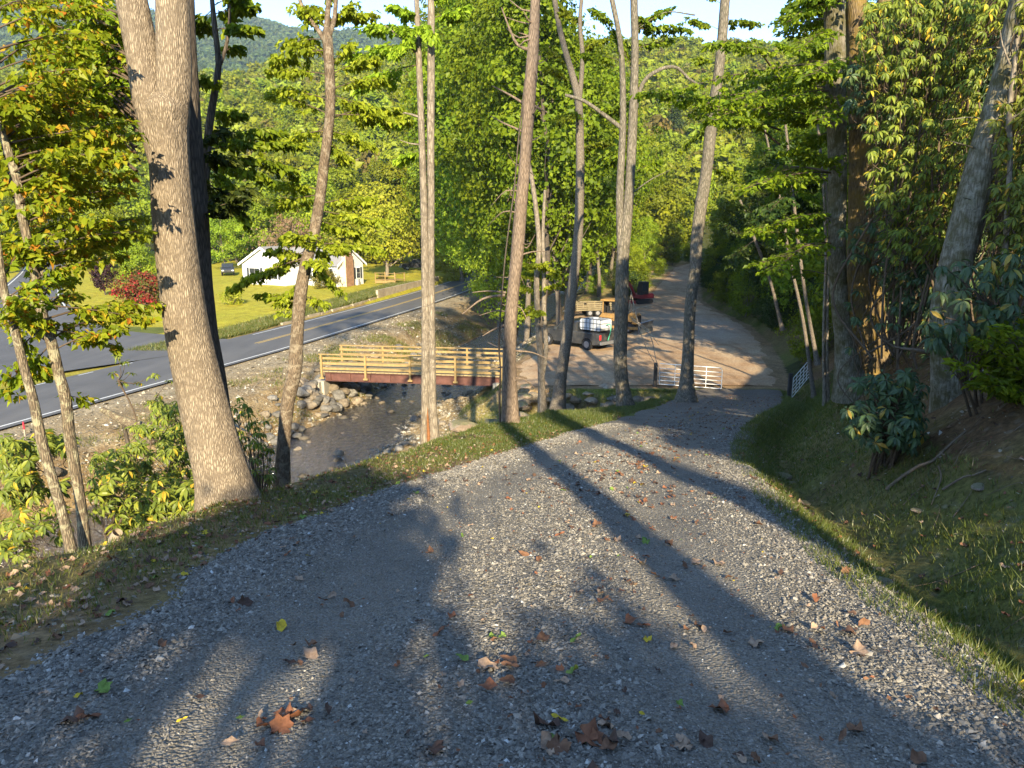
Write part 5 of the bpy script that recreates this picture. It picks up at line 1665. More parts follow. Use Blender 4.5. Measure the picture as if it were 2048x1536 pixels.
def suv(name, label, col, loc, heading, cat='car'):
    p = root(name, loc, heading, label, cat)
    paint = car_paint(name + '_paint', col)
    lo = [(-2.3, 0.5)] + arch(-1.35, 0.42) + arch(1.4, 0.42) + [(2.25, 0.5), (2.3, 0.85), (1.9, 1.05), (1.15, 1.1), (-2.25, 1.1)]
    ngon_prism('body', [(x, max(z, 0.34)) for x, z in lo], -0.9, 0.9, paint, p, 0.04)
    ngon_prism('cabin', [(-2.2, 1.06), (1.2, 1.06), (0.55, 1.62), (0.2, 1.68), (-1.9, 1.66), (-2.12, 1.5)], -0.8, 0.8, paint, p, 0.05)
    for s in (-1, 1):
        for a_, b_ in ((-2.0, -1.2), (-1.12, -0.3), (-0.22, 0.7)):
            ngon_prism('side_window', [(a_, 1.14), (b_, 1.14), (min(b_, 0.45), 1.55), (a_ + 0.05, 1.55)], s * 0.805 - 0.006, s * 0.805 + 0.014, GLASS, p)
        MB().box((2.28, s * 0.68, 0.78), (0.06, 0.3, 0.16)).build('headlight', HEADL, p)
        MB().box((-2.28, s * 0.74, 0.9), (0.06, 0.2, 0.3)).build('tail_light', TAIL, p)
        MB().box((0.8, s * 0.97, 1.12), (0.1, 0.16, 0.14)).build('mirror', SHUT, p)
    MB().add([(0.66, -0.68, 1.6), (0.66, 0.68, 1.6), (1.2, 0.74, 1.14), (1.2, -0.74, 1.14)], [(0, 3, 2, 1)]).build('windscreen', GLASS, p)
    MB().box((-2.2, 0, 1.35), (0.04, 1.3, 0.34)).build('rear_window', GLASS, p)
    for x in (-1.35, 1.4):
        for s in (-1, 1):
            wheel(p, x, s * 0.8, 0.36, 0.22)
    return p


q = P(456, 545, 112)
suv('parked_car', 'dark car in the shade of the trees left of the white house', (0.03, 0.035, 0.045), (q.x, 112, Hs(q.x, 112)), R(-70))

# --- bulldozer
DOZY = m_plain('faded_yellow_machine_paint', (0.30, 0.17, 0.05), 0.6, 0.3, 0, 0.3, 3, 0.1, (0.16, 0.10, 0.05), 0.7)
DARKM = m_plain('dark_machine_steel', (0.045, 0.042, 0.04), 0.6, 0.4, 0.3, 0.3, 4)
BLADE = m_plain('worn_blade_steel', (0.10, 0.11, 0.125), 0.45, 0.5, 0.5, 0.3, 3)
q = P(1240, 655, 60)
dz = root('bulldozer', (q.x, 60, 2.15), R(-32), 'faded yellow bulldozer with roofed cab behind the pickup truck', 'bulldozer')
dz.scale = (0.92,) * 3
for s in (-1, 1):
    tr_ = ngon_prism('track', [(-1.5, 0.0), (1.3, 0.0), (1.62, 0.2), (1.7, 0.45), (1.5, 0.72), (1.2, 0.85), (-1.2, 0.85), (-1.65, 0.7), (-1.8, 0.42), (-1.7, 0.15)], s * 0.85 - 0.22, s * 0.85 + 0.22, DARKM, dz, 0.03)
    for k in range(14):
        MB().box((-1.5 + k * 0.22, s * 0.85, 0.88), (0.06, 0.46, 0.07)).build('track_shoe', DARKM, tr_)
    for k in range(5):
        MB().cyl((-1.2 + k * 0.6, s * 1.08, 0.3), (-1.2 + k * 0.6, s * 1.12, 0.3), 0.16, 12).build('roller', STEEL, tr_)
    MB().box((0.9, s * 1.22, 0.45), (3.0, 0.14, 0.22)).build('push_arm', DOZY, dz)
ngon_prism('hood', [(0.1, 0.7), (1.7, 0.7), (1.75, 1.45), (1.6, 1.6), (0.1, 1.7)], -0.45, 0.45, DOZY, dz, 0.03)
ngon_prism('body', [(-1.6, 0.6), (0.2, 0.6), (0.2, 1.35), (-0.3, 1.5), (-1.5, 1.5), (-1.7, 1.2)], -0.62, 0.62, DOZY, dz, 0.03)
ngon_prism('grille', [(1.76, 0.8), (1.8, 0.8), (1.8, 1.4), (1.76, 1.4)], -0.35, 0.35, DARKM, dz)
for x, y in ((-1.4, -0.6), (-1.4, 0.6), (-0.1, -0.6), (-0.1, 0.6)):
    MB().cyl((x, y, 1.4), (x, y, 2.6), 0.05, 8).build('cab_post', DOZY, dz)
ngon_prism('cab_roof', [(-1.6, 2.58), (0.1, 2.58), (0.1, 2.68), (-0.1, 2.74), (-1.5, 2.74), (-1.6, 2.68)], -0.75, 0.75, DOZY, dz)
ngon_prism('seat', [(-1.2, 1.5), (-0.7, 1.5), (-0.7, 1.65), (-1.05, 1.68), (-1.1, 2.1), (-1.2, 2.1)], -0.25, 0.25, BLACK, dz)
MB().cyl((0.9, 0.15, 1.6), (0.9, 0.15, 2.4), 0.05, 8).build('exhaust', DARKM, dz)
MB().box((-1.42, 0, 2.0), (0.03, 1.1, 1.0)).build('rear_screen', DARKM, dz)
ngon_prism('blade', [(2.35, 0.0), (2.5, 0.0), (2.42, 0.3), (2.42, 0.65), (2.52, 0.95), (2.4, 0.98), (2.3, 0.65), (2.3, 0.3)], -1.5, 1.5, BLADE, dz)

# --- red compact excavator
REDP = m_plain('red_machine_paint', (0.27, 0.03, 0.035), 0.5, 0.4, 0, 0.2, 3)
q = P(1281, 608, 81)
ex = root('excavator', (q.x, 81, 2.15), R(-150), 'red compact excavator with folded arm and dark cab at the back of the lot', 'excavator')
for s in (-1, 1):
    ngon_prism('track', [(-0.9, 0), (0.9, 0), (1.1, 0.2), (1.05, 0.42), (0.85, 0.5), (-0.85, 0.5), (-1.05, 0.42), (-1.1, 0.2)], s * 0.65 - 0.16, s * 0.65 + 0.16, DARKM, ex, 0.02)
ngon_prism('house', [(-1.2, 0.55), (0.6, 0.55), (0.6, 0.95), (-0.1, 1.1), (-1.0, 1.1), (-1.25, 0.9)], -0.75, 0.75, REDP, ex, 0.04)
cabx = ngon_prism('cab', [(-0.45, 0.95), (0.55, 0.95), (0.6, 1.5), (0.4, 2.35), (-0.45, 2.35)], 0.05, 0.75, DARKM, ex, 0.03)
ngon_prism('window', [(-0.3, 1.4), (0.42, 1.4), (0.32, 2.2), (-0.3, 2.2)], 0.752, 0.765, GLASS, cabx)
ngon_prism('window', [(-0.3, 1.4), (0.42, 1.4), (0.32, 2.2), (-0.3, 2.2)], 0.035, 0.048, GLASS, cabx)
boom = smooth_path([(0.6, -0.3, 0.9, 0.14), (1.1, -0.3, 1.7, 0.17), (1.6, -0.3, 2.3, 0.16), (2.1, -0.3, 2.4, 0.13)], 0.15)
MB().tube(boom[:, :3], boom[:, 3], 8).build('boom', REDP, ex)
MB().tube([(2.1, -0.3, 2.45), (2.35, -0.3, 1.6), (2.3, -0.3, 0.9)], [0.13, 0.11, 0.08], 8).build('arm', REDP, ex)
MB().cyl((1.0, -0.3, 1.2), (1.5, -0.3, 2.0), 0.05, 6).build('hydraulic_ram', STEEL, ex)
ngon_prism('bucket', [(2.0, 0.45), (2.2, 0.25), (2.5, 0.35), (2.55, 0.8), (2.3, 0.95)], -0.55, -0.05, DARKM, ex)
MB().box((1.35, 0, 0.25), (0.06, 1.5, 0.35)).build('dozer_blade', REDP, ex)

# --- small tan trailer beyond the trees
TANP = m_plain('tan_trailer_paint', (0.20, 0.16, 0.09), 0.6, 0.3, 0, 0.25, 3)
q = P(1182, 630, 70)
tl = root('utility_trailer', (q.x, 70, 2.15), R(12), 'tan flat trailer with low slatted sides behind the slim trunks', 'trailer')
MB().box((0, 0, 0.62), (3.4, 1.7, 0.12)).build('bed', TANP, tl)
for z in (0.8, 1.0, 1.2):
    for s in (-1, 1):
        MB().box((0, s * 0.85, z), (3.4, 0.04, 0.12)).build('slat', TANP, tl)
for x in (-1.6, -0.5, 0.6, 1.6):
    for s in (-1, 1):
        MB().box((x, s * 0.81, 0.95), (0.07, 0.04, 0.66)).build('stake', TANP, tl)
MB().box((-2.2, 0, 0.5), (1.2, 0.1, 0.1)).build('tow_bar', DARKM, tl)
for x in (-0.35, 0.4):
    for s in (-1, 1):
        wheel(tl, x, s * 0.72, 0.32, 0.2)

# --- marker stake by the road
q = P(51, 878, 29.8)
stk = root('survey_stake', (q.x, 29.8, Hs(q.x, 29.8)), 0, 'short wooden stake with red painted top beside the road', 'stake')
MB().box((0, 0, 0.1), (0.05, 0.03, 0.4)).build('stake', DEADWOOD, stk)
MB().box((0, 0, 0.45), (0.055, 0.035, 0.32)).build('painted_top', m_plain('red_marker_paint', (0.6, 0.03, 0.05), 0.5), stk)
# ------------------------------------------------------------------ rocks
def ico(sub=2):
    import bmesh
    bm = bmesh.new()
    bmesh.ops.create_icosphere(bm, subdivisions=sub, radius=1)
    V = np.array([v.co[:] for v in bm.verts])
    F_ = np.array([[v.index for v in f.verts] for f in bm.faces])
    bm.free()
    return V, F_


def m_rock(name, lo, hi, moss=None):
    t = NT(name)
    c = t.coord()
    n_ = t.noise(c, 2.5, 8, 0.7)
    col = t.ramp(n_, [(0.3, lo), (0.7, hi)])
    oi = t.n('ObjectInfo').outputs['Random']
    h = t.n('HueSaturation'); t.l(col, h.inputs['Color'])
    t.l(t.math('ADD', t.math('MULTIPLY', oi, 0.7), 0.65), h.inputs['Value'])
    col = h.outputs[0]
    if moss:
        nz = t.n('SeparateXYZ'); t.l(t.geo('Normal'), nz.inputs[0])
        col = t.mix(t.ramp(t.math('ADD', t.math('MULTIPLY', nz.outputs[2], 0.5), t.noise(c, 3, 5, 0.7)), [(0.75, (0, 0, 0)), (0.95, (0.6,) * 3)]), col, moss)
    return t.done(t.bsdf(col, 0.9, 0.2, 0, t.bump(t.noise(c, 9, 7, 0.75), 0.7, 0.06)))


ROCK_TAN = m_rock('creek_stone_tan', (0.13, 0.10, 0.07), (0.32, 0.26, 0.18))
ROCK_GREY = m_rock('creek_stone_grey', (0.09, 0.082, 0.07), (0.25, 0.23, 0.195))
ROCK_WET = m_rock('creek_stone_dark', (0.06, 0.05, 0.035), (0.17, 0.14, 0.10))
SLABM = m_rock('flat_sandstone', (0.24, 0.17, 0.12), (0.46, 0.36, 0.28), (0.10, 0.12, 0.03))
VI, FI = ico(2)
V3, F3 = ico(3)


def rock_verts(seed, V, squash=0.6, rough=0.25, blocky=0.3):
    rg = np.random.default_rng(seed)
    W_ = V.copy()
    for k in range(7):   # cut flat faces
        d = rg.normal(size=3)
        d /= np.linalg.norm(d)
        h = rg.uniform(0.55, 0.85)
        s = W_ @ d
        W_ = W_ - np.maximum(s - h, 0)[:, None] * d[None] * (0.95)
    W_ *= 1 + rough * 0.35 * np.stack([fbm(V[:, 0] * 2 + seed, V[:, 1] * 2 + V[:, 2] * 1.3, seed)] * 3, -1)
    W_ *= np.array([rg.uniform(0.85, 1.2), rg.uniform(0.7, 1.0), squash * rg.uniform(0.8, 1.2)])
    return W_


ROCKS = {}
for mn, m_ in (('t', ROCK_TAN), ('g', ROCK_GREY), ('w', ROCK_WET), ('s', SLABM)):
    ROCKS[mn] = [mesh_np('rock', rock_verts(300 + k, VI, 0.30 if mn == 's' else 0.62), [FI], [m_], False) for k in range(6)]
BIGR = [mesh_np('rock', rock_verts(350 + k, V3, 0.6), [F3], [ROCK_TAN], False) for k in range(3)]


def put_rock(kind, x, y, r, label=None, group=None, z=None, name='rock', cat='rock', sq=1.0, sink=0.25, rz=None):
    o = new_obj(name, random.choice(ROCKS[kind]), None, label, cat, group)
    o.location = (x, y, (Hs(x, y) if z is None else z) + r * (0.6 - sink * 1.2) * (0.45 if kind == 's' else 1) * sq)
    o.rotation_euler = (random.uniform(-.15, .15), random.uniform(-.15, .15), random.random() * 6.28 if rz is None else rz)
    o.scale = (r, r, r * sq)
    return o


random.seed(14)
n = 0
# riprap and stones along the banks and in the creek
for i in range(1500):
    y = random.uniform(23, 62)
    L_, R_ = float(creekL(y)), float(creekR(y))
    which = random.random()
    if which < 0.5:
        x = L_ - abs(random.gauss(0, 1.0)); kd, g = random.choice('tgg'), 'stones along the far bank of the creek'; r = random.uniform(0.14, 0.42)
        lb = 'angular stone on the left bank of the creek'
        if 40.5 < y < 47 and x > L_ - 2.5:
            r *= 1.35
    elif which < 0.80:
        x = R_ + abs(random.gauss(0, 0.9)); kd, g = random.choice('ttg'), 'stones along the near bank of the creek'; r = random.uniform(0.12, 0.32)
        lb = 'pale stone on the right bank of the creek'
    else:
        x = random.uniform(L_ + 0.2, R_ - 0.1); kd, g = random.choice('wwt'), 'stones standing in the creek'; r = random.uniform(0.12, 0.3)
        lb = 'wet stone sticking out of the shallow creek'
    if n >= 285:
        break
    if y > 50 and random.random() < 0.4:
        continue
    put_rock(kd, x, y, r, lb, g, z=-0.1 if which >= 0.80 else None)
    n += 1
# riprap heap at the left abutment
for i in range(34):
    a_ = random.random()
    x, y = -11.9 + a_ * 1.6 + random.uniform(-.3, .3), 41.2 + random.uniform(-1.2, 0.9)
    put_rock(random.choice('gt'), x, y, random.uniform(0.28, 0.5), 'large riprap stone piled against the left bridge abutment', 'riprap stones at the left abutment', z=max(0.1, 1.75 - a_ * 1.6))
# boulders that edge the lot
for (px, py, D, r, sq, kd, lb) in [(1108, 760, 39.3, 0.42, 0.8, 't', 'rounded boulder at the left end of the row edging the lot'), (1138, 764, 39.2, 0.5, 0.8, 't', 'boulder between the rounded one and the long flat one, by the leaning trunk'),
                                   (1172, 768, 39.0, 0.95, 0.75, 's', 'long flat boulder edging the lot left of the arching-limb tree'), (1212, 770, 39.0, 0.6, 0.9, 't', 'tan boulder touching the left side of the arching-limb tree'),
                                   (1262, 770, 38.9, 0.5, 0.9, 'g', 'grey boulder just right of the arching-limb tree'), (1290, 774, 38.8, 0.42, 0.8, 'g', 'smallest boulder of the row, next to the dark gate post'),
                                   (1075, 762, 39.4, 0.45, 0.7, 's', 'flat boulder behind the slim two-stemmed tree')]:
    q = P(px, py, D)
    put_rock(kd, q.x, D, r, lb, None, z=1.62, name='boulder', cat='boulder', sq=sq, sink=0)
for i in range(40):
    x = random.uniform(-0.5, 7.6)
    o = put_rock(random.choice('tgt'), x, 38.25 + random.uniform(-0.5, 0.25), random.uniform(0.22, 0.48), 'stacked stone in the rough wall below the edge of the lot', 'stones of the wall below the lot', z=random.uniform(0.95, 1.6), sink=0.2)
for k, (px, py, D, r) in enumerate([(1052, 776, 37.5, 0.5), (1045, 795, 35.5, 0.55), (1040, 812, 33.5, 0.5), (1042, 832, 30.5, 0.42)]):
    q = P(px, py, D)
    o = put_rock('s', q.x, D, r, ('topmost', 'second highest', 'third highest', 'lowest')[k] + ' flat stepping slab on the grass right of the bare conifer', None, z=q.z - 0.05, name='stone_slab', cat='stepping stone', sink=0, sq=1.0, rz=0.2)
for (px, py, D, r, lb) in [(985, 856, 23, 0.42, 'pale flat rock at the foot of the bare conifer'), (930, 858, 24, 0.55, 'broad mossy rock on the gravel bar left of the bare conifer')]:
    q = P(px, py, D)
    put_rock('s', q.x, D, r, lb, z=q.z, name='flat_rock', sq=1.2)
q = P(594, 867, 36.5)
put_rock('g', q.x, 36.5, 0.28, 'single pale round stone in the creek beside the curved tree', z=0.0)
# stones on the right-hand bank
for k, (px, py, D, r, lb) in enumerate([(1965, 922, 7.0, 0.09, 'pale tan stone jutting out below the roots on the right bank'), (1770, 1115, 5.2, 0.10, 'flat pale stone lying in the ditch grass'), (1935, 1150, 4.9, 0.08, 'round brown stone low on the right bank'),
                                        (1570, 900, 12, 0.16, 'flat stone half sunk in the ditch'), (1590, 895, 11.5, 0.12, 'small flat stone beside the bigger one in the ditch'), (1840, 965, 7.4, 0.09, 'tan stone under the exposed roots'),
                                        (1612, 958, 9.3, 0.08, 'small grey stone at the foot of the bank'), (1768, 1042, 6.4, 0.06, 'reddish small stone on the lower bank')]):
    q = P(px, py, D)
    x = q.x
    put_rock('s', x, D, r, lb, name='bank_stone', z=None, sink=0.1)

# ------------------------------------------------------------------ loose material: gravel, creek pebbles, litter
OCT_V = np.array([(1, 0, 0), (-1, 0, 0), (0, 1, 0), (0, -1, 0), (0, 0, 1), (0, 0, -1)], float)
OCT_F = np.array([(0, 2, 4), (2, 1, 4), (1, 3, 4), (3, 0, 4), (2, 0, 5), (1, 2, 5), (3, 1, 5), (0, 3, 5)])


def chips(name, X, Y, Z, S, mat, seed, flat=0.55, rnd=None, bottom=False, **kw):
    rg = np.random.default_rng(seed)
    n_ = len(X)
    V = OCT_V[None] * (0.6 + 0.8 * rg.random((n_, 6, 1))) + rg.normal(size=(n_, 6, 3)) * 0.16
    V[..., 2] *= flat
    a = rg.random(n_) * 6.28
    ca, sa = np.cos(a)[:, None], np.sin(a)[:, None]
    sh = rg.uniform(0.65, 1.0, n_)[:, None]
    x = V[..., 0] * ca - V[..., 1] * sh * sa
    y = V[..., 0] * sa + V[..., 1] * sh * ca
    tx_, ty_ = rg.normal(size=n_)[:, None] * 0.35, rg.normal(size=n_)[:, None] * 0.35
    z = V[..., 2] + x * tx_ + y * ty_
    W_ = np.stack([x, y, z], -1) * S[:, None, None] + np.stack([X, Y, Z], -1)[:, None, :]
    Fq = OCT_F if bottom else OCT_F[:4]
    T_ = (np.arange(n_)[:, None, None] * 6 + Fq[None]).reshape(-1, 3)
    r = rg.random(n_) if rnd is None else rnd
    return new_obj(name, mesh_np(name, W_.reshape(-1, 3), [T_], [mat], False, {'rnd': np.repeat(r, 6)}), **kw)


t = NT('gravel_chip')
r = t.attr('rnd', 'Fac')
c = t.ramp(r, [(0.0, (0.095, 0.085, 0.070)), (0.4, (0.18, 0.162, 0.133)), (0.8, (0.25, 0.226, 0.185)), (0.95, (0.30, 0.272, 0.225)), (0.99, (0.38, 0.345, 0.29)), (1.0, (0.6, 0.6, 0.56))])
c = t.mix(1.0, c, t.ramp(t.noise(t.geo(), 70, 4, 0.7), [(0.35, (0.75,) * 3), (0.65, (1.25,) * 3)]), 'MULTIPLY')
CHIP = t.done(t.bsdf(c, 0.75, 0.35))
t = NT('river_pebble')
r = t.attr('rnd', 'Fac')
c = t.ramp(r, [(0.0, (0.09, 0.075, 0.05)), (0.5, (0.22, 0.18, 0.12)), (0.85, (0.36, 0.31, 0.22)), (1.0, (0.5, 0.46, 0.38))])
PEB = t.done(t.bsdf(c, 0.85, 0.2))


def drive_surface(X, Y):
    u = (X - (driveL(Y) - 0.35)) / (driveR(Y) - driveL(Y) + 0.7)
    return drive_z(X, Y, u), u


rgp = np.random.default_rng(50)
NCH = 220000
y = 2.0 + 17.0 * rgp.random(NCH) ** 2.0
x = driveL(y) - 0.35 + (driveR(y) - driveL(y) + 0.7) * rgp.random(NCH)
z, u = drive_surface(x, y)
trk = np.exp(-((np.abs(u - 0.5) - 0.2) / 0.09) ** 2)
keep = (rgp.random(NCH) > trk * 0.55) & ((u > 0.04) & (u < 0.96) | (rgp.random(NCH) < 0.35))
keep &= np.abs(x / y) < 0.78
x, y, z, u, trk = x[keep], y[keep], z[keep], u[keep], trk[keep]
s = rgp.gamma(2.0, 0.0031, len(x)) * (1 - 0.62 * trk) * (0.75 + 0.05 * y) * (0.75 + 0.7 * np.abs(u - 0.5) * 2 * (u < 0.5) + 0.25 * (u > 0.5)) + 0.003
s = np.clip(s, 0.003, 0.026)
chips('gravel', x, y, z + s * 0.08, s, CHIP, 51, kind='stuff', label='loose crushed grey stone on the driveway', cat='gravel')
N2 = 26000
y = rgp.uniform(26, 66, N2)
x = creekL(y) - 1.6 + (creekR(y) - creekL(y) + 4.2) * rgp.random(N2)
z = H(x, y)
s = np.clip(rgp.gamma(2.5, 0.022, N2), 0.02, 0.14)
chips('pebbles', x, y, z, s, PEB, 52, kind='stuff', label='pebbles on the creek bed and gravel bar', cat='pebbles')
N3 = 9000
y = rgp.uniform(24, 75, N3)
x = road_near(y) + 0.6 + (creekL(y) - road_near(y) - 0.6) * rgp.random(N3)
s = np.clip(rgp.gamma(2, 0.025, N3), 0.02, 0.16)
chips('rubble', x, y, H(x, y), s, PEB, 53, kind='stuff', label='small rubble on the bank between road and creek', cat='rubble')
N4 = 7000
y = 2.5 + 24 * rgp.random(N4) ** 1.6
sd_ = rgp.random(N4) < 0.5
x = np.where(sd_, terrL(y) + (driveL(y) - terrL(y)) * rgp.random(N4), driveR(y) + 4.5 * rgp.random(N4) ** 1.3)
s = np.clip(rgp.gamma(2, 0.006, N4), 0.005, 0.04)
chips('soil_crumbs', x, y, H(x, y), s, PEB, 54, kind='stuff', label='small stones and crumbs of soil on the verges', cat='stones')

# grass on the verges and banks
def blades(name, X, Y, Z, hgt, seed, wd=0.0035, rnd=None, **kw):
    rg = np.random.default_rng(seed)
    n_ = len(X)
    a = rg.random(n_) * 6.28
    dx, dy = np.cos(a) * wd * (1 + Y * 0.09), np.sin(a) * wd * (1 + Y * 0.09)
    b = rg.normal(size=(n_, 2)) * 0.55 * hgt[:, None]
    V = np.stack([np.stack([X - dx, Y - dy, Z - 0.01], -1), np.stack([X + dx, Y + dy, Z - 0.01], -1), np.stack([X + b[:, 0], Y + b[:, 1], Z + hgt], -1)], 1)
    T_ = np.arange(n_ * 3).reshape(-1, 3)
    r = rg.random(n_) if rnd is None else rnd
    return new_obj(name, mesh_np(name, V.reshape(-1, 3), [T_], [GRASS_M], False, {'rnd': np.repeat(r, 3)}), **kw)


NG = 330000
y = 2.2 + 36 * rgp.random(NG) ** 1.45
side = rgp.random(NG)
tl_, dl_, dr_ = terrL(y), driveL(y), driveR(y)
x = np.where(side < 0.5, tl_ - 0.1 + (dl_ + 0.05 - tl_) * rgp.random(NG), dr_ - 0.25 + (1.9 + 0.03 * y) * rgp.random(NG) ** 1.15)
x = np.where(side > 0.84, dr_ + 1.2 + 4.5 * rgp.random(NG), x)
dens = np.clip(0.42 + fbm(x * 0.5, y * 0.5, 31) * 1.5 + fbm(x * 2.2, y * 2.2, 43) * 0.9 + sstep(9, 18, y) * 0.6 + (side > 0.5) * 0.25 - (side > 0.84) * 0.15, 0.04, 1)
dens = np.where((side < 0.5) & (x > dl_ - 0.3), dens * 0.4, dens)
dens = np.where(side < 0.5, dens * (0.30 + 0.7 * sstep(9, 17, y)), dens)
dens = np.where(side > 0.84, dens * 0.3, np.where(side > 0.5, dens * 0.75, dens))
keep = rgp.random(NG) < dens
keep &= np.abs(x / y) < 0.8
keep &= ~((y > 34) & (x > driveL(y) - 0.1) & (x < driveR(y) + 0.1))
x, y, side = x[keep], y[keep], side[keep]
hg = rgp.uniform(0.02, 0.065, len(x)) * (1 + 0.35 * (side > 0.5) * (side < 0.84)) * (1 + 0.8 * sstep(14, 24, y))
rn = np.clip(rgp.random(len(x)) * 0.8 + 0.2 * rgp.random(len(x)) + (x < 0) * (y < 12) * 0.12, 0, 1)
blades('grass', x, y, H(x, y), hg, 60, rnd=rn, kind='stuff', label='short patchy grass on the driveway verges and ditch', cat='grass')
NB = 60000
y = rgp.uniform(26, 42, NB)
x = rgp.uniform(-3.5, 9, NB)
X_, Z_ = ctrl(y)
inside = (x > footR(y)) & (x < terrL(y) + 0.2) & (rgp.random(NB) < np.clip(0.55 + fbm(x * .6, y * .6, 5), 0, 1))
x, y = x[inside], y[inside]
blades('grass', x, y, H(x, y), rgp.uniform(0.06, 0.2, len(x)), 61, wd=0.003, rnd=rgp.random(len(x)) * 0.8, kind='stuff', label='longer grass in the hollow and on the bank below the bridge end', cat='grass')
NR = 50000
y = rgp.uniform(50, 100, NR)
x = road_near(y) - 7.0 - 3.2 * rgp.random(NR) ** 1.4
inside = (y < 84) | (x < road_near(y) - 7.3)
x, y = x[inside], y[inside]
blades('grass', x, y, H(x, y), rgp.uniform(0.12, 0.4, len(x)), 62, wd=0.006, rnd=0.35 + 0.65 * rgp.random(len(x)), kind='stuff', label='long dry grass along the far road edge', cat='grass')
NW = 40000
y = rgp.uniform(27, 75, NW)
x = road_near(y) + 2.0 + (creekL(y) - road_near(y) - 2.2) * rgp.random(NW) ** 0.7
keep = rgp.random(NW) < np.clip(0.1 + fbm(x * .5, y * .35, 15) * 2.2, 0.0, 1)
x, y = x[keep], y[keep]
blades('weeds', x, y, H(x, y), rgp.uniform(0.06, 0.3, len(x)), 63, wd=0.004, rnd=0.45 + 0.55 * rgp.random(len(x)), kind='stuff', label='sparse dry weeds on the creek bank below the road', cat='weeds')

# ------------------------------------------------------------------ fallen leaves
def leaf_shape(kind, seed):
    rg = np.random.default_rng(seed)
    if kind == 'maple':
        a = np.linspace(0, 2 * np.pi, 15)[:-1]
        r = 0.36 + 0.13 * (np.arange(14) % 2) * (1 - 0.3 * np.abs(a - np.pi) / np.pi) + rg.normal(size=14) * 0.035
        r[0] = 0.15
        P2 = np.c_[np.cos(a) * r + 0.45, np.sin(a) * r]
    else:
        t_ = np.linspace(0, 1, 8)
        wv_ = (0.27 if kind == 'oval' else 0.17) * np.sin(np.pi * t_ ** 0.85) * (1 + 0.1 * rg.normal(size=8))
        P2 = np.vstack([np.c_[t_, wv_], np.c_[t_[::-1][1:-1], -wv_[::-1][1:-1]]])
    n_ = len(P2)
    mid = np.c_[P2[:, 0] * 0.96 + 0.02, P2[:, 1] * 0.45]
    curl, cup = rg.uniform(0.3, 1.1), (rg.uniform(0.5, 2.0) if kind != 'maple' else rg.uniform(0.15, 0.6))
    zf = lambda q: cup * q[:, 1] ** 2 * 2.0 + curl * 0.35 * (q[:, 0] - 0.4) ** 2 + 0.10 * np.sin(q[:, 0] * 9 + seed) * (q[:, 1] * 5) + 0.04 * np.sin(q[:, 1] * 17 + seed * 2)
    V = np.vstack([np.c_[P2, zf(P2)], np.c_[mid, zf(mid)], [[0.5, 0, 0.0]]])
    Q = [(i, (i + 1) % n_, n_ + (i + 1) % n_, n_ + i) for i in range(n_)]
    T_ = [(n_ + i, n_ + (i + 1) % n_, 2 * n_) for i in range(n_)]
    return V - np.array([0.5, 0, 0]), np.array(Q), np.array(T_)


LM_ = {}
for nm, col in (('brown', (0.17, 0.085, 0.045)), ('rust', (0.20, 0.082, 0.04)), ('tan', (0.34, 0.23, 0.15)), ('dark', (0.085, 0.048, 0.032)), ('yellow', (0.50, 0.36, 0.03)), ('green', (0.15, 0.22, 0.04))):
    t = NT('fallen_leaf_' + nm)
    c = t.ramp(t.noise(t.coord(), 6, 5, 0.7), [(0.3, tuple(v * 0.65 for v in col)), (0.7, tuple(min(1, v * 1.3) for v in col))])
    LM_[nm] = t.done(t.bsdf(c, 0.75, 0.25))
shapes = [leaf_shape(k, 400 + i) for i, k in enumerate(('oval', 'maple', 'narrow', 'oval', 'maple', 'oval', 'narrow'))]
leaf_me = {(i, nm): mesh_np('fallen_leaf', s_[0], [s_[1], s_[2]], [m_], True) for i, s_ in enumerate(shapes) for nm, m_ in LM_.items()}
kindname = ['oval', 'lobed', 'narrow', 'oval', 'lobed', 'oval', 'narrow']
random.seed(77)
cnt = 0
spots = []
big = [(595, 1440, 'rust', 0, 0.115, 'large veined rust-brown leaf lying flat at the lower left of the driveway'), (1175, 1480, 'rust', 1, 0.13, 'large dark rust leaf at the bottom edge of the driveway'),
       (972, 1340, 'tan', 4, 0.125, 'pale tan lobed leaf in the middle of the driveway'), (905, 1237, 'rust', 0, 0.085, 'curled orange-brown leaf in the left wheel track'),
       (1105, 1495, 'tan', 4, 0.12, 'pale lobed leaf at the bottom of the driveway beside the large rust one'), (1145, 1350, 'green', 0, 0.09, 'olive-green oval leaf on the driveway centre'),
       (985, 1280, 'green', 3, 0.08, 'green oval leaf overlapping a rust leaf in the left track'), (365, 1448, 'yellow', 2, 0.05, 'small yellow leaf at the lower left of the gravel'),
       (480, 1442, 'green', 2, 0.05, 'narrow light green leaf near the lower left'), (205, 1388, 'green', 4, 0.09, 'green lobed leaf on the far left gravel'),
       (1095, 1455, 'dark', 1, 0.13, 'curled dark brown leaf near the bottom centre'), (150, 1445, 'dark', 4, 0.11, 'crumpled dark leaf at the lower left corner'),
       (1560, 1262, 'green', 1, 0.075, 'green lobed leaf on the right wheel track'), (1410, 1490, 'dark', 3, 0.10, 'rolled black-brown leaf low on the right of the driveway')]
for (px, py, cn, si, L, lb) in big:
    d = ray(px, py)
    tt = 2.0
    for k in range(400):
        tt += 0.02
        q = Vector((0, 0, CAMZ)) + d * tt
        zz = float(drive_surface(np.array([q.x]), np.array([q.y]))[0][0])
        if q.z < zz:
            break
    spots.append((q.x, q.y, zz, cn, si, L, lb))
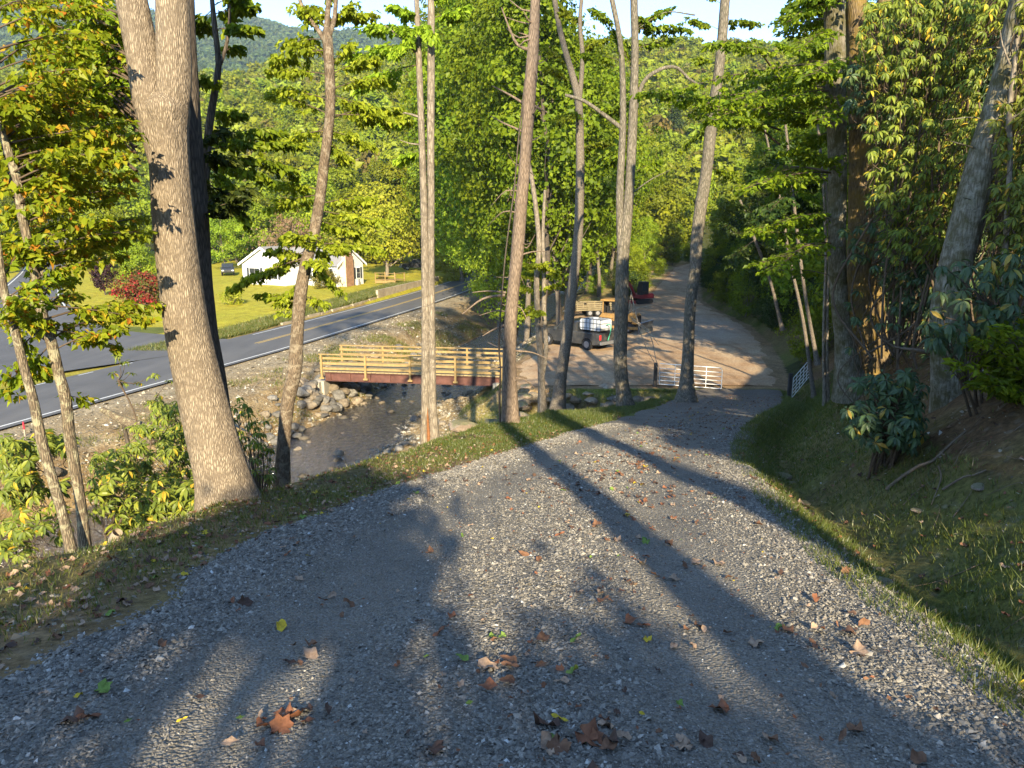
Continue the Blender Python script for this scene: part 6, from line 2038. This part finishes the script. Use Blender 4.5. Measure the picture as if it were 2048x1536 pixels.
while len(spots) < 300:
    y = 2.1 + 10.5 * random.random() ** 1.3
    a, b = float(driveL(y)), float(driveR(y))
    cx_ = random.choice((random.uniform(a - 1.2, b + 0.5), random.gauss(0.6 + 0.10 * y, 0.45), random.gauss(0.75 + 0.08 * y, 0.9)))
    if spots and random.random() < 0.35:
        q_ = random.choice(spots)
        cx_, y = q_[0] + random.gauss(0, 0.12), max(2.1, q_[1] + random.gauss(0, 0.14))
        a, b = float(driveL(y)), float(driveR(y))
    if abs(cx_ / y) > 0.75:
        continue
    cn = random.choices(('brown', 'rust', 'tan', 'dark', 'yellow', 'green'), (6, 6, 5, 4, 1, 0.7))[0]
    zz = float(drive_surface(np.array([cx_]), np.array([y]))[0][0]) if a < cx_ < b else Hs(cx_, y)
    spots.append((cx_, y, zz, cn, random.choice((0, 0, 1, 2, 2, 3, 3, 4, 5, 5, 6)), random.uniform(0.04, 0.115), None))
for (x, y, z, cn, si, L, lb) in spots:
    g = None if lb else 'fallen leaves scattered on the driveway'
    if not lb:
        where = 'close to the camera' if y < 3.6 else ('in the nearer half' if y < 6.5 else 'farther down')
        lb = '%s %s leaf lying on the driveway %s' % ({'rust': 'rust-orange', 'dark': 'dark brown'}.get(cn, cn), kindname[si], where)
    o = new_obj('fallen_leaf', leaf_me[(si, cn)], None, lb, 'leaf', g)
    o.location = (x, y, z + 0.012 + 0.01 * random.random())
    o.rotation_euler = (random.gauss(0, 0.28) - 0.15, random.gauss(0, 0.28), random.random() * 6.28)
    o.scale = (L, L, L)
# the rest: one mass
V_, Q_, T_, off_, mi_q, mi_t = [], [], [], 0, [], []
rgl = np.random.default_rng(9)
mats = list(LM_.values())
NL = 6800
yy = np.concatenate([2.2 + 34 * rgl.random(NL) ** 1.2])
ss = rgl.random(NL)
uu = np.clip(rgl.normal(0.62, 0.22, NL), 0.02, 0.98)
xx = np.where(ss < 0.36, terrL(yy) + (driveL(yy) - terrL(yy)) * rgl.random(NL), np.where(ss < 0.62, driveL(yy) + (driveR(yy) - driveL(yy)) * uu, driveR(yy) + 6 * rgl.random(NL)))
zz = np.where((ss > 0.36) & (ss < 0.62), drive_surface(xx, yy)[0], H(xx, yy))
mm = rgl.choice(6, NL, p=[.3, .2, .24, .2, .03, .03])
for i in range(NL):
    s_ = shapes[rgl.integers(0, 7)]
    L = rgl.uniform(0.035, 0.09) if not (0.36 < ss[i] < 0.62 and yy[i] < 8) else rgl.uniform(0.015, 0.04)
    M = np.array((Matrix.Rotation(rgl.random() * 6.28, 3, 'Z') @ Matrix.Rotation(rgl.normal() * 0.35, 3, 'X')))
    V_.append(s_[0] @ M.T * L + np.array([xx[i], yy[i], zz[i] + 0.015]))
    Q_.append(s_[1] + off_); T_.append(s_[2] + off_)
    mi_t += [mm[i]] * len(s_[2]); mi_q += [mm[i]] * len(s_[1])
    off_ += len(s_[0])
me = mesh_np('leaf_litter', np.vstack(V_), [np.vstack(T_), np.vstack(Q_)], mats, True, None, mi_t + mi_q)
new_obj('leaf_litter', me, kind='stuff', label='dead leaves strewn over verges, bank and far driveway', cat='leaf litter')

ROOTM = m_plain('brown_root_bark', (0.17, 0.125, 0.085), 0.95, 0.1, 0, 0.35, 14)
# ------------------------------------------------------------------ roots, sticks and logs
def stick(name, pts, r0, r1, mat, label, cat, group=None, sides=7, relief=None, step=0.06):
    P_ = smooth_path(np.array([tuple(v) for v in pts]), step)
    b = P_[0].copy()
    V, Q = tube_np(P_ - b, np.linspace(r0, r1, len(P_)), sides, relief)
    o = new_obj(name, mesh_np(name, V, [Q], [mat], True), None, label, cat, group)
    o.location = b
    return o


def gp(px, py, D, dz=0.02):
    q = P(px, py, D)
    q.z = Hs(q.x, D) + dz
    return q


stick('exposed_root', [gp(1780, 908, 8.4), gp(1815, 893, 8.35, 0.04), gp(1845, 895, 8.3, 0.07), gp(1870, 880, 8.3, 0.05), gp(1900, 884, 8.4, 0.03), gp(1930, 868, 8.5, 0.0)], 0.022, 0.012, ROOTM, 'thick grey root snaking along the bank below the leaning trunk', 'root')
stick('exposed_root', [gp(1890, 938, 7.4, 0.03), gp(1930, 930, 7.3, 0.05), gp(1950, 931, 7.25, 0.03), gp(1975, 922, 7.2, 0.03)], 0.013, 0.007, ROOTM, 'pale straight root ending at the tan stone on the bank', 'root')
stick('exposed_root', [gp(1880, 905, 8.0, 0.05), gp(1885, 930, 7.6, 0.05), gp(1870, 950, 7.3, 0.02)], 0.01, 0.004, ROOTM, 'short forked root pointing down from the thick one', 'root')
stick('driftwood', [P(1870, 706, 10.6), P(1830, 700, 10.5), P(1790, 694, 10.5), P(1762, 677, 10.4)], 0.035, 0.006, ROOTM, 'bleached splintered branch stub pointing left from the leaning trunk', 'branch', relief=relief_fn(0.25, 9, 3), sides=10)
stick('log', [gp(200, 1064, 6.6, 0.05), gp(236, 1070, 6.5, 0.05)], 0.05, 0.045, DEADWOOD, 'short pale cut log at the edge behind the two lichened trees', 'log', sides=12)
stick('mossy_log', [P(203, 818, 14), P(225, 830, 14), P(250, 842, 14), P(285, 855, 14), P(330, 872, 14)], 0.05, 0.15, BARK_LICHEN, 'broken mossy trunk lying left of the big forked tree', 'log', sides=14, relief=relief_fn(0.06, 9, 4))
stick('propping_sapling', [P(263, 965, 14.1), P(258, 900, 14.1), P(250, 860, 14.1), P(244, 838, 14)], 0.05, 0.035, BARK_DARK, 'dark upright stem propping the broken trunk', 'stem', sides=10)
random.seed(3)
stick('bare_branch', [P(470, 850, 12.5), P(500, 868, 12.4), P(520, 890, 12.3), P(545, 935, 12.3)], 0.022, 0.006, DEADWOOD, 'pale bare branch hanging between the big trunk and the curved tree', 'branch')
stick('bare_branch', [P(505, 870, 12.4), P(485, 862, 12.3), P(475, 875, 12.2)], 0.012, 0.004, DEADWOOD, 'short side twig of dead wood left of the curved tree', 'branch')
for k in range(46):
    y = random.uniform(4.5, 15)
    x = float(driveR(y)) + random.uniform(1.0, 4.5)
    L = random.uniform(0.12, 0.55)
    a_ = random.random() * 3.14
    p0 = (x, y, Hs(x, y) + 0.015)
    x1, y1 = x + math.cos(a_) * L, y + math.sin(a_) * L
    xm, ym = (x + x1) / 2 + random.uniform(-.04, .04), (y + y1) / 2
    stick('twig', [p0, (xm, ym, Hs(xm, ym) + 0.04), (x1, y1, Hs(x1, y1) + 0.015)], random.uniform(0.003, 0.007), 0.002, ROOTM, 'dry twig lying on the right-hand bank', 'twig', 'twigs on the right-hand bank', 5)
for lab, pts in (('longest drooping dead twig in front of the dirt lot', [(1262, 585), (1275, 640), (1290, 690), (1320, 745)]), ('dead twig hanging beside the longest one, above the gate', [(1265, 640), (1300, 670), (1312, 720), (1325, 752)]),
                 ('straight dead twig reaching right over the lot', [(1262, 635), (1290, 655), (1318, 690)]), ('pale forked dead twig pointing up right from the arching-limb tree', [(1256, 628), (1275, 616), (1305, 610)])):
    stick('dead_twig', [P(x, y, 27 - 0.3 * i) for i, (x, y) in enumerate(pts)], 0.022, 0.008, DEADWOOD, lab, 'twig', None, 5, None, 0.3)
a_, b_ = P(1243, 600, 27), P(1262, 585, 27)
stick('dead_twig', [P(1243, 640, 27), P(1256, 628, 27), P(1262, 585, 27)], 0.03, 0.012, DEADWOOD, 'dead branch stub on the arching-limb tree from which twigs hang', 'branch', None, 6, None, 0.2)

# ------------------------------------------------------------------ rhododendrons
def whorl_leaves(rg, tip, axis, L, n_, droop):
    ax = axis / np.linalg.norm(axis)
    a = np.array([0, 0, 1.0]) if abs(ax[2]) < 0.9 else np.array([1.0, 0, 0])
    e1 = np.cross(ax, a); e1 /= np.linalg.norm(e1)
    e2 = np.cross(ax, e1)
    ph = np.arange(n_) / n_ * 2 * np.pi + rg.random() * 6.28 + rg.normal(size=n_) * 0.15
    dr_ = droop + rg.normal(size=n_) * 0.22
    rad = np.cos(ph)[:, None] * e1 + np.sin(ph)[:, None] * e2
    U_ = rad * np.cos(dr_)[:, None] - ax[None] * np.sin(dr_)[:, None]
    U_[:, 2] -= 0.15
    U_ /= np.linalg.norm(U_, axis=1)[:, None]
    N_ = ax[None] + 0.0 * U_
    N_ = N_ - (N_ * U_).sum(1)[:, None] * U_
    N_ /= np.linalg.norm(N_, axis=1)[:, None] + 1e-9
    W_ = np.cross(N_, U_)
    return np.repeat(tip[None], n_, 0) + U_ * 0.012, U_, W_, N_, L * (0.7 + 0.45 * rg.random(n_))


def rhodo(name, label, base, tips, L, mat, seed, single=0, droop=0.3, stemr=0.018, cat='rhododendron', up=0.9, spread=0.0, detail=1):
    rg = np.random.default_rng(seed)
    b = np.array(base, float)
    r_ = new_obj(name, None, None, label, cat)
    r_.location = b
    tubes = []
    CU = []
    tips = [np.array(q, float) - b for q in tips]
    hub = []
    for i, tp in enumerate(tips):
        if i % (45 if spread > 0.65 else 7) == 0 or not hub:
            h_ = tp * rg.uniform(0.4, 0.6) + rg.normal(size=3) * 0.08
            if spread:
                h_ = tp * 0.82 + rg.normal(size=3) * 0.25 - np.array([0, 0, 0.35])
            hub.append(h_)
            k_ = 0.95 if spread > 0.65 else spread
            f_ = np.array([h_[0] * k_ + rg.normal() * 0.25 * (spread > 0), h_[1] * k_, min(0, h_[2] - 1.5)])
            tubes.append((smooth_path([f_, (h_ + f_) * 0.5 + rg.normal(size=3) * (0.08 + 0.25 * (spread > 0)), h_], 0.12), np.linspace(stemr, stemr * 0.6, len(smooth_path([f_, (h_ + f_) * 0.5, h_], 0.12))) if False else stemr, 6))
        k = int(np.argmin([np.linalg.norm(tp - q) for q in hub]))
        h_ = hub[k]
        if spread > 0.65:
            dq = np.array([0.3 * (h_[0] - tp[0]), 0.5, -0.6])
            h_ = tp + dq / np.linalg.norm(dq) * rg.uniform(0.25, 0.6)
        mid = (h_ + tp) / 2 + rg.normal(size=3) * 0.05 - np.array([0, 0, 0.05])
        pts = smooth_path([h_, mid, tp], 0.22)
        tubes.append((pts, np.linspace(stemr * 0.5, 0.004, len(pts)), 4))
        ax = (tp - h_) / (np.linalg.norm(tp - h_) + 1e-9) + np.array([0, -0.25, up]) + rg.normal(size=3) * 0.3
        CU.append(whorl_leaves(rg, tp, ax, L, rg.integers(7, 11), droop))
        if rg.random() < 0.5:
            CU.append(whorl_leaves(rg, tp - (tp - h_) * 0.12, ax, L * 0.9, rg.integers(3, 6), droop + 0.35))
    C_, U_, W_, N_, S_ = [np.concatenate([q[k] for q in CU]) for k in range(5)]
    new_obj('stems', merge_tubes(tubes).mesh('stems', TWIG, True), r_, kind='stuff')
    order = np.argsort(np.linalg.norm(C_ + b - np.array([0, 0, CAMZ]), axis=1))
    one, rest = order[:single], order[single:]
    rv = rg.random(len(C_))
    for i in one:
        me = leaves_mesh('leaf', np.zeros((1, 3)), U_[i:i + 1], W_[i:i + 1], N_[i:i + 1], S_[i:i + 1], S_[i:i + 1] * 0.33, mat, 0.25, 1, rv[i:i + 1])
        o = new_obj('leaf', me, r_)
        o.location = C_[i]
    new_obj('foliage', leaves_mesh('foliage', C_[rest], U_[rest], W_[rest], N_[rest], S_[rest], S_[rest] * 0.33, mat, 0.25, detail, rv[rest]), r_, kind='stuff')
    return r_


def tips_in(rg, n_, boxes, D0, D1, jit=0.0):
    out = []
    for (x, y) in fill(rg, boxes, 0, n_):
        D = rg.uniform(D0, D1)
        q = P(x, y, D)
        q.z = max(q.z, Hs(q.x, D) + 0.1)
        out.append(q)
    return out


rr = np.random.default_rng(90)
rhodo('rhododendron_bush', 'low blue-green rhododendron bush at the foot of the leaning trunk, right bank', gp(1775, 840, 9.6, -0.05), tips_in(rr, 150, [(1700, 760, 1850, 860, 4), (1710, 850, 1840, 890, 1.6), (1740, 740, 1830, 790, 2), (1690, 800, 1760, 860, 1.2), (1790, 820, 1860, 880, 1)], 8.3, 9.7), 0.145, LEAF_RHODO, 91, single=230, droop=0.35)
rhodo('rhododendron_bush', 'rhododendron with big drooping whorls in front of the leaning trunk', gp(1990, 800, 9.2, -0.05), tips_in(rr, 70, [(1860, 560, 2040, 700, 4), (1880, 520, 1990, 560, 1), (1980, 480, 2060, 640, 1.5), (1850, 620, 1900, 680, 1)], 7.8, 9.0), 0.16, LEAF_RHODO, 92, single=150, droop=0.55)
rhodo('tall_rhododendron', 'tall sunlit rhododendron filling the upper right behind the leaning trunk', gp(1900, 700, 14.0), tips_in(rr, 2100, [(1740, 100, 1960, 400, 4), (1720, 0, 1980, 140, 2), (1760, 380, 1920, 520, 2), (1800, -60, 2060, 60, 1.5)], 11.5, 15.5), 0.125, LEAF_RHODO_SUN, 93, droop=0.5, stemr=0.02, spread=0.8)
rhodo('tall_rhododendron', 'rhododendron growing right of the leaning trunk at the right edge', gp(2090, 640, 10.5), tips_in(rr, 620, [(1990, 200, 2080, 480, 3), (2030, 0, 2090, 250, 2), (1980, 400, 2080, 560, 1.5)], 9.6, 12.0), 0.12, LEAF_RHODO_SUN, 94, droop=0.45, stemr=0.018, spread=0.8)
rhodo('rhododendron', 'rhododendron sprays in front of the sunlit-gold mossy trunk', gp(1790, 740, 14.2), tips_in(rr, 230, [(1740, 380, 1860, 560, 3), (1700, 560, 1880, 720, 0.8), (1690, 120, 1800, 260, 1), (1790, 520, 1880, 620, 2), (1680, 440, 1760, 520, 0.7)], 12.2, 14.2), 0.15, LEAF_RHODO, 95, droop=0.5, stemr=0.01, spread=0.7)
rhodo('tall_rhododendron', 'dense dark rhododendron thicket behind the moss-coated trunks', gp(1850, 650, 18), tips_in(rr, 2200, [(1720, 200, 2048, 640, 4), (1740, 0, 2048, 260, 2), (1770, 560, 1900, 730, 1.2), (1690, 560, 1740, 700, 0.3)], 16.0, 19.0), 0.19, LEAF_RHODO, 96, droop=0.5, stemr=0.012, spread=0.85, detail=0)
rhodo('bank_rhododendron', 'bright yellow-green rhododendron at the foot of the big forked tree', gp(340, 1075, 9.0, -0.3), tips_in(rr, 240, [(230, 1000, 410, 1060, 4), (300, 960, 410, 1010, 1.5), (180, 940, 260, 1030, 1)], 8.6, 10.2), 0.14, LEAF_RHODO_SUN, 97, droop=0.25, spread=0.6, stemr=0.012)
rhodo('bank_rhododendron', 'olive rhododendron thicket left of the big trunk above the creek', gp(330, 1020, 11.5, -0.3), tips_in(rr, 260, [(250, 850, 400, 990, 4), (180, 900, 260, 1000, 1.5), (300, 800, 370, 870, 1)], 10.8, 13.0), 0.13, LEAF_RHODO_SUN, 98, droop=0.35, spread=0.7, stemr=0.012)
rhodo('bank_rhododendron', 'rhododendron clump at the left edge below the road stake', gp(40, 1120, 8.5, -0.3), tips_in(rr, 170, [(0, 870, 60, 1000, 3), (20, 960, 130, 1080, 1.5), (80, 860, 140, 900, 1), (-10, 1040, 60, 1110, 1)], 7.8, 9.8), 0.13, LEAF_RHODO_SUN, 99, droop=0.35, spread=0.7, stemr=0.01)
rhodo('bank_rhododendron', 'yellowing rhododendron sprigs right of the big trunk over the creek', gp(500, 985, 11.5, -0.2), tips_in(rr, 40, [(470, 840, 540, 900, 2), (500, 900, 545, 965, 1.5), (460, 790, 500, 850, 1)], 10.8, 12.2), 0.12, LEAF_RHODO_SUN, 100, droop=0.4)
rhodo('leggy_rhododendron', 'leggy stem with small leaf tufts standing on the broken trunk', P(275, 850, 13.6), [P(x, y, 13.5 + 0.2 * k % 1) for k, (x, y) in enumerate([(235, 710), (250, 722), (225, 745), (262, 745), (280, 765), (310, 750), (245, 765), (320, 790), (340, 760), (300, 800)])], 0.12, LEAF_RHODO_SUN, 101, droop=0.3)

# broad-leaved undergrowth at the right edge
hz = []
for (x, y) in fill(rr, [(1900, 660, 2060, 790, 3), (1960, 640, 2060, 680, 1)], 8, 24):
    hz.append((2070, 800, x, y, rr.uniform(-0.8, 0.5), 40, 0.25))
traced_tree('green_undergrowth', 'bright green leafy undergrowth at the right edge under the rhododendron', [[(2075, 860, 14), (2070, 800, 10), (2066, 740, 7), (2060, 690, 4)]], 8.2, TWIG, LEAF_GREEN, hz, 0.085, sides=8, relief=0.02, seed=88, cat='shrub', droop=0.25, crown_name='foliage', ratio=0.5)

# ------------------------------------------------------------------ trees standing behind the camera (their shadows fall on the driveway)
TALL = Tree(141, 31, 2.6, 0.78, 1300, 0.2, LEAF_GREEN, BARK_GREY, 0.26, 'round', rc=0.3, cl=40, nb=10)
random.seed(2)
for k, (c0, y, sc, wsc) in enumerate([(1.15, -9, 1.0, 1.25), (2.8, -9.5, 1.0, 1.5), (15.0, -14, 1, 1.2), (-6.5, -16, 1, 1.3), (5.0, -30, 1.1, 1.2)]):
    x = c0 - 0.114 * y
    o = TALL.put('driveway_tree', x, y, 'tall tree on the slope behind the viewpoint', group='trees behind the viewpoint', sc=sc, rz=k)
    o.children[0].scale = (wsc, wsc, 1)
BEH = Tree(142, 5.6, 1.7, 0.05, 5200, 0.17, LEAF_GREEN, BARK_GREY, 0.07, 'round', rc=0.3, cl=60, nb=20)  # unseen bushy trees added to shade the near driveway and verges
for k, (c0, y, sc) in enumerate([(-1.0, -9, 1.0), (-2.8, -10, 0.72), (0.8, -9.5, 0.76), (2.2, -9, 0.72), (6.3, -5, 0.9), (7.2, -7, 1.1), (8.0, -3, 0.7)]):
    BEH.put('added_shade_tree', c0 - 0.114 * y, y, 'small bushy tree added out of view behind the viewpoint for shade', group='bushy shade trees added behind the viewpoint', sc=sc, rz=k)
rhodo('bank_rhododendron', 'unseen rhododendron bush added behind the viewpoint to shade the near driveway', (-0.6, -5.2, Hs(-0.6, -5.2)), [Vector((rr.uniform(-3.4, 2.2), rr.uniform(-6.2, -4.4), 9.6 + rr.uniform(0.4, 2.6))) for k in range(200)], 0.15, LEAF_RHODO, 120, droop=0.4)  # bush added out of view so its shade covers the nearest gravel
# ------------------------------------------------------------------ haze
t = NT('haze_air')
pv = t.n('VolumePrincipled')
pv.inputs['Color'].default_value = (0.55, 0.75, 1.0, 1)
pv.inputs['Density'].default_value = 0.00013
pv.inputs['Anisotropy'].default_value = 0.0
t.l(pv.outputs[0], t.out.inputs['Volume'])
MB().box((0, 1000, 290), (5600, 2500, 600)).build('haze', t.m, None, kind='stuff', label='thin blue haze in front of the mountains', cat='haze')
